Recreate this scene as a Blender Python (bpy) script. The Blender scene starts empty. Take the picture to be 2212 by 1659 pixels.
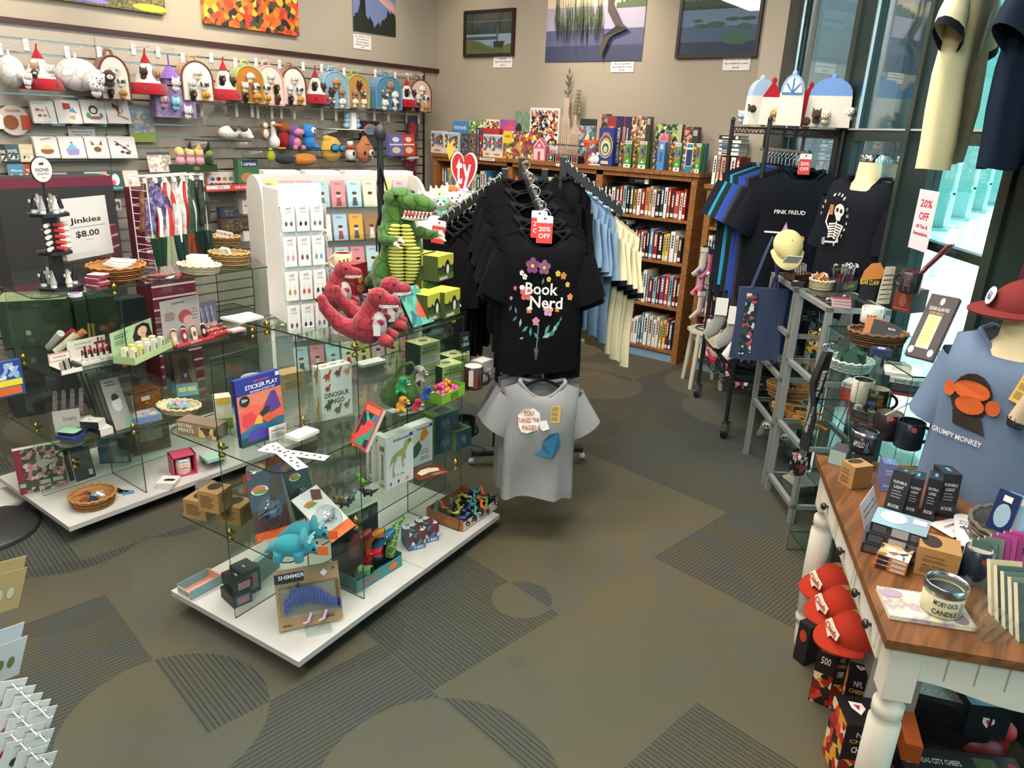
import bpy,bmesh,math,random
from math import sin,cos,pi,radians
from mathutils import Matrix,Vector,noise
C=bpy.context.scene.collection
RX,RY,FPX,CH=2212,1659,1600.0,1.75
PIT,ROL,YAW=radians(19.3),radians(2.5),radians(-37)
fw=Vector((sin(YAW)*cos(PIT),cos(YAW)*cos(PIT),-sin(PIT)))
r0=Vector((cos(YAW),-sin(YAW),0));u0=r0.cross(fw)
rt=r0*cos(ROL)+u0*sin(ROL);up=u0*cos(ROL)-r0*sin(ROL)
# -- camera
cam=bpy.data.cameras.new('camera');cam.sensor_fit='HORIZONTAL';cam.sensor_width=36
cam.lens=36*FPX/RX;cam.clip_start=.02;cam.clip_end=200
co=bpy.data.objects.new('camera',cam);C.objects.link(co)
co.matrix_world=Matrix(((rt.x,up.x,-fw.x,0),(rt.y,up.y,-fw.y,0),(rt.z,up.z,-fw.z,CH),(0,0,0,1)))
S=bpy.context.scene;S.camera=co
# -- light
S.view_settings.view_transform='Standard';S.view_settings.look='None'
S.view_settings.gamma=1;S.view_settings.exposure=0.25
S.view_settings.use_curve_mapping=False
try:
 S.cycles.transparent_max_bounces=24;S.cycles.max_bounces=8;S.cycles.use_adaptive_sampling=True
 S.cycles.caustics_reflective=False;S.cycles.caustics_refractive=False;S.cycles.sample_clamp_indirect=4
except Exception:pass
wd=bpy.data.worlds.new('world');S.world=wd;wd.use_nodes=True
bgn=wd.node_tree.nodes['Background'];bgn.inputs[0].default_value=(.82,.93,1,1);bgn.inputs[1].default_value=3.6
def light(name,kind,loc,power,col,size=.5,to=None,sy=None,spot=None):
 l=bpy.data.lights.new(name,kind);l.energy=power;l.color=col
 if kind=='AREA':
  l.size=size
  if sy:l.shape='RECTANGLE';l.size_y=sy
 elif kind=='SPOT':
  l.spot_size=radians(spot);l.spot_blend=.9;l.shadow_soft_size=.05
 elif kind=='SUN':l.angle=radians(1)
 else:l.shadow_soft_size=size
 o=bpy.data.objects.new(name,l);C.objects.link(o);o.location=loc
 if to is not None:o.rotation_euler=(Vector(to)-Vector(loc)).to_track_quat('-Z','Y').to_euler()
 return o
WARM=(1,.86,.68)
for i,(x,y) in enumerate(((-3.9,1.3),(-3.9,3.7),(-2.0,1.3),(-2.0,3.2),(-.6,.2),(-1.0,2.2))):
 light('ceiling_panel_light','AREA',(x,y,3.28),48,(1,.93,.84),.6,(x,y,0),1.2)
light('room_light_behind','AREA',(-.5,-1.6,3.2),90,(1,.94,.86),1.2,(-1.6,1.2,0),1.2)
for x,y,tx,ty,tz,e in((-4.35,3.0,-5.25,3.0,2.35,75),(-4.4,4.6,-5.25,4.7,2.5,18),(-3.5,4.7,-3.4,5.57,2.5,62),(-4.6,4.8,-4.8,5.57,2.4,14),(-4.35,1.6,-5.25,1.7,2.4,50)):
 light('picture_spot','SPOT',(x,y,3.2),e,WARM,to=(tx,ty,tz),spot=62)
light('sun','SUN',(3,6,6),9,(1,.97,.9),to=(2.0,5.2,0))
# -- measuring the place: where a line of sight meets a real plane
def ray(x,y):return fw+rt*((x-RX/2)/FPX)-up*((y-RY/2)/FPX)
EYE=Vector((0,0,CH))
def G(x,y,z=0):d=ray(x,y);return EYE+d*((z-CH)/d.z)
def VX(x,y,X):d=ray(x,y);return EYE+d*(X/d.x)
def VY(x,y,Y):d=ray(x,y);return EYE+d*(Y/d.y)
def VP(x,y,o,n):d=ray(x,y);return EYE+d*((Vector(o)-EYE).dot(Vector(n))/d.dot(Vector(n)))
def HZ(x,y,q):d=ray(x,y);t=(q[0]*d.x+q[1]*d.y)/(d.x**2+d.y**2);return CH+d.z*t
# -- materials
def lin(h):
 h=h.lstrip('#');h=''.join(c*2 for c in h) if len(h)==3 else h
 c=[int(h[i:i+2],16)/255 for i in(0,2,4)]
 return tuple(((v+.055)/1.055)**2.4 if v>.04045 else v/12.92 for v in c)+(1,)
MC={}
def mat(h,r=.6,m=0,cc=0,bump=0,bs=300,var=0):
 k=(h,r,m,cc,bump,bs,var)
 if k in MC:return MC[k]
 M_=bpy.data.materials.new('m_'+h.lstrip('#'));M_.use_nodes=True;n=M_.node_tree.nodes;L=M_.node_tree.links
 b=n['Principled BSDF'];b.inputs['Base Color'].default_value=lin(h);b.inputs['Roughness'].default_value=r
 b.inputs['Metallic'].default_value=m;b.inputs['Specular IOR Level'].default_value=.12 if r>.8 else .5;b.inputs['Coat Weight'].default_value=cc
 if bump or var:
  tc=n.new('ShaderNodeTexCoord');t=n.new('ShaderNodeTexNoise');t.inputs['Scale'].default_value=bs;t.inputs['Detail'].default_value=3
  L.new(tc.outputs['Object'],t.inputs['Vector'])
  if bump:
   bp=n.new('ShaderNodeBump');bp.inputs['Strength'].default_value=bump;bp.inputs['Distance'].default_value=.003
   L.new(t.outputs[0],bp.inputs['Height']);L.new(bp.outputs[0],b.inputs['Normal'])
  if var:
   hs=n.new('ShaderNodeHueSaturation');hs.inputs['Color'].default_value=lin(h)
   mr=n.new('ShaderNodeMapRange');mr.inputs['From Min'].default_value=.3;mr.inputs['From Max'].default_value=.7
   mr.inputs['To Min'].default_value=1-var;mr.inputs['To Max'].default_value=1+var
   L.new(t.outputs[0],mr.inputs['Value']);L.new(mr.outputs[0],hs.inputs['Value']);L.new(hs.outputs[0],b.inputs['Base Color'])
 MC[k]=M_;return M_
def pat(cols,sc=60,kind='cell',r=.5,st=(1,1,1)):
 k=(tuple(cols),sc,kind,r,st)
 if k in MC:return MC[k]
 M_=bpy.data.materials.new('print_'+kind);M_.use_nodes=True;n=M_.node_tree.nodes;L=M_.node_tree.links
 b=n['Principled BSDF'];b.inputs['Roughness'].default_value=r
 tc=n.new('ShaderNodeTexCoord');mp=n.new('ShaderNodeMapping');mp.inputs['Scale'].default_value=st
 L.new(tc.outputs['Object'],mp.inputs[0])
 cr=n.new('ShaderNodeValToRGB');cr.color_ramp.interpolation='CONSTANT' if kind!='noise' else 'LINEAR'
 e=cr.color_ramp.elements
 while len(e)<len(cols):e.new(.5)
 N=len(cols)
 for i,c in enumerate(cols):
  e[i].position=i/N if kind!='noise' else .3+.4*i/max(1,N-1);e[i].color=lin(c)
 if kind=='cell':
  t=n.new('ShaderNodeTexVoronoi');t.inputs['Scale'].default_value=sc;L.new(mp.outputs[0],t.inputs['Vector'])
  sx=n.new('ShaderNodeSeparateXYZ');L.new(t.outputs['Color'],sx.inputs[0]);src=sx.outputs[0]
 elif kind=='noise':
  t=n.new('ShaderNodeTexNoise');t.inputs['Scale'].default_value=sc;t.inputs['Detail'].default_value=4;L.new(mp.outputs[0],t.inputs['Vector']);src=t.outputs[0]
 else:
  t=n.new('ShaderNodeTexWave');t.inputs['Scale'].default_value=sc;L.new(mp.outputs[0],t.inputs['Vector']);src=t.outputs['Fac']
  if kind=='stripez':t.bands_direction='Z'
  if kind=='stripey':t.bands_direction='Y'
 L.new(src,cr.inputs[0]);L.new(cr.outputs[0],b.inputs['Base Color'])
 MC[k]=M_;return M_
def glassmat(tint='#e9f4ef',refl=1.45,fac=1.0):
 k=('glass',tint,refl)
 if k in MC:return MC[k]
 M_=bpy.data.materials.new('glass');M_.use_nodes=True;n=M_.node_tree.nodes;L=M_.node_tree.links;n.clear()
 o=n.new('ShaderNodeOutputMaterial');t=n.new('ShaderNodeBsdfTransparent');t.inputs[0].default_value=lin(tint)
 g=n.new('ShaderNodeBsdfGlossy');g.inputs['Roughness'].default_value=.01
 f=n.new('ShaderNodeFresnel');ge=n.new('ShaderNodeNewGeometry');mr=n.new('ShaderNodeMapRange');mr.inputs['To Min'].default_value=refl;mr.inputs['To Max'].default_value=1/refl
 L.new(ge.outputs['Backfacing'],mr.inputs['Value']);L.new(mr.outputs[0],f.inputs[0]);x=n.new('ShaderNodeMixShader')
 L.new(f.outputs[0],x.inputs[0]);L.new(t.outputs[0],x.inputs[1]);L.new(g.outputs[0],x.inputs[2]);L.new(x.outputs[0],o.inputs[0])
 MC[k]=M_;return M_
GL=glassmat('#f6fbf8');GE=mat('#1b3b33',.15);CLR=glassmat('#f7fbfb',1.5);WGL=glassmat('#e2f3f4',1.9)
def wood(h1,h2,sc=4,r=.4):
 k=('wood',h1,h2)
 if k in MC:return MC[k]
 M_=bpy.data.materials.new('wood');M_.use_nodes=True;n=M_.node_tree.nodes;L=M_.node_tree.links
 b=n['Principled BSDF'];b.inputs['Roughness'].default_value=r
 tc=n.new('ShaderNodeTexCoord');mp=n.new('ShaderNodeMapping');mp.inputs['Scale'].default_value=(9,1.2,9)
 t=n.new('ShaderNodeTexNoise');t.inputs['Scale'].default_value=sc;t.inputs['Detail'].default_value=6;t.inputs['Distortion'].default_value=1.5
 cr=n.new('ShaderNodeValToRGB');cr.color_ramp.elements[0].position=.35;cr.color_ramp.elements[1].position=.65
 cr.color_ramp.elements[0].color=lin(h1);cr.color_ramp.elements[1].color=lin(h2)
 L.new(tc.outputs['Object'],mp.inputs[0]);L.new(mp.outputs[0],t.inputs[0]);L.new(t.outputs[0],cr.inputs[0]);L.new(cr.outputs[0],b.inputs['Base Color'])
 MC[k]=M_;return M_
BLK=mat('#15151a',.5);WHT=mat('#e9e6e0',.5);CHR=mat('#c9ccd0',.2,1);BRS=mat('#c9a24a',.22,1);CLOTHBLK=mat('#131417',.85,bump=.3,bs=500)
# -- mesh toolkit
FT={}
def fontgeo(s):
 if s in FT:return FT[s]
 cu=bpy.data.curves.new('t','FONT');cu.body=s;cu.resolution_u=2;cu.offset=.018;cu.size=1
 o=bpy.data.objects.new('t',cu);me=bpy.data.meshes.new_from_object(o)
 v=[x.co.copy() for x in me.vertices];f=[tuple(p.vertices) for p in me.polygons]
 xs=[p.x for p in v] or[0];ys=[p.y for p in v] or[0]
 FT[s]=(v,f,min(xs),max(xs),min(ys),max(ys));bpy.data.objects.remove(o);bpy.data.curves.remove(cu);bpy.data.meshes.remove(me)
 return FT[s]
class M:
 def __init__(s,T=None):s.v=[];s.f=[];s.mi=[];s.sm=[];s.ms=[];s.T=T or Matrix()
 def k(s,m):
  if m not in s.ms:s.ms.append(m)
  return s.ms.index(m)
 def add(s,V,F,m,sm=False):
  b=len(s.v);i=s.k(m) if not isinstance(m,list) else 0;T=s.T
  s.v+=[T @ Vector(p) for p in V]
  for j,f in enumerate(F):
   s.f.append([b+q for q in f]);s.mi.append(i if not isinstance(m,list) else s.k(m[j]));s.sm.append(sm)
  return s
 def box(s,x0,y0,z0,x1,y1,z1,m,T=None):
  V=[(x0,y0,z0),(x1,y0,z0),(x1,y1,z0),(x0,y1,z0),(x0,y0,z1),(x1,y0,z1),(x1,y1,z1),(x0,y1,z1)]
  if T is not None:V=[T @ Vector(p) for p in V]
  return s.add(V,[(3,2,1,0),(4,5,6,7),(0,1,5,4),(1,2,6,5),(2,3,7,6),(3,0,4,7)],m)
 def cb(s,c,w,d,h,m,rz=0,rx=0,ry=0):
  T=Matrix.Translation(c) @ Matrix.Rotation(rz,4,'Z') @ Matrix.Rotation(rx,4,'X') @ Matrix.Rotation(ry,4,'Y')
  return s.box(-w/2,-d/2,-h/2,w/2,d/2,h/2,m,T)
 def rings(s,R,m,cap=True,sm=True):
  n=len(R[0]);V=[p for r in R for p in r];F=[]
  for i in range(len(R)-1):
   for j in range(n):F.append((i*n+j,i*n+(j+1)%n,(i+1)*n+(j+1)%n,(i+1)*n+j))
  s.add(V,F,m,sm)
  if cap:s.add(R[0],[tuple(range(n-1,-1,-1))],m);s.add(R[-1],[tuple(range(n))],m)
  return s
 def tube(s,P,r,m,n=8,closed=False,cap=True,flat=1):
  P=[Vector(p) for p in P];R=[];up_=Vector((0,0,1));N=len(P)
  for i,p in enumerate(P):
   a=P[(i-1)%N] if closed or i>0 else p;b=P[(i+1)%N] if closed or i<N-1 else p
   t=(b-a).normalized() if(b-a).length>1e-9 else Vector((0,0,1))
   if i==0:
    u=up_.cross(t)
    if u.length<.1:u=Vector((1,0,0))
   else:u=u-t*u.dot(t)
   if u.length<1e-6:u=Vector((1,0,0))
   u.normalize();w=t.cross(u);q=r[i] if isinstance(r,(list,tuple)) else r
   R.append([p+u*cos(2*pi*j/n)*q+w*sin(2*pi*j/n)*q*flat for j in range(n)])
  if closed:R.append(R[0]);cap=False
  return s.rings(R,m,cap)
 def cyl(s,a,b,r,m,n=12,r2=None,sm=True):
  return s.tube([a,b],[r,r if r2 is None else r2],m,n) if sm else s
 def lathe(s,prof,m,c=(0,0,0),n=24,cap=True):
  return s.rings([[(c[0]+r*cos(2*pi*j/n),c[1]+r*sin(2*pi*j/n),c[2]+z) for j in range(n)] for r,z in prof],m,cap)
 def ell(s,c,r,m,R=None,n=12):
  if isinstance(r,(int,float)):r=(r,r,r)
  Q=[]
  for i in range(n//2+1):
   a=pi*i/(n//2)
   ring=[]
   for j in range(n):
    p=Vector((r[0]*max(sin(a),.01)*cos(2*pi*j/n),r[1]*max(sin(a),.01)*sin(2*pi*j/n),-r[2]*cos(a)))
    if R is not None:p=R @ p
    ring.append(p+Vector(c))
   Q.append(ring)
  return s.rings(Q,m,True)
 def prism(s,P,z0,z1,m,m2=None,sm=False):
  n=len(P);V=[(p[0],p[1],z0) for p in P]+[(p[0],p[1],z1) for p in P]
  s.add(V,[tuple(range(n-1,-1,-1))],m);s.add(V,[tuple(range(n,2*n))],m)
  return s.add(V,[(i,(i+1)%n,n+(i+1)%n,n+i) for i in range(n)],m2 or m,sm)
 def text(s,t,x,y,w,h,m,z=.0006):
  v,f,a,b,c,d=fontgeo(t)
  if not v:return s
  sx=w/(b-a);sy=h/(d-c)
  return s.add([(x+(p.x-(a+b)/2)*sx,y+(p.y-(c+d)/2)*sy,z) for p in v],f,m)
 def obj(s,name,parent=None,loc=None,rot=None,label=None,cat=None,group=None,kind=None):
  me=bpy.data.meshes.new(name);me.from_pydata(s.v,[],s.f)
  for q in s.ms:me.materials.append(q)
  me.polygons.foreach_set('material_index',s.mi);me.polygons.foreach_set('use_smooth',s.sm);me.update()
  o=bpy.data.objects.new(name,me);C.objects.link(o)
  if loc is not None:o.location=loc
  if rot is not None:o.rotation_euler=rot if not isinstance(rot,(int,float)) else(0,0,rot)
  if parent is not None:o.parent=parent
  return tag(o,label,cat,group,kind)
def tag(o,label=None,cat=None,group=None,kind=None):
 for k_,v_ in(('label',label),('category',cat),('group',group),('kind',kind)):
  if v_:o[k_]=v_
 return o
def empty(name,loc,rz=0,label=None,cat=None,group=None):
 o=bpy.data.objects.new(name,None);C.objects.link(o);o.location=loc;o.rotation_euler=(0,0,rz) if isinstance(rz,(int,float)) else rz
 o.empty_display_size=.05
 return tag(o,label,cat,group)
def kids(o):return[c for c in bpy.data.objects if c.parent==o]
def dup(o,loc=None,rz=None,label=None,group=None,parent=None,sc=None,ch=None):
 r=o.copy();C.objects.link(r)
 if parent is not None:r.parent=parent
 if loc is not None:r.location=loc
 if rz is not None:r.rotation_euler=(0,0,rz) if isinstance(rz,(int,float)) else rz
 if sc is not None:r.scale=(sc,sc,sc) if isinstance(sc,(int,float)) else sc
 if label:r['label']=label
 if group:r['group']=group
 for c in kids(o):dup(c,parent=r)
 return r
def frame_(o,x,y,z):
 x,y,z=Vector(x),Vector(y),Vector(z)
 return Matrix(((x.x,y.x,z.x,o[0]),(x.y,y.y,z.y,o[1]),(x.z,y.z,z.z,o[2]),(0,0,0,1)))
FR={'F':lambda w,h,d:(frame_((0,0,0),(1,0,0),(0,0,1),(0,-1,0)),w,h),
'T':lambda w,h,d:(frame_((0,0,h),(1,0,0),(0,1,0),(0,0,1)),w,d),
'L':lambda w,h,d:(frame_((0,d,0),(0,-1,0),(0,0,1),(-1,0,0)),d,h),
'R':lambda w,h,d:(frame_((w,0,0),(0,1,0),(0,0,1),(1,0,0)),d,h)}
def mm(c,r=.55):return c if not isinstance(c,str) else mat(c,r)
def deco(b,items,W,H,lift=.0006):
 """print items on the local xy face W x H: ('r',x0,y0,x1,y1,c) ('e',cx,cy,rx,ry,c) ('p',pts,c) ('t',text,cx,cy,w,h,c)"""
 z=lift
 for it in items:
  q=it[0];c=mm(it[-1])
  if q=='r':
   _,a,e,g,i,_c=it;b.add([(a*W,e*H,z),(g*W,e*H,z),(g*W,i*H,z),(a*W,i*H,z)],[(0,1,2,3)],c)
  elif q=='e':
   _,a,e,g,i,_c=it;n=16;b.add([(a*W+g*W*cos(2*pi*j/n),e*H+i*H*sin(2*pi*j/n),z) for j in range(n)],[tuple(range(n))],c)
  elif q=='p':b.add([(a*W,e*H,z) for a,e in it[1]],[tuple(range(len(it[1])))],c)
  elif q=='l':
   _,a,e,g,i,nn,_c=it
   for j in range(nn):
    yy=i-(i-e)*(j+.3)/nn;ww=(g-a)*(.75+.25*((j*37)%10)/10)
    b.add([(a*W,yy*H,z),((a+ww)*W,yy*H,z),((a+ww)*W,(yy+.4*(i-e)/nn)*H,z),(a*W,(yy+.4*(i-e)/nn)*H,z)],[(0,1,2,3)],c)
  else:
   _,t,a,e,g,i,_c=it;b.text(t,a*W,e*H,g*W,i*H,c,z)
  z+=.00025
def pxbox(z,p1,p2,top):
 a=G(*p1,z);b_=G(*p2,z);w=(b_-a).length;rz=math.atan2(b_.y-a.y,b_.x-a.x)
 h=top if isinstance(top,(int,float)) else HZ(top[0],top[1],a)-z
 return a,w,rz,h
def pk(name,label,cat,a,w,rz,h,d,col,F=(),T=(),L=(),R=(),group=None,topc=None,sidec=None,lean=0,r=.5,extra=None,parts=None):
 c=mm(col,r);tc=mm(topc,r) if topc else c;sc=mm(sidec,r) if sidec else c
 b=M();b.box(0,0,0,w,d,h,[c,tc,c,sc,c,sc])
 for key,items in(('F',F),('T',T),('L',L),('R',R)):
  if items:f,W_,H_=FR[key](w,h,d);b.T=f;deco(b,items,W_,H_);b.T=Matrix()
 if extra:extra(b,w,h,d)
 o=b.obj(name,None,Vector(a)+Vector((0,0,.0006)),rz,label,cat,group)
 if lean:
  o.rotation_mode='QUATERNION';o.rotation_quaternion=Matrix.Rotation(rz,3,'Z').to_quaternion() @ Matrix.Rotation(-lean,3,'X').to_quaternion()
 if parts:parts(o,w,h,d)
 return o
def pack(name,label,cat,z,p1,p2,d,top,col,lean=0,up=0,**k):
 """a box standing on the plane z; p1, p2: where its front bottom corners stand"""
 a,w,rz,h=pxbox(z,p1,p2,top)
 if lean:h=h/max(.3,cos(lean))
 a=a+Vector((0,0,up))
 return pk(name,label,cat,a,w,rz,h,d,col,lean=lean,**k)
def packY(name,label,cat,z,Y,x1,x2,top,d,col,yb=None,**k):
 """a box on the shelf z whose front is at depth Y along the back wall"""
 ym=top+20;a=VY(x1,ym,Y).x;c=VY(x2,ym,Y).x;m_=VY((x1+x2)/2,top,Y).z
 return pk(name,label,cat,(a,Y,z),c-a,0,m_-z,d,col,**k)
def packX(name,label,cat,z,X,x1,x2,ym,top,d,col,**k):
 """the same along the left wall; its front faces into the room"""
 a=VX(x1,ym,X).y;c=VX(x2,ym,X).y;m_=VX((x1+x2)/2,top,X).z
 return pk(name,label,cat,(X,a,z),c-a,pi/2,m_-z,d,col,**k)
rnd=random.Random(7)
ORD='first second third fourth fifth sixth seventh eighth ninth tenth eleventh twelfth thirteenth fourteenth fifteenth sixteenth seventeenth eighteenth nineteenth twentieth'.split()
# -- the setting
XL,YB,ZC=-5.25,5.57,3.3
WALLC=mat('#a59a8a',.85,bump=.12,bs=220)
def carpet():
 m=bpy.data.materials.new('carpet');m.use_nodes=True;n=m.node_tree.nodes;L=m.node_tree.links;b=n['Principled BSDF']
 b.inputs['Roughness'].default_value=.95
 tc=n.new('ShaderNodeTexCoord');mp=n.new('ShaderNodeMapping');mp.inputs['Rotation'].default_value=(0,0,radians(8));L.new(tc.outputs['Object'],mp.inputs[0])
 def mth(op,a,c=None,d=None):
  q=n.new('ShaderNodeMath');q.operation=op
  for i,v in enumerate((a,c,d)):
   if v is None:continue
   if hasattr(v,'is_output'):L.new(v,q.inputs[i])
   else:q.inputs[i].default_value=v
  return q.outputs[0]
 def tex(t,**k):
  q=n.new('ShaderNodeTex'+t)
  for kk,v in k.items():
   if kk in q.inputs:q.inputs[kk].default_value=v
   else:setattr(q,kk,v)
  L.new(mp.outputs[0],q.inputs['Vector']);return q
 br=tex('Brick',Scale=1.0);br.offset=.5;br.inputs['Brick Width'].default_value=.61;br.inputs['Row Height'].default_value=.61;br.inputs['Mortar Size'].default_value=0
 br.inputs['Color1'].default_value=(0,0,0,1);br.inputs['Color2'].default_value=(1,1,1,1)
 tile=br.outputs['Color']
 arcs=tex('Voronoi',Scale=1.35,Randomness=.9);arcs2=tex('Voronoi',Scale=2.1,Randomness=1.0)
 def disc(v,lo,hi):return mth('LESS_THAN',mth('ABSOLUTE',mth('SUBTRACT',v,(lo+hi)/2)),(hi-lo)/2)
 big=mth('LESS_THAN',arcs.outputs['Distance'],.36);crescent=disc(arcs2.outputs['Distance'],.30,.46)
 wx=tex('Wave',Scale=19,Distortion=0);wy=tex('Wave',Scale=19,bands_direction='Y')
 wf=tex('Wave',Scale=46,bands_direction='Y');wg=tex('Wave',Scale=60)
 cool=tex('Noise',Scale=.6,Detail=1);spot=tex('Noise',Scale=2.3,Detail=1);fine=tex('Noise',Scale=260,Detail=2)
 stripe=mth('GREATER_THAN',mth('ADD',mth('MULTIPLY',wx.outputs['Fac'],mth('GREATER_THAN',tile,.5)),mth('MULTIPLY',wy.outputs['Fac'],mth('LESS_THAN',tile,.5))),.62)
 dash=mth('MULTIPLY',stripe,mth('GREATER_THAN',wf.outputs['Fac'],.3))
 br2=tex('Brick',Scale=1.0);br2.offset=.5;br2.inputs['Brick Width'].default_value=.61;br2.inputs['Row Height'].default_value=.61;br2.inputs['Mortar Size'].default_value=0
 br2.inputs['Color1'].default_value=(0,0,0,1);br2.inputs['Color2'].default_value=(1,1,1,1);disk=tex('Voronoi',Scale=1.15,Randomness=1.0)
 sm_=mth('ABSOLUTE',mth('SUBTRACT',mth('GREATER_THAN',br2.outputs['Color'],.38),mth('LESS_THAN',disk.outputs['Distance'],.42)))
 def mix(f,a,c):
  q=n.new('ShaderNodeMix');q.data_type='RGBA'
  if hasattr(f,'is_output'):L.new(f,q.inputs[0])
  else:q.inputs[0].default_value=f
  for i,v in((6,a),(7,c)):
   if hasattr(v,'is_output'):L.new(v,q.inputs[i])
   else:q.inputs[i].default_value=lin(v)
  return q.outputs[2]
 cr=n.new('ShaderNodeMapRange');cr.inputs['From Min'].default_value=.42;cr.inputs['From Max'].default_value=.58;L.new(cool.outputs[0],cr.inputs[0])
 base=mix(cr.outputs[0],'#524c39','#454a40')
 base=mix(mth('MULTIPLY',big,.3),base,'#322f27')
 base=mix(mth('MULTIPLY',crescent,.4),base,'#414b4f')
 base=mix(mth('MULTIPLY',mth('MULTIPLY',dash,.8),mth('ADD',mth('MULTIPLY',sm_,.9),.12)),base,'#111210')
 gold=mth('MULTIPLY',mth('GREATER_THAN',wg.outputs['Fac'],.55),mth('SUBTRACT',1,sm_))
 base=mix(mth('MULTIPLY',gold,.4),base,'#7d7048')
 base=mix(mth('MULTIPLY',fine.outputs[0],.5),base,'#26241e')
 L.new(base,b.inputs['Base Color'])
 bp=n.new('ShaderNodeBump');bp.inputs['Strength'].default_value=.5;bp.inputs['Distance'].default_value=.004
 L.new(mth('ADD',fine.outputs[0],mth('MULTIPLY',stripe,-.5)),bp.inputs['Height']);L.new(bp.outputs[0],b.inputs['Normal'])
 return m
Sx=Vector((-1.98,YB,0));Dw=Vector((.57,-.82,0)).normalized();Nw=Vector((Dw.y,-Dw.x,0));Nw=-Nw if Nw.x<0 else Nw
def WP(s,o,z):return Sx+Dw*s+Nw*o+Vector((0,0,z))
wend=WP(9,0,0)
def st(b,name):return b.obj(name,kind='structure')
b=M();pts=[(XL-.1,-3.1),(wend.x,-3.1),(wend.x+.1,wend.y),(Sx.x,YB+.02),(XL-.1,YB+.1)]
b.prism(pts,-.05,0,carpet());st(b,'floor')
b=M();b.box(XL-.12,-3.1,0,XL,YB,ZC,WALLC);st(b,'wall_left')
b=M();b.box(XL-.12,YB,0,Sx.x+.02,YB+.12,ZC,WALLC);st(b,'wall_back')
b=M();b.box(XL-.12,-3.2,0,wend.x+.1,-3.1,ZC,WALLC);st(b,'wall_front')
b=M();b.box(wend.x,-3.1,0,wend.x+.12,wend.y,ZC,WALLC);st(b,'wall_right')
b=M();b.box(XL-.1,-3.1,ZC,wend.x+.1,YB+.1,ZC+.1,mat('#d8d2c6',.9));st(b,'ceiling')
b=M();b.box(Sx.x-.14,YB-.03,0,Sx.x+.02,YB,ZC,mat('#b7ac9b',.8));st(b,'trim_2')
b=M();b.box(XL,-3.1,2.18,XL+.03,YB-.001,2.215,wood('#2c1614','#40201b',6));st(b,'trim_1')
SLAT=mat('#a2988a',.6,var=.05,bs=3);ALU=mat('#b9bec0',.25,1)
b=M();z=.13
while z<2.17:
 b.box(XL,-3.05,z,XL+.016,5.36,z+.068,SLAT);b.box(XL,-3.05,z+.068,XL+.006,5.36,z+.0762,ALU)
 b.box(XL+.004,-3.05,z+.066,XL+.0175,5.36,z+.0695,ALU);z+=.0762
for y in(1.2,2.42,3.64,4.86):b.box(XL,y-.002,.13,XL+.0165,y+.002,2.16,mat('#6f675c',.7))
b.box(XL,5.36,.1,XL+.02,5.385,2.18,mat('#34190f',.5));st(b,'wall_left_panelling')
b=M();b.box(XL,-3.1,0,XL+.02,5.36,.1,mat('#3c3835',.6));st(b,'baseboard_left')
GRN=mat('#1c3130',.35,.3);GRN2=mat('#35413b',.35,.4);b=M()
def wbox(b,s0,s1,o0,o1,z0,z1,m):
 T=frame_(Sx,Dw,Nw,(0,0,1)) @ Matrix();b.box(s0,o0,z0,s1,o1,z1,m,T)
for s0,s1 in((-.02,.36),(1.33,1.58),(2.18,2.44),(2.99,3.5),(4.3,4.55),(5.4,5.65),(6.6,6.85),(8.75,9.0)):wbox(b,s0,s1,.0,.06,0,ZC,GRN)
for s0,s1 in((1.33,1.40),(2.18,2.22),(2.99,3.05)):wbox(b,s0,s1,-.012,0,0,ZC,GRN2)
for z0,z1 in((0,.12),(1.745,1.795),(3.2,3.3)):wbox(b,.3,9,.0,.06,z0,z1,GRN2)
wbox(b,.3,9,.03,.07,1.33,1.365,GRN)
wbox(b,.3,.36,-.01,.1,1.0,2.62,GRN);wbox(b,.0,1.4,-.01,.1,2.62,2.72,GRN)
for s in(.36,1.58,2.44):wbox(b,s,s+.012,-.004,.01,1.795,3.2,ALU)
wbox(b,.36,3.0,-.006,.012,1.795,1.803,mat('#d7dde0',.3,.6))
st(b,'window_1')
for i,(s0,s1,dt) in enumerate(((.36,1.33,-.035),(1.58,2.18,.0),(2.44,2.99,0),(3.5,4.3,0),(4.55,5.4,0),(5.65,6.6,0),(6.85,8.75,0))):
 b=M();T=frame_(Sx+Dw*s0+Nw*.03,(Matrix.Rotation(dt,3,'Z') @ Dw),(Matrix.Rotation(dt,3,'Z') @ Nw),(0,0,1))
 for z0,z1 in((.12,1.745),(1.795,3.2)):b.box(0,0,z0,s1-s0,.006,z1,WGL,T)
 st(b,'window_%d'%(i+2))
b=M();b.prism([(-2.2,YB+.16),(Sx.x+.3,YB+.16)]+[tuple(WP(s,.16,0)[:2]) for s in(.5,9)]+[(30,-4),(30,34),(-14,34),(-14,YB+.2)],-.06,0,mat('#d6e2de',.8,var=.06,bs=2));st(b,'ground')
b=M();wbox(b,-1.6,.8,.5,.62,0,4.2,mat('#2c3a40',.5));st(b,'added_dark_panel')  # dark panel added outside, blocks daylight so the first panes mirror the room
b=M();PW=mat('#d9efe8',.8)
for y in[6.2+1.95*i for i in range(10)]:
 b.box(-2.1,y,0,-1.62,y+1.9,.42,PW);b.box(-2.16,y-.02,.42,-1.58,y+1.92,.5,PW);b.box(-2.0,y+.2,.5,-1.7,y+1.7,.56,PW)
 b.box(-2.2,y+1.55,0,-1.52,y+1.95,.62,PW)
st(b,'wall_outside')
b=M();TE=mat('#57908c',.3);TE2=mat('#9fd6d4',.3)
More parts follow.
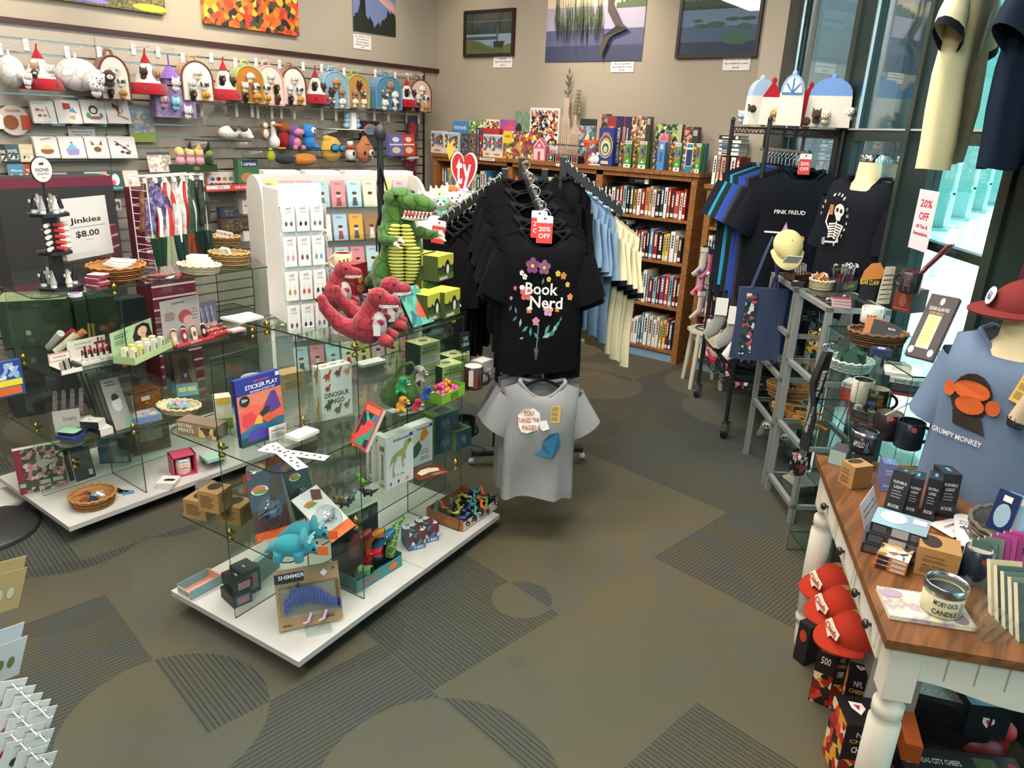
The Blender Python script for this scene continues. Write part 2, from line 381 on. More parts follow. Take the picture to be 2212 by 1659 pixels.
for y in[6.2+1.95*i for i in range(10)]:
 b.box(-2.14,y+1.6,.62,-1.6,y+1.9,4.5,TE);b.box(-1.57,y+1.6,.62,-1.54,y+1.66,4.5,TE2)
 for z in(1.1,1.9,2.7):b.box(-1.6,y+1.6,z,-1.54,y+1.64,z+.03,TE2)
 b.box(-2.2,y+1.5,.62,-1.52,y+1.95,.66,TE)
for s in(1.9,2.75,3.4,4.9):wbox(b,s,s+.1,1.3,1.5,0,4.2,TE2);wbox(b,s+.13,s+.34,1.5,1.7,0,4.2,TE)
wbox(b,.2,9,1.3,1.5,3.2,3.4,TE2)
st(b,'pillar_outside')
b=M();rg=random.Random(3)
for k in range(60):
 a=rg.uniform(-13,24);q=rg.uniform(27,31);s_=rg.uniform(1.2,2.4)
 b.ell((a,q,rg.uniform(.5,3.2)),(s_,s_,s_*rg.uniform(.7,1.2)),mat(rg.choice(['#8fae7f','#a4c08c','#7f9f77']),.9,bump=1,bs=3),n=8)
b.obj('trees',kind='stuff',label='pale green trees far outside beyond the sunlit paving',cat='trees')
# -- pictures on the walls
DFR=mat('#2a1517',.4)
def picture(name,label,wall,tl,br,items,framed=None,depth=.03,base='#888888',lbl=None,cat='picture'):
 if wall=='L':a=VX(*tl,XL);c=VX(*br,XL);T=Matrix.Translation((XL+.004,a.y,c.z));w=c.y-a.y;R_=frame_((XL+.004,a.y,c.z),(0,1,0),(0,0,1),(1,0,0))
 else:a=VY(*tl,YB);c=VY(*br,YB);w=c.x-a.x;R_=frame_((a.x,YB-.004,c.z),(1,0,0),(0,0,1),(0,-1,0))
 h=a.z-c.z;o=None
 b=M();bm_=mm(base)
 if framed:
  f=.022;b.box(0,0,0,w,h,.004,BLK)
  for q in((0,0,w,f),(0,h-f,w,h),(0,f,f,h-f),(w-f,f,w,h-f)):b.box(q[0],q[1],0,q[2],q[3],depth,DFR)
  o=b.obj(name,label=label,cat=cat);o.matrix_world=R_
  b=M(Matrix.Translation((f,f,.004)));b.box(0,0,0,w-2*f,h-2*f,.008,bm_);b.T=Matrix.Translation((f,f,.0125));deco(b,items,w-2*f,h-2*f);b.obj('print',parent=o)
  b=M();b.box(f,f,depth*.6,w-f,h-f,depth*.6+.002,CLR);b.obj('glazing',parent=o)
 else:
  b.box(0,0,0,w,h,depth,bm_);b.T=Matrix.Translation((0,0,depth));deco(b,items,w,h);b.T=Matrix()
  o=b.obj(name,label=label,cat=cat);o.matrix_world=R_
 return o
def wcard(label,wall,tl,br,lines,name='caption_card',group=None,cat='card'):
 its=[]
 n=len(lines)
 for i,t in enumerate(lines):
  its.append(('t',t,.5,1-(i+.7)/(n+.4),min(.86,.06*len(t)),.5/(n+.6),'#222222'))
 return picture(name,label,wall,tl,br,its,None,.0025,'#e3dcd9',cat=cat)
def treeline(y0,y1,c,seed,amp=.03,n=40,x0=0,x1=1):
 r=random.Random(seed);P=[(x1,y0),(x0,y0)]
 for i in range(n+1):t=i/n;P.append((x0+(x1-x0)*t,y1(t)+r.uniform(-amp,amp)))
 return('p',P,c)
picture('canvas_print','large dark autumn canvas print cut off at the top left corner','L',(-260,-160),(352,33),[('e',.62,.12,.06,.09,'#6a5fb0'),('e',.7,.1,.05,.05,'#8a79c4'),('e',.93,.12,.08,.1,'#c8a530')],None,.035,pat(['#2d3326','#574d2c','#6f6a3c','#3b3020','#8a7a3c','#4a4a2a'],22,'noise'))
picture('canvas_print','canvas print of orange, yellow and red autumn foliage','L',(421,-130),(640,79),[],None,.035,pat(['#1f1d16','#3c3a22','#c8801c','#e0a92c','#d8501c','#e8641f','#b5371c','#4a4326','#e9b64a','#d93a20'],26,'cell'))
SK=['#6f7aa6','#858cb6','#9a9cbf']
picture('photo_print','unframed photo print of a dark leaning tree before a blue and pink evening sky','L',(757,-110),(853,80),
[('r',0,.55,1,1,'#8087a8'),('r',0,0,1,.55,'#6d7aa6'),('p',[(.2,.62),(.5,.5),(1,.3),(1,.4),(.6,.62),(.3,.72)],'#b58f96'),('p',[(.45,.5),(.8,.36),(1,.28),(.9,.42)],'#c79a92'),('p',[(0,1),(.12,.62),(.28,.42),(.3,0),(.16,0),(.16,.4),(0,.7)],'#151515'),
treeline(0,lambda t:.2+.1*sin(9*t),'#1a2319',4,.05)],None,.006,'#6d7aa6')
wcard('white caption card under the photo print of the leaning tree','L',(762,73),(801,109),['Spring Memories','Springfield','Conservation','Nature Center','$75'])
reeds=[];rr=random.Random(5)
for k in range(70):
 x=rr.choice([rr.uniform(.08,.24),rr.uniform(.24,.6),rr.uniform(.3,.58)]);hh=rr.uniform(.12,.3);y=.36+rr.uniform(-.06,.04)
 reeds.append(('p',[(x,y),(x+.012,y),(x+rr.uniform(-.02,.03),y+hh)],rr.choice(['#4d5b3a','#5f6d40','#33402b'])))
 reeds.append(('p',[(x,y),(x+.014,y),(x+.01,y-hh*.8)],rr.choice(['#333a35','#3d4442'])))
o=picture('photo_print','large unframed photo print of misty lake water with reeds and a driftwood stump','B',(1191,-110),(1386,131),
[('r',0,.88,1,1,'#8f8b93'),('r',0,.66,1,.88,'#c9b3a6'),('r',0,.48,1,.66,'#e3cdb0'),('r',0,.28,1,.48,'#a9a3bb'),('r',0,.14,1,.28,'#55587c'),('r',0,0,1,.14,'#3b3f5c'),
treeline(.6,lambda t:.635+.12*t*t+.02,'#565a60',8,.012),('r',0,.575,1,.61,'#cbbcc9'),treeline(.45,lambda t:.5+.05*t,'#4d6138',9,.02,16,.72,1)]+reeds+
[('p',[(.65,.6),(.67,.64),(.7,.6),(.69,.5),(.8,.32),(.87,.27),(.7,.21),(.66,.12),(.62,.02),(.6,.1),(.63,.22),(.76,.27),(.66,.42)],'#4b4038'),('p',[(.61,.2),(.86,.27),(.76,.3)],'#1d1c20')],None,.004,'#a9a3bb')
wcard('white caption card under the misty lake print','B',(1321,134),(1369,156),['Morning Mist','Springfield Lake','$150'])
picture('framed_photo','small dark-framed photo of a lakeside tree left of the misty lake print','B',(1007,25),(1112,121),
[('r',0,.75,1,1,'#6c6a70'),('r',0,.48,1,.72,'#2a3028'),('r',0,.2,1,.48,'#8d9cae'),('r',0,.34,.7,.42,'#3b4450'),('p',[(0,0),(1,0),(1,.25),(.6,.12),(.3,.3),(0,.35)],'#5d6134'),('p',[(.66,.2),(.7,.2),(.71,1),(.67,1)],'#5b5a50'),('p',[(.6,.3),(.85,.3),(.8,.15),(.62,.15)],'#2a2f20'),
treeline(.8,lambda t:1.0,'#39412a',2,.001,12),treeline(.78,lambda t:.62+.1*sin(20*t),'#303a22',6,.05,20,0,1)],True,.03,'#707888')
wcard('small white caption card under the lakeside tree photo','B',(1067,122),(1107,146),['Sunset','Valley Water Mill Lake','$125'])
pads=[('e',.75,.25,.2,.1,'#41604f'),('e',.83,.42,.09,.05,'#3c5a4d'),('e',.47,.47,.12,.04,'#39544c'),('e',.22,.53,.07,.025,'#39544c'),('e',.68,.54,.1,.03,'#39544c'),('e',.87,.54,.1,.03,'#31483f'),('e',.27,.45,.09,.03,'#39544c')]
picture('framed_photo','dark-framed photo of lily pads on blue water at the right end of the back wall','B',(1477,-25),(1637,124),
[('r',0,.86,1,1,'#9a93ab'),('r',0,.44,1,.72,'#6e7f9c'),('r',0,.2,1,.44,'#4c5c79'),('r',0,0,1,.2,'#27304a'),treeline(.72,lambda t:.84,'#3c4632',3,.015),treeline(.7,lambda t:.74,'#25301f',5,.02),('p',[(.75,.8),(1,.8),(1,.96),(.85,.92)],'#1f2a1c')]+pads,True,.03,'#5b6b88')
wcard('white caption card under the lily pad photo','B',(1564,123),(1619,152),['Morning on the Water','Springfield Lake','$125'])
# -- oak bookcases along the back wall, with books and puzzles
OAK=wood('#7d4f27','#a06c3c');OAKD=mat('#544a42',.8);KICK=mat('#7d9ab0',.7)
YF,ZS=5.27,(.098,.448,.797,1.121)
def bookcase(name,label,x0,x1,ups,ztop,zs,yf=YF,dp=.28,kick=True):
 o=empty(name,((x0+x1)/2,yf,0),0,label,'bookcase');cx=(x0+x1)/2
 def part(nm,*bx):
  b=M()
  for q in bx:b.box(*q)
  return b.obj(nm,o)
 L_,R_=x0-cx,x1-cx
 part('top',(L_-.02,-.02,ztop-.03,R_+.02,dp,ztop,OAK))
 part('back_panel',(L_,dp-.012,.1,R_,dp,ztop-.03,OAKD))
 for u in(x0,*ups,x1):
  q=u-cx;w=.045 if u in(x0,x1) else .06
  l_=q if u==x0 else(q-w if u==x1 else q-w/2)
  part('upright',(l_,0,.0,l_+w,dp-.015,ztop-.03,OAK))
 for z in zs:part('shelf',(L_+.04,.003,z-.022,R_-.04,dp-.013,z,OAK))
 part('face_rail',(L_+.04,0,ztop-.065,R_-.04,.015,ztop-.03,OAK))
 if kick:part('kick_board',(L_+.04,.02,0,R_-.04,.035,zs[0]-.022,KICK))
 return o
bookcase('bookcase','long low oak bookcase against the back wall with puzzles on top',-5.01,-2.355,(-4.1,-3.19),1.47,ZS)
bookcase('bookcase','narrow oak bookcase half hidden behind the stool and shirt rack',-2.27,-1.93,(),1.40,(.098,.448,.797,1.10),dp=.27)
PAL=[('#e8e2d4','cream'),('#d9d2c2','ivory'),('#1d1c22','black'),('#22304f','navy'),('#8c1f26','dark red'),('#c9402f','red'),('#3a7fa3','teal blue'),('#5a8fb5','light blue'),('#2d5a45','green'),
('#d98a3c','orange'),('#c98f9f','pink'),('#6a4a7a','purple'),('#e2c860','yellow'),('#7a746a','grey'),('#b9a27c','tan'),('#efece6','white'),('#3c2a24','brown'),('#7fa9a0','sage')]
PW_=[5,4,4,2,2,3,2,2,1,2,1,1,1,2,2,5,2,1]
PAGE=mat('#e7dfcb',.9)
def book(w,h,d,hx,loc,rz,label,group,tilt=0,rg=rnd,name='book'):
 c=mat(hx,.5);b=M();e=.0025;dark=sum(lin(hx)[:3])<.9
 b.box(0,0,0,w,.003,h,c);b.box(0,0,0,e,d,h,c);b.box(w-e,0,0,w,d,h,c);b.box(e,.003,.004,w-e,d-.005,h-.004,PAGE)
 tc=mm('#efe9dc') if dark else mm(rg.choice(['#23262d','#7c2b25','#2d4c6b']))
 b.T=frame_((0,0,0),(1,0,0),(0,0,1),(0,-1,0))
 z0=h*rg.uniform(.35,.5);b.add([(w*.3,z0,.0005),(w*.7,z0,.0005),(w*.7,h*.9,.0005),(w*.3,h*.9,.0005)],[(0,1,2,3)],tc)
 for k in range(5):zz=z0+(h*.9-z0)*(k+.6)/5;b.add([(w*.25,zz,.0007),(w*.75,zz,.0007),(w*.75,zz+.004,.0007),(w*.25,zz+.004,.0007)],[(0,1,2,3)],c)
 b.add([(w*.12,.012,.0006),(w*.88,.012,.0006),(w*.88,.04,.0006),(w*.12,.04,.0006)],[(0,1,2,3)],WHT)
 o=b.obj(name,None,loc,(0,tilt,rz),label,'book',group);return o
def row(x0,x1,z,y,where,hr=(.17,.24),seed=1,tilt_at=(),cols=None):
 r=random.Random(seed);x=x0;i=0;pos=0
 while x<x1-.02:
  hx,nm=r.choices(PAL,PW_)[0] if not cols else r.choice(cols)
  w=r.uniform(.018,.042);h=r.uniform(*hr);i+=1
  if x+w>x1:break
  size='thin' if w<.026 else('thick' if w>.034 else 'medium')
  book(w,h,r.uniform(.14,.2),hx,(x,y+r.uniform(0,.012),z+.0006),0,f'{nm} book, {ORD[i-1] if i<=20 else "twenty-"+ORD[i-21]} from left on {where}','library books on the back wall shelves',rg=r)
  x+=w+r.uniform(.0008,.0025)
U=[(-4.96,-4.135),(-4.065,-3.225),(-3.155,-2.405)]
nm_=['bottom shelf','second shelf up','third shelf up','top shelf']
row(-4.93,-4.15,ZS[3],5.30,'the top shelf of the left bookcase bay',(.15,.225),11)
row(-4.06,-3.24,ZS[3],5.30,'the top shelf of the middle bookcase bay',(.16,.23),12)
row(-3.15,-2.405,ZS[3],5.29,'the top shelf of the right bookcase bay',(.19,.23),13)
row(-3.15,-2.405,ZS[2],5.29,'the third shelf up of the right bookcase bay',(.19,.235),14)
row(-3.15,-2.405,ZS[1],5.29,'the second shelf up of the right bookcase bay',(.2,.26),15,cols=[('#e8e2d4','cream'),('#efece6','white'),('#c9402f','red'),('#d96b35','orange'),('#3c2a24','brown'),('#8c1f26','dark red'),('#6a4a7a','purple'),('#1d1c22','black'),('#7fa9c0','pale blue')])
row(-3.15,-2.405,ZS[0],5.29,'the bottom shelf of the right bookcase bay',(.17,.27),16,cols=[('#e8e2d4','cream'),('#d9d2c2','ivory'),('#c9402f','red'),('#8c1f26','dark red'),('#3c4a5a','slate'),('#e2c860','yellow'),('#5a8fb5','light blue'),('#efece6','white')])
row(-4.93,-4.15,ZS[2],5.30,'the third shelf up of the left bookcase bay',(.17,.23),17)
row(-2.22,-1.98,ZS[0],5.28,'the bottom shelf of the narrow bookcase',(.2,.27),18)
row(-2.22,-2.08,ZS[1],5.28,'the second shelf up of the narrow bookcase',(.2,.25),19)
row(-2.22,-2.08,ZS[2],5.28,'the third shelf up of the narrow bookcase',(.2,.25),20)
def lying(x0,w,y,z,n,where,seed,th=(.02,.035),cols=None):
 r=random.Random(seed)
 for i in range(n):
  hx,nm=r.choice(cols or PAL);t=r.uniform(*th);ww=w*r.uniform(.85,1)
  b=M();c=mat(hx,.5);b.box(0,0,0,ww,.003,t,c);b.box(0,0,0,ww,.17,.003,c);b.box(0,0,t-.003,ww,.17,t,c);b.box(.003,.003,.003,ww-.003,.165,t-.003,PAGE)
  b.T=frame_((0,0,0),(1,0,0),(0,0,1),(0,-1,0));deco(b,[('r',.15,.3,.6,.7,'#efe9dc' if sum(lin(hx)[:3])<.9 else '#333a44'),('r',.8,.1,.93,.9,'#e9e6e0')],ww,t)
  b.obj('book',None,(x0+r.uniform(-.008,.008),y+r.uniform(-.01,.01),z+.0006),0,f'{nm} book, {ORD[i]} from the bottom of the stack on {where}','book','books lying in stacks');z+=t+.0006
 return z
lying(-2.20,.15,5.29,1.10,7,'the top shelf of the narrow bookcase',5);lying(-2.21,.17,5.29,ZS[2]+.0,0,'',5)
lying(-2.215,.17,5.29,ZS[2],0,'',6)
row(-2.26,-2.03,1.40,5.29,'top of the narrow bookcase',(.19,.2),31,cols=[('#efece6','white'),('#d9a890','peach'),('#e8e2d4','cream'),('#8c1f26','dark red')])
lying(-2.24,.17,5.31,1.602,5,'the upright white books on the narrow bookcase',32,(.022,.03),[('#efece6','white'),('#26262c','black'),('#3d4570','indigo'),('#8fb2cf','pale blue')])
b=M();b.box(0,0,0,.19,.003,.03,BLK);b.box(0,0,0,.19,.15,.042,[BLK,BLK,BLK,BLK,BLK,BLK]);b.box(.1,.004,.003,.188,.146,.039,PAGE)
b.T=frame_((0,0,0),(1,0,0),(0,0,1),(0,-1,0));deco(b,[('t','QUEEN',.45,.5,.4,.45,'#8b8073'),('r',.68,.05,.85,.95,'#e9e6e0')],.19,.042)
b.obj('book',None,(-2.93,5.29,ZS[3]+.236),.1,'thick black book titled QUEEN lying across the upright books','book')
b=M();b.box(0,0,0,.2,.15,.032,mat('#e6dccf'));b.T=frame_((0,0,0),(1,0,0),(0,0,1),(0,-1,0));deco(b,[('t','True Kerst',.5,.5,.6,.5,'#b58c72')],.2,.032)
b.obj('book',None,(-3.12,5.29,ZS[2]+.237),0,'cream book lying across the upright books of the third shelf up','book')
for x,z,t in((-4.42,1.44,'BIOGRAPHY'),(-3.6,1.44,'LARGE PRINT'),(-3.05,ZS[2]-.022,'FICTION')):
 b=M();b.box(0,0,0,.17 if z>1 else .11,.002,.022,WHT);b.T=frame_((0,0,0),(1,0,0),(0,0,1),(0,-1,0));deco(b,[('t',t,.5,.5,.8,.5,'#3a3630')],.17 if z>1 else .11,.022)
 b.obj('shelf_label',None,(x,YF-.023 if z>1 else YF-.001,z),0,f'small {t.lower()} label on the {"top edge" if z>1 else "shelf edge"} of the oak bookcase','label')
 # -- puzzles and gifts standing on the bookcase
Z1=1.47
MIXC=['#c83a2a','#2d4f7c','#e9e2cf','#2c6b45','#e0a640','#7a3a55','#1f1f22','#b96a3a']
def onb(name,label,x1,x2,top,col,Y=5.36,d=.05,**k):return packY(name,label,'box' if 'box' in name else name.split('_')[-1],Z1,Y,x1,x2,top,d,col,**k)
street=[('r',.04,.28,.96,.93,pat(['#6d7f93','#b3382b','#d9d2c4','#45525f','#3f6a3a'],45)),('e',.5,.12,.3,.05,'#cf7f33'),('p',[(.05,.93),(.5,.75),(.95,.93)],'#8fb7dc')]
onb('puzzle_box','white puzzle box with a street car picture, leftmost on the bookcase',931,958,283,'#d9d5cc',5.3,F=street,topc='#efece6')
onb('puzzle_box','white puzzle box with a racing car picture, second on the bookcase',960,990,286,'#d9d5cc',5.31,F=street)
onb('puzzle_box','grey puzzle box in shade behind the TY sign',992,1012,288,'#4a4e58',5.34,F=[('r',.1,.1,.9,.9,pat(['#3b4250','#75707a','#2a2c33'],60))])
onb('puzzle_box','brown collage puzzle box left of the red CELEBRATE AMERICA box',1013,1027,288,'#6d6158',5.34,F=[('r',.1,.1,.9,.9,pat(['#6b5748','#8f8272','#37302a'],60))])
CEL=[('r',0,0,.0,1,'#20305c')]
def celeb(label,x1,x2,x3,top,Y):
 onb('puzzle_box',label,x1,x3,top,'#9c2c33',Y,.05,F=[('r',(x2-x1)/(x3-x1),0,1,1,'#1e2c55'),('r',.06,.45,.4,.8,'#c98378')],extra=lambda b,w,h,d:vtext(b,'CELEBRATE AMERICA',w*((x2-x1)/(x3-x1)+1)/2,h*.42,h*.72,w*.2,'#efece6'))
def vtext(b,t,x,z,ln,ht,c,yy=0):
 b.T=frame_((x,yy,z),(0,0,1),(-1,0,0),(0,-1,0));b.text(t,0,0,ln,ht,mm(c),.0009);b.T=Matrix()
onb('puzzle_box','red and navy CELEBRATE AMERICA puzzle box seen from its long front',1028,1078,277,'#b3352f',5.38,F=[('r',0,0,.18,1,'#1e2c55'),('e',.25,.85,.08,.08,'#2d4f7c'),('r',.2,.05,1,.5,pat(MIXC,60))],extra=lambda b,w,h,d:vtext(b,'CELEBRATE AMERICA',w*.09,h*.5,h*.9,w*.08,'#efece6'))
onb('puzzle_box','white race car puzzle box right of the red CELEBRATE AMERICA box',1044,1062,290,'#d9d5cc',5.3,F=street)
onb('puzzle_box','white race car puzzle box beside the sunflower puzzle',1062,1086,291,'#d9d5cc',5.29,F=street)
onb('puzzle_box','blue PETER PAUPER puzzle box in the back row at the left',978,1011,262,'#4a8bc4',5.48,F=[('t','PETER PAUPER',.5,.8,.8,.1,'#efece6'),('e',.5,.4,.25,.2,'#3f8a3a'),('e',.15,.3,.15,.15,'#e2c020'),('e',.85,.3,.15,.15,'#e2c020'),('r',0,.5,1,.58,'#c25a96')])
onb('puzzle_box','green leafy puzzle box in the back row',1012,1050,259,'#7f9a50',5.49,F=[('r',.04,.04,.96,.96,pat(['#7f9a50','#c8cf8d','#4d6b33','#efe9d4'],45))])
onb('puzzle_box','puzzle box with a grid of small food pictures',1050,1079,258,'#efe3d0',5.49,F=[('r',.05,.05,.95,.95,pat(['#d9a35a','#5a3524','#efe3d0','#b5502c'],70))])
onb('puzzle_box','puzzle box in a blurred pink, orange and violet gradient',1079,1113,259,'#c9608a',5.49,F=[('r',0,0,1,1,pat(['#5a6ac0','#a45aa0','#d9507a','#e8803c'],5,'noise'))])
onb('puzzle_box','dark green landscape painting puzzle box',1113,1146,241,'#48604d',5.5,F=[('r',0,.55,1,1,pat(['#8fa890','#6b8a74','#a9b89a'],14,'noise')),('e',.25,.6,.2,.15,'#26342a'),('r',.45,0,1,.45,'#d8d2bd')])
onb('puzzle_box','large white-edged square puzzle box covered in black, white and red collage',1145,1209,233,'#e4ddd4',5.49,F=[('r',.05,.28,.95,.95,pat(['#e8e4dc','#17171a','#2a2a30','#c8302f','#6f93b5','#e0a050','#efece6'],50)),('r',.3,.03,.95,.2,'#dba0a5')])
onb('puzzle_box','sunflower and portrait collage puzzle box with a yellow 1000 label',1086,1161,284,'#8a7a38',5.3,d=.055,F=[('r',0,0,1,1,pat(['#cfa630','#6b7a36','#b5502f','#e9dfb5','#7a4a80','#3f5030','#d9892c','#8f2f3a'],42)),('e',.5,.42,.06,.12,'#c99a78'),('r',.02,.55,.26,.99,'#e2c238'),('t','1000',.14,.8,.16,.09,'#3a3010')])
a=VY(1151,320,5.28);c=VY(1179,320,5.28);w=c.x-a.x;h=VY(1165,297,5.28).z-Z1
b=M(frame_((0,.05,0),(1,0,0),(0,0,1),(0,-1,0)));b.prism([(0,0),(w,0),(w,h*.6),(w/2,h),(0,h*.6)],0,.05,mat('#cf6f80'));b.T=frame_((0,0,0),(1,0,0),(0,0,1),(0,-1,0))
deco(b,[('p',[(.04,.6),(.5,.96),(.96,.6)],'#e9cfd0'),('p',[(.12,.6),(.5,.9),(.88,.6)],'#c9606f'),('r',.1,.05,.9,.52,'#e9c3c6'),('r',.4,.05,.6,.4,'#b5454f'),('e',.5,.65,.1,.07,'#e9cfd0')],w,h)
b.obj('house_box',None,(a.x,5.28,Z1+.0006),0,'small pink dollhouse shaped box in front of the white collage puzzle','box')
TAR=lambda i:[('r',.08,.05,.92,.95,'#c9c6bd'),('r',.14,.1,.86,.9,['#1c2022','#5a1f2a'][i%2]),('e',.5,.55,.18,.25,['#b9c2b5','#8f3a40'][i%2]),('r',.3,.14,.7,.2,'#c9963a')]
k=0
for rw_ in(0,1):
 for i in range(4):
  xa=1181+i*17;packY('card_box',f'small framed picture box, {ORD[i]} from the left in the {["lower","upper"][rw_]} row of the block','box',Z1+rw_*.13,5.29,xa,xa+15.5,333-rw_*23+i*1.5,.1,'#20303a',F=TAR(k),group='small picture boxes stacked in two rows');k+=1
onb('puzzle_box','green and blue garden puzzle box behind the orange tub',1252,1288,257,'#2f4f3a',5.47,F=[('r',.0,.85,1,1,'#1d3326'),('r',.0,0,1,.85,pat(['#7fa9c8','#c9c1a9','#4d7a4a','#b5503c','#3a5a7a'],40)),('p',[(.3,.5),(.6,.75),(.3,.2)],'#e9e2cf')])
p=VY(1266,380,5.33);r_=(VY(1285,330,5.33).x-VY(1248,330,5.33).x)/2
b=M();b.lathe([(r_*.85,0),(r_*.97,.16)],pat(['#d9502f','#5a6f8a','#cfc4b4','#7a4a44'],45),n=28)
o=b.obj('tub',None,(p.x,5.33+r_,Z1+.0006),0,'clear tub with an orange lid and printed wrap','tub')
b=M();b.lathe([(r_*1.02,.16),(r_*1.02,.185)],mat('#d8603c'),n=28);b.obj('lid',o)
p=VY(1283,350,5.28);b=M();b.box(-.04,-.02,0,.06,.03,.008,WHT);b.ell((.02,0,.045),(.03,.02,.035),WHT);b.ell((-.02,0,.04),(.028,.02,.03),WHT);b.ell((.03,0,.085),.018,WHT);b.ell((-.015,0,.075),.016,WHT);b.tube([(.045,0,.083),(.058,0,.08)],[.004,.001],WHT,6)
b.obj('bird_figurine',None,(p.x,5.29,Z1+.0006),0,'tiny white bird pair ornament left of the blue vintage puzzle','figurine')
onb('puzzle_box','tall blue puzzle box with rings of vintage bottle labels',1294,1326,276,'#2b3a86',5.28,.05,F=[('e',.5,.52,.48,.32,'#c9b478'),('e',.5,.52,.43,.285,'#3a5560'),('e',.5,.5,.36,.24,'#c2a35e'),('e',.5,.48,.3,.19,'#ddd4b0'),('e',.5,.46,.22,.14,'#3f4f4a'),('e',.5,.44,.14,.09,'#b9c4b0'),('p',[(.2,.8),(.35,.88),(.65,.88),(.8,.8)],'#c96f5f'),('r',.25,.05,.75,.13,'#d9c98f')])
onb('puzzle_box','tall collage puzzle box at the left of the CELEBRATE AMERICA pair',1290,1314,246,'#6b5a50',5.47,F=[('r',0,0,.4,1,'#b09882'),('r',.4,0,1,1,pat(['#6b5a50','#a08c7a','#3a302c'],40))])
celeb('navy spined CELEBRATE AMERICA puzzle box, left of two standing side by side',1314,1331,1345,251,5.4)
celeb('navy spined CELEBRATE AMERICA puzzle box, right of two standing side by side',1345,1350,1363,252,5.41)
onb('puzzle_box','tall puzzle box of seashells and coffee cups with a dark spine',1363,1405,252,'#6b5a48',5.42,F=[('r',0,0,.78,1,pat(['#8a6a4a','#d9cbb0','#4a3526','#b58f62','#a8402f'],55)),('r',.78,0,1,1,'#2c3a33'),('r',.82,.85,.98,.97,'#a9a595')])
onb('puzzle_box','palm leaf patterned puzzle box in the back row at the right',1417,1473,268,'#4f6a4a',5.45,F=[('r',0,0,.85,1,pat(['#2c4a36','#7fa070','#e9e2cf','#1c2a26','#c9c25a'],45)),('r',.85,0,1,1,'#b5b595')])
onb('puzzle_box','flamingo puzzle box with a dark green spine',1476,1508,274,'#6a3a34',5.45,F=[('r',0,0,.6,1,pat(['#8f3a34','#3a2c2a','#c9a08c'],50)),('r',.6,0,1,1,'#20362c'),('r',.65,.8,.95,.93,'#a9a595')])
def eur(label,x1,x2,top,Y=5.29):
 onb('puzzle_box',label,x1,x2,top,'#4f8a3f',Y,.05,group='green 1000 piece puzzles on the bookcase',F=[('r',0,0,.42,1,pat(['#8a3a30','#4a5a34','#c9a35a','#2a3020'],60)),('r',.42,0,1,1,'#4f9a3c'),('r',.42,.89,1,1,'#e9e6e0'),('t','1000',.71,.945,.5,.07,'#333'),('r',.5,.4,.94,.86,pat(['#b5803c','#5a7a96','#7a3a30','#2c4a2c'],60)),('t','+',.71,.24,.3,.1,'#efece6'),('r',.42,0,1,.13,'#efece6'),('e',.71,.065,.1,.035,'#6b5a50')])
eur('green 1000 piece puzzle box, first of four from the left',1339,1364,304)
eur('green 1000 piece puzzle box, second of four from the left',1369,1397,305)
onb('puzzle_box','slim light blue puzzle box between the green 1000 piece boxes',1412,1436,307,'#4d86c0',5.28,F=[('r',0,0,.38,1,pat(['#3a3030','#a9a090','#5a3a34'],60)),('r',.55,.75,.85,.93,'#c9c6b0'),('r',.6,.3,.8,.65,'#2f5f96')])
eur('green 1000 piece puzzle box, third of four from the left',1448,1471,309)
onb('puzzle_box','white and teal puzzle box between the last two green 1000 piece boxes',1475,1497,309,'#e4e0d8',5.29,F=[('r',0,0,.3,1,pat(['#8a3a30','#2f4f7c','#c9c6b0'],60)),('r',.38,.22,.95,.78,'#1f3a6b'),('r',.3,0,1,.2,'#2a8098'),('r',.38,.85,.95,.96,'#2a8098')])
eur('green 1000 piece puzzle box, rightmost of four',1497,1514,310)
onb('puzzle_box','teal edged puzzle box at the right end of the bookcase',1513,1524,310,'#3a6a78',5.36)
onb('toy_box','pink roofed toy house box behind the slim blue puzzle',1424,1442,288,'#d98fa0',5.38,F=[('p',[(0,.8),(.5,1),(1,.8)],'#c96a80'),('r',.1,.1,.9,.75,'#e9c3c6')])
def vase(label,px,pb,pt,prof,leaf,Y=5.53):
 p=VY(px,300,Y);zt=VY(px,pt,Y).z;h=zt-Z1;b=M(frame_((0,.006,0),(1,0,0),(0,0,1),(0,-1,0)))
 pr_=[(x*h,z*h) for x,z in prof];b.prism([(x,z) for x,z in pr_]+[(-x,z) for x,z in reversed(pr_)],0,.012,wood('#b09a86','#cdb7a2',6))
 for k in range(7):b.box((-.12+.04*k)*h,.1*h,.012,(-.115+.04*k)*h,.6*h,.014,mat('#8f7a66'))
 o=b.obj('vase_cutout',None,(p.x,Y,Z1+.0006),0,label,'vase')
 b=M(frame_((0,.003,h),(1,0,0),(0,0,1),(0,-1,0)));leaf(b,h*.5);b.obj('stem',o)
LF=mat('#4a4434',.8)
def leaf1(b,h):
 b.tube([(0,-.02,0),(.02*h,.25*h,0),(.0,.7*h,0)],.003,LF,5)
 for t,s_,a in((.1,1,40),(.1,-1,50),(.33,1,25),(.35,-1,35),(.55,-1,30),(.5,1,35),(.7,1,5)):
  c=Vector((.01*h,t*h,0));d_=Vector((s_*sin(radians(a)),cos(radians(a)),0));n_=Vector((-d_.y,d_.x,0));L_=.24*h;b.add([c,c+d_*L_*.5+n_*L_*.14,c+d_*L_,c+d_*L_*.5-n_*L_*.14,c+Vector((0,0,.003))],[(0,1,2,3)],LF)
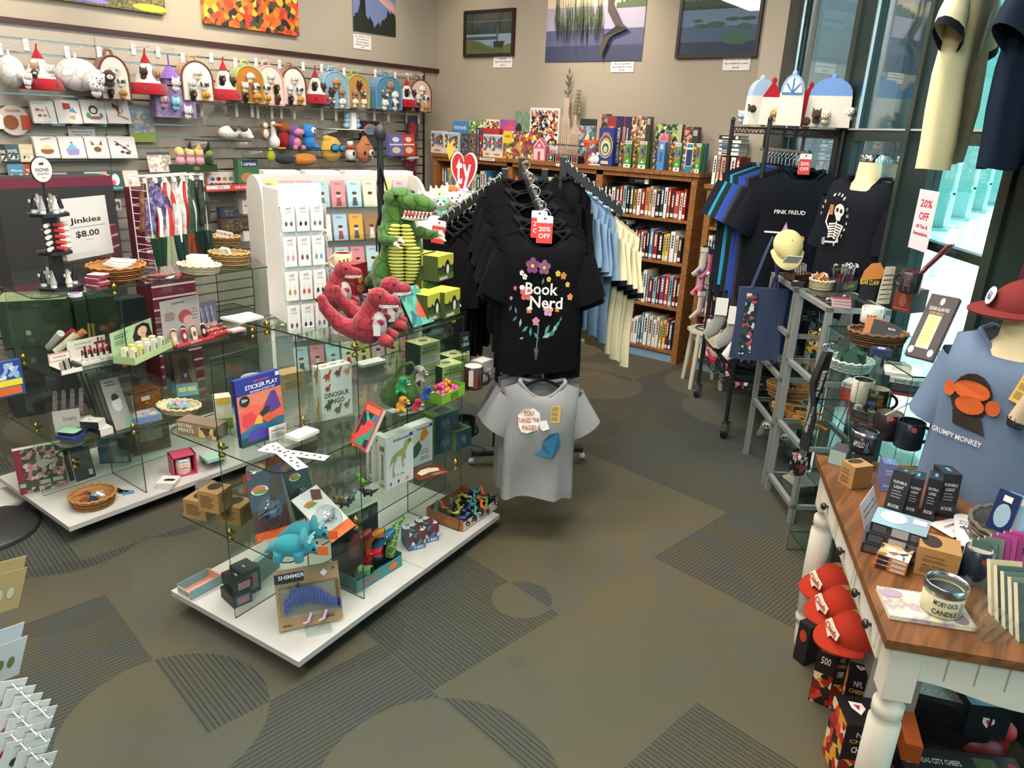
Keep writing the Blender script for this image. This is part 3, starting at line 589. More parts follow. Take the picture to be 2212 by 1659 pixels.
def leaf2(b,h):
 b.tube([(0,-.02,0),(.03*h,.4*h,0),(.08*h,1.05*h,0)],.003,LF,5);G2=mat('#7d7350',.8)
 for t in(.15,.3,.45,.6,.75,.9,1.05):
  for s_ in(-1,1):b.ell((.06*h*t+s_*.11*h*(1.2-t*.5),t*h,0),(.1*h*(1.2-t*.6),.09*h*(1.2-t*.6),.003),G2,n=10)
vase('tall wooden cut-out vase with long pointed leaves',1220,0,212,[(.1,0),(.12,.12),(.115,.45),(.08,.66),(.05,.76),(.055,1)],leaf1)
vase('short round wooden cut-out vase with a twig of round leaves',1241,0,250,[(.16,0),(.21,.2),(.2,.5),(.11,.7),(.03,.82),(.03,1)],leaf2,5.5)
# -- garments
def AT(x,y,D):d=ray(x,y);return EYE+d*(D/math.hypot(d.x,d.y))
def tee_fn(w,h,ty,seed,amp=.012,sl=.4,nk=.085):
 r=random.Random(seed);ph=[r.uniform(0,6) for _ in range(6)]
 lv=[0,.02,.05,.1,.18,.28,.42,.58,.74,.88,1]
 def hw(t):return w/2*(1-.03*sin(pi*min(1,t*1.1)))+.01*t*sin(ph[5])
 def yy(x,t):
  q=min(1,abs(x)/hw(t));c_=q**(1/.6);s_=math.sqrt(max(0,1-c_*c_));T_=ty*(.35+.65*min(1,t*6))
  return-T_*s_**.8
 def fold(x,t):return amp*(t**1.2)*(sin(x*34+ph[0]+t*1.5)+.6*sin(x*61+ph[1]-t*2))+amp*.5*sin(t*9+x*9+ph[2])*min(1,t*3)
 def zz(x,t,front=True):
  k=max(0,1-t*5.5);z=-t*h-k*sl*max(0,abs(x)-nk)
  if abs(x)<nk+.012 and t<.3:z=min(z,-(.075 if front else .015)*max(0,1-(x/(nk+.012))**2)-t*.04)
  return z-.012*t*sin(x*14+ph[3])
 return lv,hw,yy,fold,zz
def tee_mesh(b,m,w=.46,h=.66,ty=.045,seed=1,sdir=(.15,0,-.17),cuff=None,amp=.012,n=36,sn=14,sr=.088):
 lv,hw,yy,fold,zz=tee_fn(w,h,ty,seed,amp)
 R=[]
 for t in lv:
  ring=[]
  for j in range(n):
   a=2*pi*(j+.5)/n;c=cos(a);x=hw(t)*math.copysign(abs(c)**.6,c);fr=sin(a)<0
   y=yy(x,t)*(1 if fr else-1)+fold(x,t)
   ring.append((x,y,zz(x,t,fr)))
  R.append(ring)
 b.rings(R,m,cap=False)
 for s in(-1,1):
  d=Vector((s*sdir[0],sdir[1],sdir[2]));L_=d.length;dn=d.normalized();maj=Vector((-dn.z*s,0,dn.x*s)).normalized()
  if maj.z<0:maj=-maj
  c0=Vector((s*(w/2-.055),0,-.4*max(0,w/2-.14)-.095));Q=[]
  for k,t in enumerate((0,.15,.4,.7,.88,1)):
   c=c0+d*t;rr_=sr*(1-.12*t);mi=ty*(.6+.25*t)
   Q.append([c+maj*rr_*cos(2*pi*j/sn)+Vector((0,1,0))*mi*sin(2*pi*j/sn)+Vector((0,.006*sin(5*t+j+seed),0)) for j in range(sn)])
  b.rings(Q[:5] if cuff else Q,m,cap=False)
  if cuff:b.rings(Q[4:],cuff,cap=False)
def conform(items,W,H,x0,z0,w,h,ty,seed,amp=.012):
 """prints that follow the front of a shirt"""
 lv,hw,yy,fold,zz=tee_fn(w,h,ty,seed,amp);q=M();deco(q,items,W,H)
 V=[]
 for p in q.v:
  x=x0+p.x;z=z0+p.y;t=-z/h;V.append(Vector((x,yy(x,t)+fold(x,t)-.0035-p.z*6,z)))
 q.v=V;return q
def fabric(h):return mat(h,.88,bump=.25,bs=420,var=.05)
HC={}
def hanger(loc,rz,label,w=.38,group='black velvet hangers'):
 if w not in HC:
  b=M();P=[(-w/2,0,-.095),(-w/3,0,-.055),(-w/7,0,-.02),(0,0,-.008),(w/7,0,-.02),(w/3,0,-.055),(w/2,0,-.095)]
  b.tube(P,.011,mat('#111114',.9),8,flat=.45);o=b.obj('clothes_hanger');b=M()
  b.tube([(0,0,-.01),(0,0,.03)]+[(.018*sin(a),0,.052-.02*cos(a)) for a in(0,.8,1.6,2.4,3.2,4,4.6)],.0022,CHR,6);b.obj('hook',o);HC[w]=o
  o['used']=0
 o=HC[w]
 if o.get('used')==0:r=o;del o['used'];r.location=loc;r.rotation_euler=(0,0,rz)
 else:r=dup(o,loc,rz)
 return tag(r,label,'hanger',group)
TS={}
def tee(loc,rz,label,col,group=None,w=.42,h=.62,seed=1,sdir=(.15,0,-.17),cuff=None,ty=.04,parts=None,hang=True,amp=.012,name='tshirt',cat='t-shirt',hl=None):
 k=(col,w,h,seed,sdir,cuff,ty)
 if k in TS and not parts:o=dup(TS[k],loc,rz)
 else:
  b=M();tee_mesh(b,fabric(col),w,h,ty,seed,sdir,fabric(cuff) if cuff else None,amp);o=b.obj(name,None,loc,rz)
  b=M();nk=.085
  lv,hw,yy,fold,zz=tee_fn(w,h,ty,seed,amp)
  P=[]
  for j in range(24):
   a=2*pi*(j+.5)/24;c=cos(a);fr=sin(a)<0;x=(nk+.012)*c*.98;P.append((x,(yy(x,.004)*(1 if fr else-1))+fold(x,0),-(.075 if fr else .015)*max(0,1-(x/(nk+.012))**2)+.002))
  b.tube(P,.009,fabric(cuff or col),6,closed=True);b.obj('collar',o)
  if not parts:TS[k]=o
 for kk in('label','group'):pass
 tag(o,label,cat,group)
 if parts:parts(o)
 if hang:hanger(Vector(loc)+Vector((0,0,.012)),rz,hl or('black hanger holding the '+' '.join(label.split()[:11])),.36 if w>.36 else .3)
 return o
def disc_tag(o_loc,rz,label,tilt=0,s=1,txt=('20%','OFF')):
 w,h=.062*s,.105*s;b=M(frame_((-w/2,0,-h),(1,0,0),(0,0,1),(0,-1,0)))
 b.prism([(.004,0),(w-.004,0),(w,.004),(w,h-.004),(w-.004,h),(.004,h),(0,h-.004),(0,.004)],0,.0012,mat('#ece7e6',.4));b.T=b.T @ Matrix.Translation((0,0,.0012))
 deco(b,[('r',.0,.0,1,.74,'#dc4340'),('t',txt[0],.5,.52,.74,.17,'#f4eeee'),('t',txt[1],.5,.27,.74,.17,'#f4eeee'),('e',.5,.9,.08,.03,'#33302f')],w,h)
 b.T=Matrix();b.tube([(0,0,-h*.08),(0,.004,.03)],.0012,CHR,5)
 return b.obj('discount_tag',None,o_loc,(0,tilt,rz),label,'tag')
def ytag(o,x,z,y,w,h,tilt=0):
 b=M();b.box(0,0,0,w,.001,h,mat('#dcb866',.6));b.T=frame_((0,0,0),(1,0,0),(0,0,1),(0,-1,0));deco(b,[('l',.1,.68,.85,.93,5,'#7a6638'),('l',.1,.4,.85,.62,5,'#7a6638'),('l',.1,.1,.85,.34,5,'#7a6638')],w,h)
 return b.obj('paper_tag',o,(x,y,z),(0,tilt,0))
 # -- four-way clothes rack
RK=mat('#3b3d3e',.45,.5)
pa,pb,pc,pd=AT(1128,342,3.6),AT(1218,340,3.6),AT(1091,366,3.75),AT(1177,367,3.9)
tip2,tip1,tip3,tip4=AT(1183,482,2.95),AT(948,472,3.5),AT(1345,447,3.7),Vector((-2.42,3.55,1.33))
ctr=Vector((-2.16,3.02,0));ro=empty('clothes_rack',ctr,0,'dark grey metal four-way clothes rack with sloping arms','clothes rack')
def loc_(b):b.T=Matrix.Translation(-ctr);return b
for p in(pa,pb,pc,pd):
 b=loc_(M());b.cb((p.x,p.y,p.z/2+.03),.028,.028,p.z-.06,RK,radians(42));b.cb((p.x,p.y,p.z+.003),.03,.03,.006,mat('#6b6e70',.4),radians(42));b.obj('post',ro)
for p,t in((pa,tip2),(pb,tip3),(pc,tip1),(pd,tip4)):
 b=loc_(M());u=(t-p).normalized();sd=Vector((-u.y,u.x,0)).normalized()*.008;a0=p-Vector((0,0,.01));upv=Vector((0,0,1))
 V=[]
 for q in(a0,t):
  for s_,z_ in((-1,0),(1,0),(1,-.045),(-1,-.045)):V.append(q+sd*s_+upv*z_)
 b.add(V,[(3,2,1,0),(4,5,6,7),(0,1,5,4),(1,2,6,5),(2,3,7,6),(3,0,4,7)],RK)
 for k in range(7):q=a0.lerp(t,(k+.5)/7)+Vector((0,0,.006));b.ell(q,.007,mat('#8b8e90',.4),n=8)
 b.obj('arm',ro)
b=loc_(M())
for d_ in(Vector((.75,-.66,0)),Vector((.66,.75,0)),Vector((-.75,.66,0)),Vector((-.66,-.75,0))):
 L_=.32 if d_.x>0 and d_.y>0 else .3
 a=ctr+Vector((0,0,.07));e=ctr+d_*L_+Vector((0,0,.07));b.cb(((a+e)/2),.04,.0,0,RK);b.tube([a,e],.026,RK,4);b.ell((e.x,e.y,.022),(.02,.02,.02),WHT,n=8);b.tube([(e.x,e.y,.03),(e.x,e.y,.06)],.006,CHR,6)
for p,q in((pa,pb),(pb,pd),(pd,pc),(pc,pa)):b.tube([(p.x,p.y,.07),(q.x,q.y,.07)],.018,RK,4);b.tube([(p.x,p.y,1.2),(q.x,q.y,1.2)],.012,RK,4)
b.obj('base',ro)
b=loc_(M());g0=AT(1168,790,2.98);b.tube([(pa.x,pa.y,g0.z+.02),(g0.x,g0.y,g0.z-.02)],.012,RK,4);b.obj('lower_arm',ro)
fd=Vector((fw.x,fw.y,0)).normalized();rzv=math.atan2(-ray(1180,600).x,ray(1180,600).y)
def fl(cx,cy,r,c,pet=5,k=1.0,asp=.9):
 out=[]
 for j in range(pet):a=2*pi*j/pet+.3;out.append(('e',cx+r*.62*cos(a),cy+r*.62*sin(a)*asp,r*.42,r*.4*asp,c))
 out.append(('e',cx,cy,r*.25,r*.22,'#e6c04a'));return out
def leafp(cx,cy,a,L_,c):d_=(cos(a),sin(a));n_=(-d_[1],d_[0]);return('p',[(cx,cy),(cx+d_[0]*L_*.5+n_[0]*L_*.2,cy+d_[1]*L_*.5+n_[1]*L_*.2),(cx+d_[0]*L_,cy+d_[1]*L_),(cx+d_[0]*L_*.5-n_[0]*L_*.2,cy+d_[1]*L_*.5-n_[1]*L_*.2)],c)
BN=[]
for(x,y,r,c) in((.33,.88,.11,'#7d4670'),(.52,.87,.1,'#8b5580'),(.25,.55,.1,'#d9606a'),(.62,.36,.08,'#d9a0c8'),(.43,.22,.06,'#e08fb0'),(.83,.8,.05,'#c98a3f'),(.74,.83,.04,'#e2c84a'),(.22,.78,.04,'#efe9e2'),(.17,.83,.035,'#efe9e2'),(.9,.72,.035,'#e2c84a'),(.95,.58,.045,'#e08a5a'),(.08,.66,.03,'#d9606a'),(.76,.44,.04,'#c98a3f'),(.32,.42,.05,'#c98a3f'),(.6,.8,.035,'#e2c84a'),(.03,.56,.025,'#d98fb0')):BN+=fl(x,y,r,c)
for(x,y,a,L_) in((.05,.48,4.2,.09),(.1,.47,5,.09),(.14,.36,3.9,.1),(.2,.34,4.6,.11),(.32,.25,3.8,.12),(.36,.24,4.7,.12),(.55,.12,.5,.16),(.58,.17,1.0,.14),(.64,.14,.7,.16),(.7,.2,.9,.14),(.5,.1,2.4,.12),(.26,.12,3.4,.07),(.47,.6,1.5,.1),(.5,.75,1.3,.09),(.75,.27,.9,.1),(.8,.33,1.1,.08)):BN.append(leafp(x,y,a,L_,rnd.choice(['#4f8a80','#3a6f66','#7fb0a0'])))
BN+=[('p',[(.47,.3),(.49,.3),(.475,-.02),(.46,-.02)],'#5a7a70'),('e',.465,-.03,.035,.04,'#55555c'),('p',[(.44,-.06),(.5,-.06),(.48,-.14),(.45,-.14)],'#44444a'),('t','Book',.5,.71,.5,.14,'#efece6'),('t','Nerd',.58,.555,.5,.14,'#efece6'),('e',.2,.72,.04,.03,'#efece6'),('e',.33,.48,.04,.02,'#efece6')]
def bn_parts(o):
 q=conform(BN,.245,.33,-.122,-.42,.345,.58,.05,21,.008);q.obj('print',o)
Tp=lambda k:AT(1183,482,2.95).lerp(pa,k)
fx=AT(1178,492,2.97)
tee((fx.x,fx.y,fx.z-.012),rzv,'black BOOK NERD t-shirt with a flower bouquet print, frontmost on the rack','#0d0d11',None,.345,.58,21,(.07,0,-.17),None,.05,bn_parts,amp=.008)
for i in range(8):
 p=Tp(.1+.105*i);tee((p.x,p.y,p.z-.075+.02*(i%2)),rzv+rnd.uniform(-.1,.06),f'plain black t-shirt, {ORD[i]} behind the BOOK NERD one on the centre arm','#0e0e12','black t-shirts on the centre arm',.36,.58,22+i%3,(.07,0,-.18),None,.035)
disc_tag(AT(1178,466,2.9),rzv,'red 20% OFF tag hanging in front of the BOOK NERD shirt')
disc_tag(AT(1166,455,2.94),rzv,'white and red discount tag mostly hidden behind the BOOK NERD one')
ud=(tip3-pb);u3=Vector((ud.x,ud.y,0)).normalized();rz3=math.atan2(u3.x,-u3.y)+radians(8)
seq=[('#0e0e12',None,'black')]*3+[('#7f9cb8',None,'light blue')]*4+[('#e9dfba','#15171f','cream')]*4
for i,(c,cf,nm) in enumerate(seq):
 p=pb.lerp(tip3,.02+.09*i+(.02 if i>2 else 0)+(.03 if i>6 else 0));j=i if i<3 else(i-3 if i<7 else i-7)
 tee((p.x,p.y,p.z-.085),rz3+rnd.uniform(-.05,.05),f'{nm} t-shirt{" with black cuffs" if cf else ""}, {ORD[j]} of its colour from the post on the right arm',c,nm+' t-shirts on the right arm',.40,.66 if cf else .62,31+i%2,(.05,0,-.21),cf,.022,amp=.01)
u1_=(tip1-pc);u1=Vector((u1_.x,u1_.y,0)).normalized();rz1=math.atan2(u1.x,-u1.y)-radians(4)
seq=[('#0e0e12','black')]*3+[('#8f9a78','sage')]*2+[('#0e0e12','black')]*5
for i,(c,nm) in enumerate(seq):
 p=pc.lerp(tip1,.1+.088*i);tee((p.x,p.y,p.z-.085),rz1+rnd.uniform(-.05,.05),f'{nm} t-shirt on the left arm, {ORD[i]} from the post',c,nm+' t-shirts on the left arm',.40,.62,41+i%2,(.05,0,-.21),None,.02,amp=.01)
disc_tag(AT(950,476,3.44),radians(28),'red 20% OFF tag at the end of the left rack arm',.1)
def gr_parts(o):
 G_=[('p',[(.02,.62),(.0,.85),(.1,.98),(.3,1),(.42,.9),(.45,.7),(.4,.55),(.2,.5),(.08,.52)],'#ece8e2'),('t','YOU',.2,.9,.2,.1,'#b5502c'),('t','TURNED THE',.2,.76,.44,.09,'#b5502c'),('t','PAGE!',.22,.62,.26,.1,'#b5502c'),
('p',[(.42,.75),(.56,.78),(.62,.62),(.5,.55),(.44,.6)],'#ece8e2'),('p',[(.36,.02),(.7,.0),(.85,.25),(.8,.55),(.62,.5),(.5,.32),(.5,.15)],'#2f6f96')]
 q=conform(G_,.215,.215,-.1,-.32,.32,.53,.05,51,.02);q.obj('print',o);ytag(o,.035,-.165,-.06,.04,.075,.03)
gq=AT(1172,822,2.93);rg_=rzv+radians(6)
tee((gq.x,gq.y,gq.z),rg_,'heather grey t-shirt with a speech bubble print, front one of the low arm','#8f8f90','grey t-shirts on the low arm',.32,.53,51,(.09,0,-.12),None,.05,gr_parts,amp=.02)
for i,(dx,dz,dr) in enumerate(((-.03,-.01,.1),(.03,-.03,-.14),(-.05,-.03,.22))):
 tee((gq.x-.04*(i+1)+dx*.5,gq.y+.045*(i+1),gq.z+dz+.02),rg_+dr,f'heather grey t-shirt, {ORD[i]} behind the speech bubble one','#868688','grey t-shirts on the low arm',.32,.53,52+i%2,(.09,0,-.13),None,.04,amp=.016)
def ty_sign():
 c=AT(1003,370,3.95);b=M(frame_((0,0,0),(1,0,0),(0,0,1),(0,-1,0)));H_=[]
 for k in range(40):
  t=2*pi*k/40;H_.append((.062*sin(t)**3,.20*(13*cos(t)-5*cos(2*t)-2*cos(3*t)-cos(4*t))/17*.62))
 b.prism([(x*1.13,z*1.07) for x,z in H_],0,.012,WHT);b.T=b.T @ Matrix.Translation((0,0,.012));b.prism(H_,0,.002,mat('#b3272b',.4));b.T=b.T @ Matrix.Translation((0,0,.003))
 b.text('t',-.022,.0,.032,.13,mat('#e9e6e2',.4));b.text('y',.018,-.03,.045,.13,mat('#e9e6e2',.4))
 b.prism([(-.075,.05),(-.045,.11),(-.06,.12),(-.05,.16),(-.075,.13),(-.085,.15),(-.09,.1)],0,.002,mat('#d9a83c'));b.tube([(0,-.17,-.01),(0,-.3,-.01)],.004,RK,6)
 b.obj('ty_sign',None,c,radians(25),'red heart shaped ty sign with a yellow star beside the left rack arm','sign')
ty_sign()
# -- black wire garment rack by the window
N1=G(1563,945);N2=G(1505,858);lg=(N1-N2).length;LD=(N1-N2).normalized();SD=Vector((-LD.y,LD.x,0));SD=SD if SD.x>0 else-SD
N3=N1+SD*.40;N4=N2+SD*.40;ZR=HZ(1680,272,N1)
wr=empty('wire_rack',(N1+N4)/2,0,'black wire garment rack on casters beside the window','clothes rack');wc=(N1+N4)/2
def wl():b=M();b.T=Matrix.Translation(-wc);return b
for p in(N1,N2,N3,N4):
 b=wl();b.tube([(p.x,p.y,.1),(p.x,p.y,ZR+.02)],.013,BLK,10);b.ell((p.x,p.y,ZR+.03),(.014,.014,.02),BLK)
 for k in range(30):b.tube([(p.x,p.y,.2+k*.05),(p.x,p.y,.203+k*.05)],.0138,mat('#000'),10)
 b.obj('post',wr)
 b=wl();b.T=b.T @ Matrix.Translation((p.x,p.y,0));b.tube([(-.012,0,.04),(.012,0,.04)],.04,BLK,16);b.tube([(-.014,0,.04),(.014,0,.04)],.02,CHR,12);b.box(-.018,-.03,.05,.018,.03,.1,CHR);b.obj('caster',wr)
def wshelf(z,ns=9):
 b=wl()
 for a,c in((N1,N2),(N1,N3),(N3,N4),(N2,N4)):
  for dz in(0,-.03):b.tube([(a.x,a.y,z+dz),(c.x,c.y,z+dz)],.0035,BLK,6)
  n=int((c-a).length/.035);Z_=[a.lerp(c,i/n)+Vector((0,0,z-(.03 if i%2 else 0))) for i in range(n+1)];b.tube(Z_,.002,BLK,5)
 for i in range(16):a=N1.lerp(N2,(i+.5)/16);c=N3.lerp(N4,(i+.5)/16);b.tube([(a.x,a.y,z),(c.x,c.y,z)],.0022,BLK,5)
 for i in(1,2,3):a=N1.lerp(N3,i/4);c=N2.lerp(N4,i/4);b.tube([(a.x,a.y,z-.004),(c.x,c.y,z-.004)],.0035,BLK,5)
 b.obj('wire_shelf',wr)
for z in(ZR-.01,.60,.32):wshelf(z)
rd0=N2.lerp(N4,.5)+Vector((0,0,ZR-.13));rd1=N1.lerp(N3,.5)+LD*.08+Vector((0,0,ZR-.13))
b=wl();b.tube([rd0,rd1],.012,CHR,10)
for p in(rd0.lerp(rd1,.05),rd1-LD*.1):b.tube([p,p+Vector((0,0,.12))],.009,BLK,8)
b.ell(rd1,.017,BLK);b.obj('hanging_rail',wr)
rw=math.atan2(LD.x,-LD.y)
cols=[('#20262e','charcoal'),('#23272f','dark grey'),('#1c2028','black'),('#2f8fbf','bright turquoise'),('#1f2f27','dark green'),('#22362c','forest green'),('#31489a','royal blue'),('#2b4490','blue'),('#33333a','graphite'),('#17181d','black')]
for i,(c,nm) in enumerate(cols):
 p=rd0.lerp(rd1,.12+.078*i);tee((p.x,p.y,p.z-.085),rw+rnd.uniform(-.1,.1),f'{nm} t-shirt, {ORD[i]} from the far end of the wire rack',c,'assorted t-shirts on the wire rack',.5,.74+.03*(i%3),61+i%3,(.09,0,-.2),None,.03,amp=.014)
def pf_parts(o):
 P_=[('t','PINK FREUD',.5,.93,.62,.09,'#e4e1de'),('p',[(.28,.2),(.62,.2),(.46,.72)],'#c98fb0'),('p',[(.4,.45),(.52,.45),(.46,.7)],'#dca9c4'),('r',.05,.46,.37,.5,'#e0dcd8'),('p',[(.55,.42),(.85,.25),(.85,.42),(.57,.5)],'#c9743c'),('p',[(.56,.42),(.85,.25),(.85,.3),(.56,.45)],'#5a7a8a'),('p',[(.56,.45),(.85,.34),(.85,.38),(.56,.47)],'#d9b84a')]
 q=conform(P_,.26,.24,-.19,-.44,.5,.75,.05,71,.01);q.obj('print',o)
tee((rd1.x,rd1.y,rd1.z-.085),rw-.1,'black t-shirt printed PINK FREUD with a pink triangle, nearest on the wire rack','#10141c',None,.5,.75,71,(.1,0,-.2),None,.05,pf_parts,amp=.01)
disc_tag(AT(1742,332,(rd1-EYE).xy.length-.06),rw,'red 20% OFF tag in front of the PINK FREUD shirt')
# -- glass cube displays
ZB,Z1s,Z2s,Z3s=.0875,.405,.72,1.035
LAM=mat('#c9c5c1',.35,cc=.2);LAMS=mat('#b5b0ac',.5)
class Case:
 def __init__(s,F,u,label):
  s.o=Vector((F.x,F.y,0));s.u=Vector((u.x,u.y,0)).normalized();s.v=Vector((-s.u.y,s.u.x,0))
  s.T=frame_(s.o,s.u,s.v,(0,0,1));s.root=empty('glass_display',s.o,0,label,'display case')
 def b(s):return M(Matrix.Translation(-s.o) @ s.T)
 def plate(s,u0,u1,v1=.665):
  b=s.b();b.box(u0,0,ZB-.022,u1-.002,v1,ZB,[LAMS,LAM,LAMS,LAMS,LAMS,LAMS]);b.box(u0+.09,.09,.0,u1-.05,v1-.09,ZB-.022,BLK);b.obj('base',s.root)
 def sheet(s,u0,u1,v0,v1,z,rnd_=0):
  b=s.b();P=[(u0+rnd_,v0),(u1,v0),(u1,v1),(u0+rnd_*.6,v1),(u0,v1-rnd_*.6),(u0,v0+rnd_)]
  if rnd_:P=[(u0+rnd_*(1-sin(a)),v0+rnd_*(1-cos(a))) for a in(pi/2,pi/3,pi/6,0)]+[(u1,v0),(u1,v1)]+[(u0+rnd_*(1-cos(a)),v1-rnd_*(1-sin(a))) for a in(pi/2,pi/3,pi/6,0)]
  b.prism(P,z,z+.0045,GL,GE);b.obj('glass_shelf',s.root)
 def wall(s,u0,v0,u1,v1,z0=ZB,z1=Z3s):
  t=.0024;b=s.b();e=GE
  if abs(u1-u0)>abs(v1-v0):b.box(u0,v0-t,z0,u1,v0+t,z1,[e,e,GL,e,GL,e])
  else:b.box(u0-t,v0,z0,u0+t,v1,z1,[e,e,e,GL,e,GL])
  b.obj('glass_panel',s.root)
 def clip(s,u,v,z):
  b=s.b()
  for dz in(-.016,.016):b.lathe([(.001,-.012),(.01,-.009),(.012,0),(.005,.006),(.001,.01)],BRS,(u,v,z+dz),12)
  b.cb((u+.012,v,z),.024,.006,.006,BRS);b.obj('brass_connector',s.root)
FB,EB=G(645,1430,ZB),G(1078,1112,ZB)
B_=Case(FB,EB-FB,'glass cube display on a white base holding the dinosaur toys')
B_.plate(0,.65);B_.plate(.65,1.19)
B_.sheet(.03,1.15,.06,.63,Z1s,.045);B_.sheet(.03,1.25,.06,.63,Z2s,.045);B_.sheet(.37,.97,.06,.62,Z3s)
for q in((.03,.345,.37,.345),(.37,.06,.37,.345),(.37,.345,.96,.345),(.96,.06,.96,.345),(.96,.345,1.24,.345)):B_.wall(*q)
for u,v,z in((.05,.36,Z2s),(.05,.36,Z1s),(.36,.08,Z2s),(.36,.08,Z1s),(.37,.33,Z2s),(.37,.33,Z1s),(.95,.08,Z2s),(.95,.08,Z1s),(.38,.08,Z3s),(.95,.1,Z3s),(.38,.5,Z3s),(.1,.2,Z1s-.02)):B_.clip(u,v,z)
FA=G(149,1139,ZB)
A_=Case(FA,Vector((-.02,1,0)),'glass cube display on a white base holding the bath and beauty gifts')
A_.plate(0,.65,.71);A_.plate(.65,1.3,.71)
A_.sheet(.05,1.28,.05,.66,Z1s,.045);A_.sheet(.05,1.28,.05,.66,Z2s,.045);A_.sheet(.04,1.28,.04,.68,Z3s+.005,.045)
for q in((.36,.05,.36,.36),(.05,.36,.36,.36),(.36,.36,1.0,.36),(1.0,.05,1.0,.36),(1.0,.36,1.27,.36)):A_.wall(*q,z1=Z3s+.003)
for u,v,z in((.08,.38,Z2s),(.35,.07,Z2s),(.35,.07,Z1s),(.08,.38,Z1s),(.2,.36,.2),(.99,.07,Z2s),(.98,.07,Z1s),(.35,.07,Z3s)):A_.clip(u,v,z)
ZA=Z3s+.0095;Z1,Z2,Z3=Z1s+.0045,Z2s+.0045,Z3s+.0045
# -- small-goods builders
def weave(h1,h2):return pat([h1,h2,h1,h2],48,'stripez',.8)
def basket(label,z,px,R_,H,cols=('#a8753f','#6f4a26'),ry=None,flare=1.18,fill=None):
 c=G(*px,z);ry=ry or R_;b=M();n=36;m=mat(cols[0],.75,bump=.9,bs=110);R=[]
 for i,(k,zz) in enumerate(((.9,0),(.95,.03),(1.0,H*.35),(1.0+(flare-1)*.5,H*.65),(flare,H),(flare-.05,H),(.97+(flare-1)*.5-.02,H*.6),(.9,.012))):
  R.append([(R_*k*cos(2*pi*j/n)*(1+.012*(j%2)),ry*k*sin(2*pi*j/n)*(1+.012*(j%2)),zz) for j in range(n)])
 b.rings(R,m,True)
 for i in range(1,6):
  k=1+(flare-1)*(i/6);b.tube([(R_*k*cos(2*pi*j/n)*(1.01+.012*(-1)**(j+i)),ry*k*sin(2*pi*j/n)*(1.01+.012*(-1)**(j+i)),H*i/6.2) for j in range(n)],H*.065,m if i%2 else mat(cols[1],.75),5,closed=True)
 o=b.obj('basket',None,(c.x,c.y,z+.0006),rnd.uniform(0,3) if ry==R_ else radians(25),label,'basket')
 b=M();b.tube([(R_*flare*cos(2*pi*j/n),ry*flare*sin(2*pi*j/n),H+.003*(-1)**j) for j in range(n)],.006,mat(cols[0],.7,bump=.6,bs=200),7,closed=True);b.obj('rim',o)
 return o,c
def mug(label,z,px,r,h,col,ang=0,items=None,inner='#e9e6e0',a0=0,handle=True,name='mug',c=None,hcol=None,wrapw=1.6):
 c=c or G(*px,z);b=M();t=.004
 b.lathe([(r*.92,0),(r,.004),(r,h),(r-t*.5,h+.0015),(r-t,h)],mm(col,.3),n=28,cap=False);b.lathe([(r*.92,0),(.0005,0)],mm(col,.3),n=28,cap=False);b.lathe([(r-t,h),(r-t,.006),(.0005,.006)],mm(inner,.35),n=28,cap=False)
 if items:
  q=M();deco(q,items,wrapw*r,h);base=math.atan2(-c.y,-c.x)+a0
  V=[]
  for p in q.v:a=base+(p.x-wrapw*r/2)/r;rr_=r+.0006+p.z;V.append(Vector((rr_*cos(a),rr_*sin(a),p.y)))
  q.v=V;b.v+=[v for v in q.v];n0=len(b.v)-len(q.v)
  for f,i in zip(q.f,q.mi):b.f.append([k+n0 for k in f]);b.mi.append(b.k(q.ms[i]));b.sm.append(False)
 o=b.obj(name,None,(c.x,c.y,z+.0006),0,label,name)
 if handle:
  b=M();P=[(r*.96+.026*sin(a)*1.15,0,h*.5+h*.3*cos(a)) for a in[pi*k/10 for k in range(11)]];b.tube(P,.0055,mm(hcol or col,.3),8)
  b.T=Matrix();o2=b.obj('handle',o);o2.rotation_euler=(0,0,ang)
 return o
def tray_items(label_fn,n,fn):pass
def rbox(b,w,d,h,r,m,m2=None):
 P=[(w-r+r*cos(a),d-r+r*sin(a)) for a in(0,pi/6,pi/3,pi/2)]+[(r-r*sin(a),d-r+r*cos(a)) for a in(0,pi/6,pi/3,pi/2)]+[(r-r*cos(a),r-r*sin(a)) for a in(0,pi/6,pi/3,pi/2)]+[(w-r+r*sin(a),r-r*cos(a)) for a in(0,pi/6,pi/3,pi/2)]
 b.prism(P,0,h,m,m2)
def tin(label,z,px,w,d,h,col,rz=0,T=(),side=None,name='tin',cat='tin',group=None,r=.012,dz=0,c=None):
 c=c or G(*px,z);b=M();rbox(b,w,d,h,r,mm(col,.35),mm(side,.35) if side else None);b.T=Matrix.Translation((0,0,h));deco(b,T,w,d)
 return b.obj(name,None,(c.x,c.y,z+dz+.0006),radians(rz),label,cat,group)
def leaner(label,z,p1,p2,top,col,F=(),name='card',cat='card',d=.004,lean=.25,**k):return pack(name,label,cat,z,p1,p2,d,top,col,F=F,lean=lean,**k)
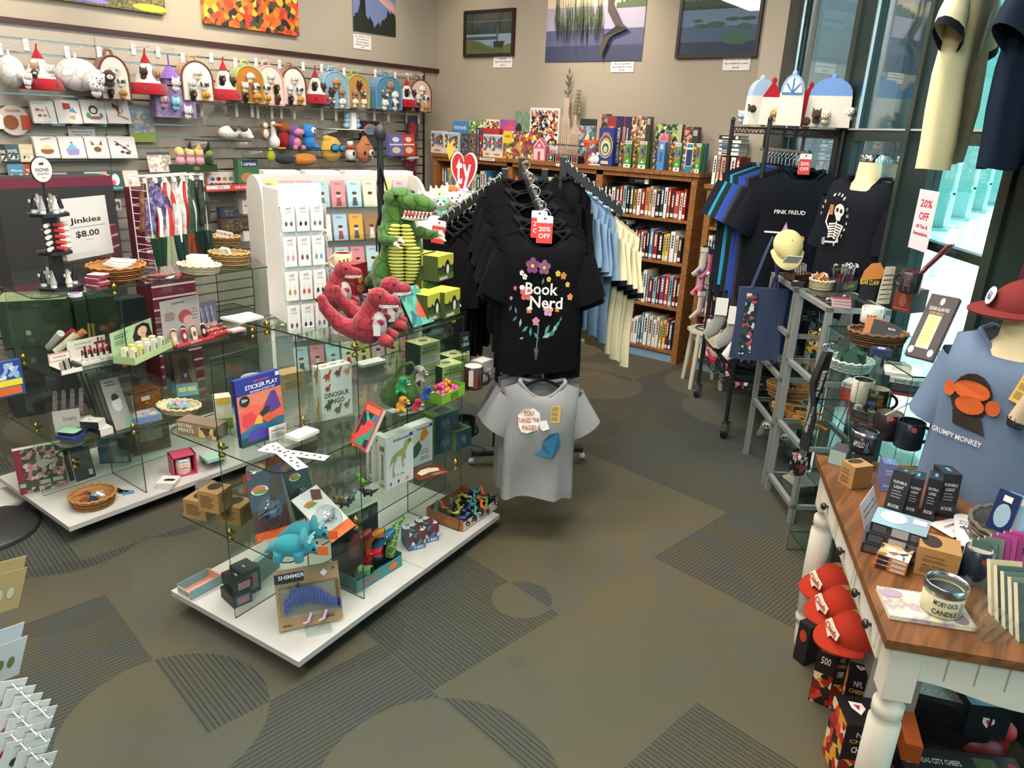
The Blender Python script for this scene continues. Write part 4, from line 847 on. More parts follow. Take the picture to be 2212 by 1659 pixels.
# -- display A: base level
pat_bird=pat(['#3f4f3c','#b57a80','#4a5b45','#d9b3b0','#3a4a38','#c98f95'],65)
pack('photo_album','red spined photo album covered in pink and green birds, standing on the white base','album',ZB,(45,1070),(148,1047),.03,(36,974),'#8f2f44',F=[('r',.14,.28,1,1,pat_bird),('r',.0,.12,1,.28,'#4a4f3a'),('r',.14,0,1,.12,pat_bird),('p',[(.36,.62),(.58,.72),(.8,.65),(.56,.5)],'#b7b0a0'),('r',.42,.15,.65,.24,'#b9b5ab'),('r',.7,.16,.92,.25,'#b9b5ab'),('r',.02,.15,.14,.24,'#b9b5ab')],topc='#cfc6b4',sidec='#a86a70')
for i,(x,y) in enumerate(((152,1040),(166,1042))):
 pack('notebook',f'dark grey notebook leaning behind the bird album, {["left","right"][i]} of two','notebook',ZB,(x,y),(x+42,y-14),.012,(x-2,y-64),'#2f3432',F=[('r',.7,.1,.9,.28,'#cfccc6')],lean=.2,sidec='#d6d2c8')
pack('notebook','teal notebook in the shade of the middle shelf','notebook',ZB,(216,1002),(282,999),.02,(216,948),'#1f5563',F=[('r',.5,.05,.95,.3,'#8a9a98')])
pack('carton','brown shipping carton at the back of the white base','box',ZB,(290,985),(370,965),.12,(290,930),'#6d5a44',F=[('r',.2,.45,.8,.95,'#8f8a82')])
o,c=basket('round wicker basket of key rings on the white base',ZB,(203,1088),.078,.05)
for i in range(9):
 a=i*2.4;r_=.045*((i%3+1)/3);hx=['#2c3850','#7d9a78','#9a3a34','#c9ccd0','#22252c'][i%5];b=M();b.box(-.02,-.008,0,.02,.008,.006,mat(hx,.3));b.tube([(.02,0,.003)]+[(.03+.01*cos(q),.01*sin(q),.003) for q in(pi,pi*1.5,0,pi*.5,pi)],.001,CHR,5)
 b.obj('key_ring',None,(c.x+r_*cos(a),c.y+r_*sin(a),ZB+.03+.003*i),(.3*sin(i),.2,a),f'{["navy","green","red","silver","black"][i%5]} key ring in the round wicker basket on the base','key ring','key rings in the wicker basket')
for i in range(3):
 b=M();b.box(-.022,-.01,0,.022,.01,.008,mat(['#24303f','#3c3f44','#5b86a0'][i],.3));c2=G(258+i*10,1062+i*2,ZB);b.obj('key_ring',None,(c2.x,c2.y,ZB+.0006),.6*i,f'{["navy","grey","light blue"][i]} key ring lying loose beside the round wicker basket','key ring')
a,w,rz,h=pxbox(ZB,(377,1034),(428,1022),(374,991));d_=.09
b=M(frame_(a,Vector((cos(rz),sin(rz),0)),Vector((-sin(rz),cos(rz),0)),(0,0,1)));PK=pat(['#d0506e','#c2385c','#dd7088','#c2385c'],40,'check');b.T=Matrix()
b.box(0,0,0,.004,d_,h,PK);b.box(0,d_-.004,0,w,d_,h,mat('#b5304f'));b.box(0,0,0,w,d_,.004,mat('#c2385c'));b.box(0,0,h-.004,w,d_,h,PK);b.box(w-.006,0,0,w,d_,h,mat('#cc4868'))
o=b.obj('gift_box',None,a,rz,'open pink checked gift box on the white base','box')
ux=Vector((cos(rz),sin(rz),0));uy=Vector((-sin(rz),cos(rz),0));mc=a+ux*w*.5+uy*.043
mug('white mug printed Coffee four times, inside the pink gift box',ZB+.004,None,.036,h*.75,'#e6e2dc',pi*.9,[('t','Coffee',.5,.85,.8,.15,'#6fa3b8'),('t','Coffee',.5,.65,.8,.15,'#d9a13a'),('t','Coffee',.5,.45,.8,.17,'#c23a2a'),('t','Coffee',.5,.25,.8,.14,'#b9b5ae')],c=Vector((mc.x,mc.y,0)))
for i in range(3):
 tin(f'white coaster with a black cow, {["bottom","middle","top"][i]} of the stack beside the pink box',ZB,(333+i*2,1056),.085,.085,.008,'#e3dfd8',35+3*i,[('p',[(.25,.45),(.4,.6),(.75,.6),(.9,.5),(.8,.35),(.35,.35)],'#1f1f24')] if i==2 else(),'#cfcac2','coaster','coaster','white coasters by the pink box',.008,i*.009)
for i in range(4):
 pack('soap_box',f'mint green flat box, {ORD[i]} from the bottom of the stack on the white base','box',ZB+i*.0155,(446+i,1002),(490,990),.09,.015,'#9fc4b2',group='mint boxes stacked on the base')
 # -- display A: lower glass shelf
def arch_sheet(label,z,px,w,h,rz,n=1):
 c=G(*px,z)
pack('sleep_card','clear card printed Dreams holding floral nail files','card',Z1,(120,935),(178,925),.012,(116,893),'#b7b2aa',F=[('t','Dreamy',.6,.55,.5,.3,'#77736d')],lean=.15)
for i in range(4):
 c=G(103+i*19,925-i*3,Z1);b=M();P=[(.012*cos(a),.012*sin(a)+.15) for a in[pi*k/8 for k in range(9)]]+[(-.012*cos(a),-.012*sin(a)+.012) for a in[pi*k/8 for k in range(9)]]
 b.T=frame_((0,0,0),(1,0,0),(0,0,1),(0,-1,0));b.prism(P,0,.003,pat(['#8f8a88','#b5a9a6','#c99a9c','#8f8a88'],90));b.obj('nail_file',None,(c.x,c.y+.03,Z1+.002),(-.1,.1,.3),f'floral nail file standing behind the Dreamy card, {ORD[i]} from the left','nail file','floral nail files on the lower glass shelf')
for i in range(5):
 pack('eye_mask_box',f'grey sleep mask box, {["frontmost","second","third","fourth","rearmost"][i]} of the leaning row of five','box',Z1,(251-14*i,931-12*i),(290-14*i,920-12*i),.02,(217-14*i,836-9*i),'#6f6f6b',sidec='#55544f',lean=.42,group='grey sleep mask boxes leaning in a row',
F=[('r',.0,0,1,1,'#8b8b86'),('e',.5,.62,.2,.08,'#202126'),('p',[(.25,.56),(.75,.6),(.78,.5),(.25,.44)],'#b9bec0'),('e',.5,.44,.24,.09,'#b9b4ae'),('l',.2,.82,.8,.94,2,'#44443f'),('p',[(.5,0),(1,0),(1,.22),(.7,.2)],'#6f8f7c')] if i==0 else())
for i,(z0,x,y) in enumerate(((0,218,944),(.032,214,927))):
 pack('boxed_gift',f'slim black and white gift box, {["lower","upper"][i]} of two on the lower glass shelf','box',Z1+z0,(168+i*6,917+i*8),(x,y),.055,.03,'#26262a',sidec='#d6d1ca',T=[('r',0,0,1,1,'#cfc9c2'),('e',.35,.5,.05,.1,'#333')])
tin('dark blue flat mirror tin under the green one',Z1,(118,947),.1,.07,.01,'#2f3f77',25,(),None,'compact_tin','tin')
tin('mint green rounded tin lying on the blue tin',Z1,(123,945),.085,.06,.014,'#8fc0a0',30,(),'#22262a','compact_tin','tin',r=.015,dz=.011)
tin('dark blue rounded tin right of the green one',Z1,(150,936),.07,.05,.01,'#2f3f77',30,(),None,'compact_tin','tin')
pack('wooden_box','wooden recipe box with a label slot on its drawer front','box',Z1,(288,893),(350,876),.1,(277,853),wood('#6f4423','#8f5f33',5),F=[('r',.32,.5,.62,.72,'#d9cfc0'),('r',.45,.3,.55,.42,'#b9863c'),('r',.1,.93,.9,.96,'#3c2414')])
pack('tin_box','pale blue flat tin with a picture on its lid, below the wooden box','box',Z1,(289,920),(351,906),.1,.028,'#6f84ac',T=[('r',.1,.1,.9,.9,pat(['#c9b47a','#8f9fc0','#7a6f58'],50))])
o,c=basket('oval cream basket of pink and blue wrapped soaps',Z1,(388,890),.08,.035,('#d6caa0','#b5a878'),.055,1.3)
for i in range(7):
 a=i*.9;b=M();b.ell((0,0,0),(.016,.012,.012),mat(['#d98fa0','#7fb5b8'][i%2],.5),n=10);b.box(-.022,-.015,-.004,.022,.015,0,mat('#7fb5b8',.4))
 b.obj('wrapped_soap',None,(c.x+.045*cos(a)*(i%3+1)/3,c.y+.035*sin(a)*(i%3+1)/3,Z1+.035+.002*i),(.2,.1*i,a),f'wrapped {["pink","blue"][i%2]} soap in the oval cream basket','soap','wrapped soaps in the cream basket')
for i in range(3):
 pack('puzzle_box',f'portrait dog puzzle box with a turquoise foot, {["front","middle","rear"][i]} of three leaning','box',Z1,(383-10*i,858-8*i),(430-10*i,852-8*i),.02,(350-8*i,772-5*i),'#4a3a3c',sidec='#a86a80',lean=.3,group='portrait dog puzzle boxes',F=[('r',.05,.28,.95,.97,'#6f5f3f'),('e',.5,.68,.22,.18,'#5a3c2c'),('p',[(.2,.3),(.35,.52),(.65,.52),(.8,.3)],'#3a3034'),('p',[(.4,.5),(.6,.5),(.5,.4)],'#8fb5b5'),('r',0,0,1,.28,'#5fa3a6'),('r',.1,.1,.45,.2,'#d9cf8f'),('r',.5,.1,.9,.2,'#d9cf8f')] if i==0 else[('r',.0,.0,1,.28,'#5fa3a6')])
pack('mint_display','RETIRE MINTS counter box of pink tins at the left shelf corner','box',Z2,(384,937),(468,953),.06,(380,908),'#6b5a48',F=[('r',0,0,1,1,'#8a7a5c'),('t','RETIRE',.22,.72,.36,.25,'#e9e2cf'),('t','MINTS',.24,.38,.4,.28,'#e9e2cf'),('r',.5,.05,1,.8,pat(['#a9784a','#5c4a34','#d9c08a','#3a3428'],55))])
for i in range(4):tin(f'pink mint tin in the RETIRE MINTS box, {ORD[i]} from the left',Z2,(391+i*20,934+i*4),.032,.04,.012,'#c98fa0',5,[('r',.2,.2,.8,.8,'#8f5a7a')],None,'mint_tin','tin','pink tins in the RETIRE MINTS box',.006,.034)
pack('card_holder','tall cream and green card holder behind the RETIRE MINTS box','holder',Z2,(470,930),(505,925),.05,(462,862),'#cfc7ac',F=[('r',0,0,1,.35,'#6f8a2c'),('r',.1,.8,.9,1,'#d9a84a')])
# -- display A: upper glass shelf
pack('cosmetic_display','white AVENUE counter display of lipsticks','display',Z2,(178,792),(260,772),.1,.014,'#d6d0c6',T=(),parts=lambda o,w,h,d:(lambda b:(b.box(0,d-.004,0,w,d,.085,mat('#d3cdc0')),setattr(b,'T',frame_((0,d-.004,0),(1,0,0),(0,0,1),(0,-1,0))),deco(b,[('t','AVENUE',.4,.8,.45,.1,'#8a8274'),('l',.2,.5,.6,.65,2,'#a9a294'),('r',.68,.62,1,.74,'#6f2030'),('r',.78,.76,.82,.95,'#2a2024'),('r',.88,.76,.91,.9,'#2a2024')],w,.085),b.obj('header_card',o)))(M()))
LPC=['#7a1f34','#8f2f44','#6a1a2c','#a03a50']
for i in range(16):
 col_,row_=i%6,i//6;c=G(181+col_*13+row_*5,782-row_*9-col_*2.5,Z2+.014);b=M();b.lathe([(.006,0),(.006,.028)],mat(['#d9d4cc','#1f1c20'][row_%2],.3),n=10);b.lathe([(.0045,.028),(.0045,.05)],mat(LPC[i%4],.3),n=10)
 b.obj('lipstick',None,(c.x,c.y,Z2+.0146),(rnd.uniform(-.05,.05),0,0),f'wine red lipstick standing in the white counter display, {ORD[i]} of the block','lipstick','lipsticks in the white counter display')
def open_carton(label,z,p1,p2,d,h,col,side='#1f1d20',F=(),back=0,name='counter_box',inner=None,bF=()):
 a,w,rz,_=pxbox(z,p1,p2,.05);b=M();c=mm(col);s_=mm(side);i_=mm(inner or col);t=.002
 b.box(0,0,0,w,d,t,i_);b.box(0,0,0,w,t,h,c);b.box(0,0,0,t,d,h*1.2,s_);b.box(w-t,0,0,w,d,h*1.2,s_);b.box(0,d-t,0,w,d,max(h*1.2,back),i_)
 b.T=frame_((0,0,0),(1,0,0),(0,0,1),(0,-1,0));deco(b,F,w,h);b.T=frame_((0,d-t,0),(1,0,0),(0,0,1),(0,-1,0));deco(b,bF,w,max(h,back))
 return b.obj(name,None,a+Vector((0,0,.0006)),rz,label,'display box'),a,w,rz
def inbox(a,w,rz,u,v,z):ux=Vector((cos(rz),sin(rz),0));uy=Vector((-sin(rz),cos(rz),0));q=a+ux*(u*w)+uy*v;return Vector((q.x,q.y,z))
o,a,w,rz=open_carton('black sided counter box of small pens with a pink striped header',Z2,(133,812),(180,801),.09,.018,'#e0dad0',back=.07,bF=[('r',0,.5,1,1,'#d98a90'),('r',.05,.55,.95,.92,'#e3dcd0'),('t','AVENUE',.5,.75,.6,.12,'#6f675c')])
for i in range(6):q=inbox(a,w,rz,.2+.12*i,.03+.006*i,Z2+.003);b=M();b.lathe([(.004,0),(.004,.03),(.003,.045)],mat(['#c99a90','#8fb39a','#22252a'][i%3],.3),n=8);b.obj('lip_gloss',None,q,(.1,.05,0),f'{["peach","green","black"][i%3]} gloss tube in the black sided box','lip gloss','gloss tubes in the black sided box')
for i,(x,y,cc,L_) in enumerate(((108,742,'#d9d6cc',.16),(128,735,'#b5403a',.13),(148,735,'#d98a5a',.12),(122,752,'#cfd0b0',.14))):
 c=G(x,y+20,Z2);b=M();b.tube([(0,0,.02),(L_*.6,.02,.02+L_*.5)],.016,mat(cc,.5),10);b.obj('gift_tube',None,(c.x,c.y,Z2+.004),.3*i,f'{["white floral","red","orange","pale green"][i]} tube leaning behind the AVENUE display','tube')
pack('booklet','small yellow landscape booklet between the two counter displays','booklet',Z2,(193,742),(206,742),.01,(200,700),'#c9a24a',F=[('r',0,0,1,.5,'#d9c07a')],lean=.1)
o,a,w,rz=open_carton('mint green center stage counter display with a portrait of a dark haired woman',Z2,(292,790),(376,750),.1,.028,'#b9cf94','#a3bf88',back=.13,inner='#a9c496',name='counter_display',bF=[('t','center',.25,.85,.34,.07,'#41583c'),('t','stage',.22,.76,.28,.07,'#41583c'),('l',.08,.5,.4,.68,4,'#6f8a66'),('p',[(.55,.3),(.5,.6),(.6,.92),(.78,.96),(.92,.85),(.95,.6),(1,.3)],'#201c20'),('e',.74,.68,.12,.17,'#d9b39a'),('p',[(.5,.1),(.56,.38),(.72,.48),(.95,.42),(1,.1)],'#8a4226'),('p',[(.68,.36),(.7,.6),(.8,.6),(.82,.36)],'#d9b39a'),('e',.75,.6,.03,.012,'#9a2f2c')])
for i in range(10):
 q=inbox(a,w,rz,.08+.17*(i%5),.015+.04*(i//5),Z2+.004);b=M();b.box(0,0,0,.024,.02,.06,mat(['#e6e0c0','#e2d27a','#dfe0d6','#e2dcc8','#d9d8c8'][i%5],.5));b.T=frame_((0,0,0),(1,0,0),(0,0,1),(0,-1,0));deco(b,[('r',.25,.08,.8,.75,'#7d8a86')],.024,.06)
 b.obj('perfume_box',None,q,rz,f'{["cream","yellow","white","ivory","pale grey"][i%5]} windowed perfume box in the {["front","back"][i//5]} row of center stage','box','perfume boxes in the mint display')
o,a,w,rz=open_carton('red Optimum counter tray holding foot files',Z2,(383,752),(464,730),.09,.014,'#cc4350','#b53a46',inner='#a9a29c',F=[('t','Optimum',.5,.5,.3,.7,'#efe0dc')],back=.2,bF=[('r',0,0,1,1,'#b5afac'),('t','Optimum',.45,.9,.34,.07,'#1d1d20'),('e',.6,.55,.18,.16,'#a8505a'),('e',.68,.45,.14,.12,'#caa39a'),('l',.08,.5,.38,.7,4,'#8f5a66'),('l',.78,.4,.95,.7,4,'#8a8688')])
for i in range(11):
 q=inbox(a,w,rz,.02+.085*i,.012+.024*(i%3),Z2+.006);b=M(frame_((0,0,0),(1,0,0),(0,0,1),(0,-1,0)));P=[(.013*cos(t),.013*sin(t)+.055) for t in[pi*k/8 for k in range(9)]]+[(-.012*cos(t),-.012*sin(t)+.012) for t in[pi*k/8 for k in range(9)]]
 b.prism(P,0,.004,mat(['#c9a992','#2a2628','#d9c3b5','#8f2a3c'][i%4],.35));b.T=b.T @ Matrix.Translation((0,.035,.004));b.prism([(.008*cos(t),.013*sin(t)) for t in[2*pi*k/12 for k in range(12)]],0,.001,mat(['#e2cbb5','#c9bfb8','#6a5a50','#e2cbb5'][i%4],.4))
 b.obj('pocket_mirror',None,q,(-.2,0,rz),f'{["tan","black","cream","wine"][i%4]} rounded file in the red tray, {ORD[i]} from the left','foot file','rounded files in the red tray')
o,a,w,rz=open_carton('coral counter tray of wrapped tape rolls at the shelf corner',Z2,(440,735),(500,716),.09,.012,'#c9403c','#b5383a',back=.15,bF=[('r',0,0,1,.3,'#d9cfc8'),('t','AVENUE',.5,.18,.6,.09,'#6f6a68'),('r',0,.3,1,1,'#6f7890')])
for i in range(5):q=inbox(a,w,rz,.08+.18*i,.075,Z2+.05);b=M();b.box(0,0,0,.009,.003,.11,pat(['#7d86a8','#a9a3b5','#c99aa0'],90));b.obj('nail_file',None,q,(-.15,0,rz),f'blue floral nail file, {ORD[i]} from the left in the coral tray','nail file','blue floral nail files')
for i in range(9):q=inbox(a,w,rz,.3+.22*(i%3),.01+.02*((i//3)%3),Z2+.004+.012*(i//3));b=M();b.tube([(0,0,.006),(.035,0,.006)],.006,pat(['#b53f3a','#d9c9b5','#5a3434'],110),8);b.obj('pattern_roll',None,q,rz,f'red patterned wrapped roll in the coral tray, layer {["one","two","three"][i//3]}','roll','patterned rolls in the coral tray')
for i in range(3):pack('card_pack',f'pink card pack, {["bottom","middle","top"][i]} of the stack at the shelf edge','card pack',Z2+i*.01,(504,722-i),(532,715-i),.05,.0095,'#d9a0a8',topc='#e3c9c9')
# -- display A: top
def coiltext():pass
pack('sign_riser','clear acrylic box under the price sign','stand',ZA,(150,622),(250,600),.1,(150,563),CLR)
a,w,rz,h=pxbox(ZA+.075,(147,565),(246,546),(138,432))
pk('price_sign','white sign reading Jinkies $8.00 in a clear stand','sign',a,w,rz,h,.006,'#cfcbc8',F=[('t','Jinkies',.5,.62,.66,.12,'#1d1c20'),('t','$8.00',.5,.4,.5,.12,'#1d1c20'),('r',.15,.52,.9,.525,'#44434a'),('r',.42,.3,.6,.304,'#44434a')],lean=.03)
for i in range(4):tin(f'pink and white tin, {ORD[i]} from the bottom of the stack by the brown basket',ZA,(182+(i%2)*6,622),.075,.055,.013,'#d6c3c3',15+5*i,[('r',.1,.1,.9,.9,'#cdb6b5')],'#8a3a4c','mint_tin','tin','pink and white tins by the brown basket',.012,i*.014)
tin('small round glass paperweight with a purple picture',ZA,(142,640),.05,.05,.012,'#c9ccd0',0,[('e',.5,.5,.4,.4,'#8a4a80')],None,'paperweight','paperweight',r=.024)
pack('acrylic_organizer','clear organizer of burgundy cards beside the white sign','organizer',ZA,(243,570),(262,562),.08,(240,490),'#6f2a40',F=[('r',0,.7,1,.76,'#b9a9ac'),('r',0,.4,1,.46,'#b9a9ac')])
o,c=basket('round brown woven basket with white socks, in front of the price sign',ZA,(255,603),.088,.062,('#a86f3a','#75481f'),None,1.3)
for i in range(3):b=M();b.box(0,0,0,.1,.05,.008,mat('#e6e2da',.7));b.T=Matrix.Translation((0,0,.008));deco(b,[('t','JOY',.5,.5,.5,.6,'#26262a')],.1,.05);b.obj('gift_card',None,(c.x-.06+.012*i,c.y-.03+.01*i,ZA+.056+.009*i),(0,.1,.4+.3*i),f'white card with black lettering in the brown basket, {["lowest","middle","uppermost"][i]}','card')
o,c=basket('oval cream lattice basket of white paper goods',ZA,(432,590),.085,.04,('#d9d0b0','#b9ad88'),.055,1.2)
for i in range(4):b=M();b.box(0,0,0,.11-.01*i,.06,.01,mat('#ded9cf',.8));b.obj('paper_pack',None,(c.x-.055,c.y-.03,ZA+.034+.0105*i),(0,0,.3+.12*i),f'white paper pack in the cream lattice basket, {ORD[i]} from the bottom','paper pack','paper packs in the cream lattice basket')
o,c=basket('oval tan wicker basket of small white games, nearer of two',ZA,(497,572),.088,.06,('#b5935c','#85683a'),.062,1.15)
for i in range(5):b=M();b.box(0,0,0,.028,.012,.06,mat('#dedacf',.6));b.T=frame_((0,0,0),(1,0,0),(0,0,1),(0,-1,0));deco(b,[('l',.2,.2,.8,.9,4,'#33332f')],.028,.06);b.obj('mini_game',None,(c.x-.06+.02*i,c.y-.02,ZA+.02),(-.5+.1*i,-.5,.3),f'small white printed packet in the nearer tan basket, {ORD[i]} from the left','packet','white packets in the nearer tan basket')
o,c=basket('oval tan wicker basket with EDGE cards, farther of two',ZA,(483,530),.085,.05,('#b5935c','#85683a'),.06,1.15)
for i in range(4):b=M();b.box(0,0,0,.04,.003,.035,mat('#dedacf',.6));b.T=frame_((0,0,0),(1,0,0),(0,0,1),(0,-1,0));deco(b,[('t',['FOG','DOG','FOG','OWL'][i],.5,.5,.7,.5,'#26262a')],.04,.035);b.obj('word_card',None,(c.x-.07+.035*i,c.y,ZA+.045),(-.3,0,.2),f'white card with black letters in the farther tan basket, {ORD[i]} from the left','card')
for i in range(6):
 c=G(320+i*13,604-2*(i%3),ZA);b=M();b.box(-.03,-.012,0,.035,.012,.004,mat(['#7a2a2c','#1f1f26','#b53a3a','#2f3038','#c9b8a0','#8f2f30'][i],.5));b.obj('glasses_case',None,(c.x,c.y,ZA+.0006+.0045*(i%3)),.5*i,f'{["wine red","black","red","dark grey","beige","brick red"][i]} strap lying on the glass top between the baskets','strap')
c=G(130,622,ZA);o=empty('carousel_stand',(c.x,c.y,ZA),0,'black revolving stand with a round DIONIS sign','display stand')
for z,s_ in((0.0,.085),(.14,.065),(.29,.075)):
 b=M();b.prism([(s_*cos(2*pi*j/8+.2),s_*sin(2*pi*j/8+.2)) for j in range(8)],z,z+.012,BLK);b.obj('tier',o)
b=M();b.box(-.02,-.02,.0,.02,.02,.29,BLK);b.tube([(0,0,.29),(0,0,.42)],.004,BLK,8);b.obj('column',o)
b=M(frame_((0,0,.465),(cos(rz),sin(rz),0),(0,0,1),(sin(rz),-cos(rz),0)));ring=[(.05*cos(2*pi*j/32),.05*sin(2*pi*j/32)) for j in range(32)];b.prism(ring,0,.004,BLK);b.prism([(x*.93,y*.93) for x,y in ring],.004,.005,mat('#d6d2c9',.5));b.T=b.T @ Matrix.Translation((-.05,-.05,.005))
deco(b,[('t','DIONIS',.5,.5,.6,.12,'#3a3834'),('p',[(.38,.68),(.6,.68),(.6,.8),(.55,.76),(.4,.76)],'#1d1c20'),('r',.25,.4,.75,.41,'#55524c'),('t','GOAT MILK SKINCARE',.5,.34,.55,.05,'#55524c'),('t','EST 1982',.5,.2,.15,.05,'#55524c')],.1,.1);b.obj('round_sign',o)
def tube_(label,px,py,z,col,h=.075,r=.014,cap='#e4e2de',name='lotion_tube',q=None):
 c2=q or G(px,py,z);b=M();b.lathe([(r*.8,0),(r*.8,.015)],mat(cap,.3),n=12);R=[[(r*(1-t*.1)*cos(2*pi*j/12),r*(1-t)*sin(2*pi*j/12)+.0,.015+t*(h-.015)) for j in range(12)] for t in(0,.4,.8,.97)];b.rings(R,mat(col,.35));b.T=frame_((0,-r*.8,.015),(1,0,0),(0,0,1),(0,-1,0));b.prism([(.007*cos(2*pi*j/12),.03+.007*sin(2*pi*j/12)) for j in range(12)],0,.004,mat('#d9d6ce'))
 return b.obj(name,None,(c2.x,c2.y,z+.0006),0,label,'lotion tube','lotion tubes on the black revolving stand')
cx,cy=c.x,c.y
for t_,(z,n_,rr_) in enumerate(((.012,6,.055),(.302,6,.045))):
 for i in range(n_):a=2*pi*i/n_+.3;tube_(f'{["white","black","silver"][i%3]} lotion tube on the {["bottom","top"][t_]} tier, {ORD[i]} around',0,0,ZA+z,['#d9d6d0','#26262a','#a9a8a8'][i%3],.07,.014,q=Vector((cx+rr_*cos(a),cy+rr_*sin(a),0)))
for i in range(15):
 k_,j_=divmod(i,5);a=-pi/2+rz+(-1+k_)*1.0;b=M();b.tube([(0,0,0),(0,-.04,0)],.0085,mat(['#e0dcd6','#c9423c','#d9d6d0'][k_],.4),10);b.obj('lip_balm',None,(cx+.022*cos(a),cy+.022*sin(a),ZA+.165+.023*j_),(0,0,a+pi/2),f'{["white","red","silver"][k_]} lip balm lying in the revolving stand, {ORD[j_]} from the bottom','lip balm','lip balms in the revolving stand')
def wirerack():
 p0=G(280,590,ZA);p1=G(470,552,ZA);c=(p0+p1)/2;u_=(p1-p0).normalized();L_=(p1-p0).length*.62;zt=HZ(340,378,c)-ZA
 o=empty('wire_rack',(c.x,c.y,ZA),math.atan2(u_.y,u_.x),'white wire rack hung with patterned tea towels','rack');W_=mat('#d6d3cc',.4)
 for s_ in(-1,1):
  b=M()
  for y in(-.05,.05):b.tube([(s_*L_/2,y,0),(s_*L_/2,y,zt)],.003,W_,6)
  for k in range(12):b.tube([(s_*L_/2,-.05,zt*k/12+.01),(s_*L_/2,.05,zt*k/12+.01)],.0018,W_,5)
  b.obj('side_frame',o)
 b=M()
 for y in(-.05,.05,0):b.tube([(-L_/2,y,zt),(L_/2,y,zt)],.003,W_,6)
 for k in range(3):b.tube([(-L_/2,.05,zt*(.2+.25*k)),(L_/2,.05,zt*(.2+.25*k))],.002,W_,6)
 b.obj('top_frame',o)
 cols=[('brown leather print',['#6f4230','#8a5a44']),('purple bird',['#5a5080','#3a3454','#7a70a0']),('grey floral',['#b5aca0','#c9c0b0','#8f8578']),('red and white striped',None),('turquoise map',['#7fb0b8','#d9cdb0','#c96a4a','#5a93a8']),('white lettered',['#d9d6ce','#cfcac0','#b5b0a6']),('tan spotted',['#c2b294','#a89878']),('red and white striped',None),('grey green',['#5f6a5a','#4a5548']),('dark green lettered',['#26402f','#2f4a38']),('olive green',['#7a8a60','#6a7a54']),('black and green',['#1f2824','#2c3a30'])]
 for i,(nm,cc) in enumerate(cols):
  x=-L_/2+.02+(L_-.04)*i/11;yy=-.055 if i%2 else-.02;h=rnd.uniform(.2,.3);w_=rnd.uniform(.06,.085)
  m=pat(['#c0342f','#e4dfd6'],9,'stripe') if cc is None else pat(cc,55)
  b=M();n=10;R=[]
  for k in range(8):
   t=k/7;ww=w_*(.25+.75*min(1,t*2.2));R.append([(ww*(j/(n-1)*2-1)*.8,.014*sin(j*1.7+i)*(.3+t)+.006*sin(t*8),-t*h-(.03*abs(j/(n-1)-.5) if k==7 else 0)) for j in range(n)])
  V=[p for r in R for p in r];F=[(k*n+j,k*n+j+1,(k+1)*n+j+1,(k+1)*n+j) for k in range(7) for j in range(n-1)];b.add(V,F,m,True)
  T=frame_((c.x,c.y,ZA),(cos(o.rotation_euler.z),sin(o.rotation_euler.z),0),(-sin(o.rotation_euler.z),cos(o.rotation_euler.z),0),(0,0,1))
  q=T @ Vector((x,yy,zt-.02));r=b.obj('tea_towel',None,q,o.rotation_euler.z+rnd.uniform(-.3,.3),f'{nm} tea towel hanging on the white wire rack, {ORD[i]} from the left','tea towel','tea towels on the white wire rack')
  b=M();b.box(-.008,-.004,-.006,.008,.004,.014,mat('#e6e4e0',.4));b.tube([(0,0,.012),(0,0,.022),(.006,0,.026)],.0015,CHR,5);b.obj('clip',r)
 for i,(x,hx,nm) in enumerate(((-.45,'#1f3a2c','dark green'),(-.28,'#8f9a78','sage'),(-.05,'#223c38','deep green rose'),(.12,'#7a4028','rust brown'),(.3,'#1c2a26','black green'),(.42,'#2f4a3a','bottle green'))):
  b=M();n=10;R=[]
  for k in range(6):
   t=k/5;ww=.05*(.4+.6*t if i%2 else 1-.5*t);R.append([(ww*(j/(n-1)*2-1),.015*sin(j*1.5+i),-t*.13) for j in range(n)])
  V=[p for r in R for p in r];b.add(V,[(k*n+j,k*n+j+1,(k+1)*n+j+1,(k+1)*n+j) for k in range(5) for j in range(n-1)],fabric(hx),True);q=Matrix.Rotation(o.rotation_euler.z,4,'Z') @ Vector((x*L_,-.07,0));b.obj('scarf',None,(c.x+q.x,c.y+q.y,ZA+.15),o.rotation_euler.z,f'{nm} scarf hanging low on the white wire rack','scarf')
wirerack()
pk('display_cabinet','tall dark cabinet with a burgundy top band behind the revolving stand','cabinet',(XL+.55,1.55,0),.62,pi/2,1.36,.2,'#2f2e30',F=[('r',0,.96,1,1,'#6a2138'),('r',.3,.79,.42,.794,'#8a8688'),('r',.52,.79,.64,.794,'#8a8688')])
pk('drawer_tower','tall burgundy drawer tower behind the price sign','drawers',(XL+.6,2.3,0),.3,pi/2,1.28,.2,'#6a2138',F=[('r',0,.1+.06*k,1,.11+.06*k,'#c9c0c0') for k in range(14)])
pack('canvas_bag','dark green lidded storage case seen through the glass at the left','case',Z2,(8,752),(158,742),.2,(2,652),'#2c3d2c',topc='#8a9068',F=[('r',.12,.12,.6,.8,'#3a4a38'),('r',.35,.25,.42,.35,'#a9a89c')])
pack('storage_box','dark green box behind the center stage display','box',Z2,(170,730),(255,716),.15,(165,650),'#24382a')
pack('dark_case','black sloping case standing on the lower shelf at the far left','case',Z1,(36,905),(100,893),.2,(28,833),'#2b2a28')
pack('navy_box','navy blue box behind the Optimum tray','box',Z2,(258,700),(320,690),.1,(258,650),'#1c2233')
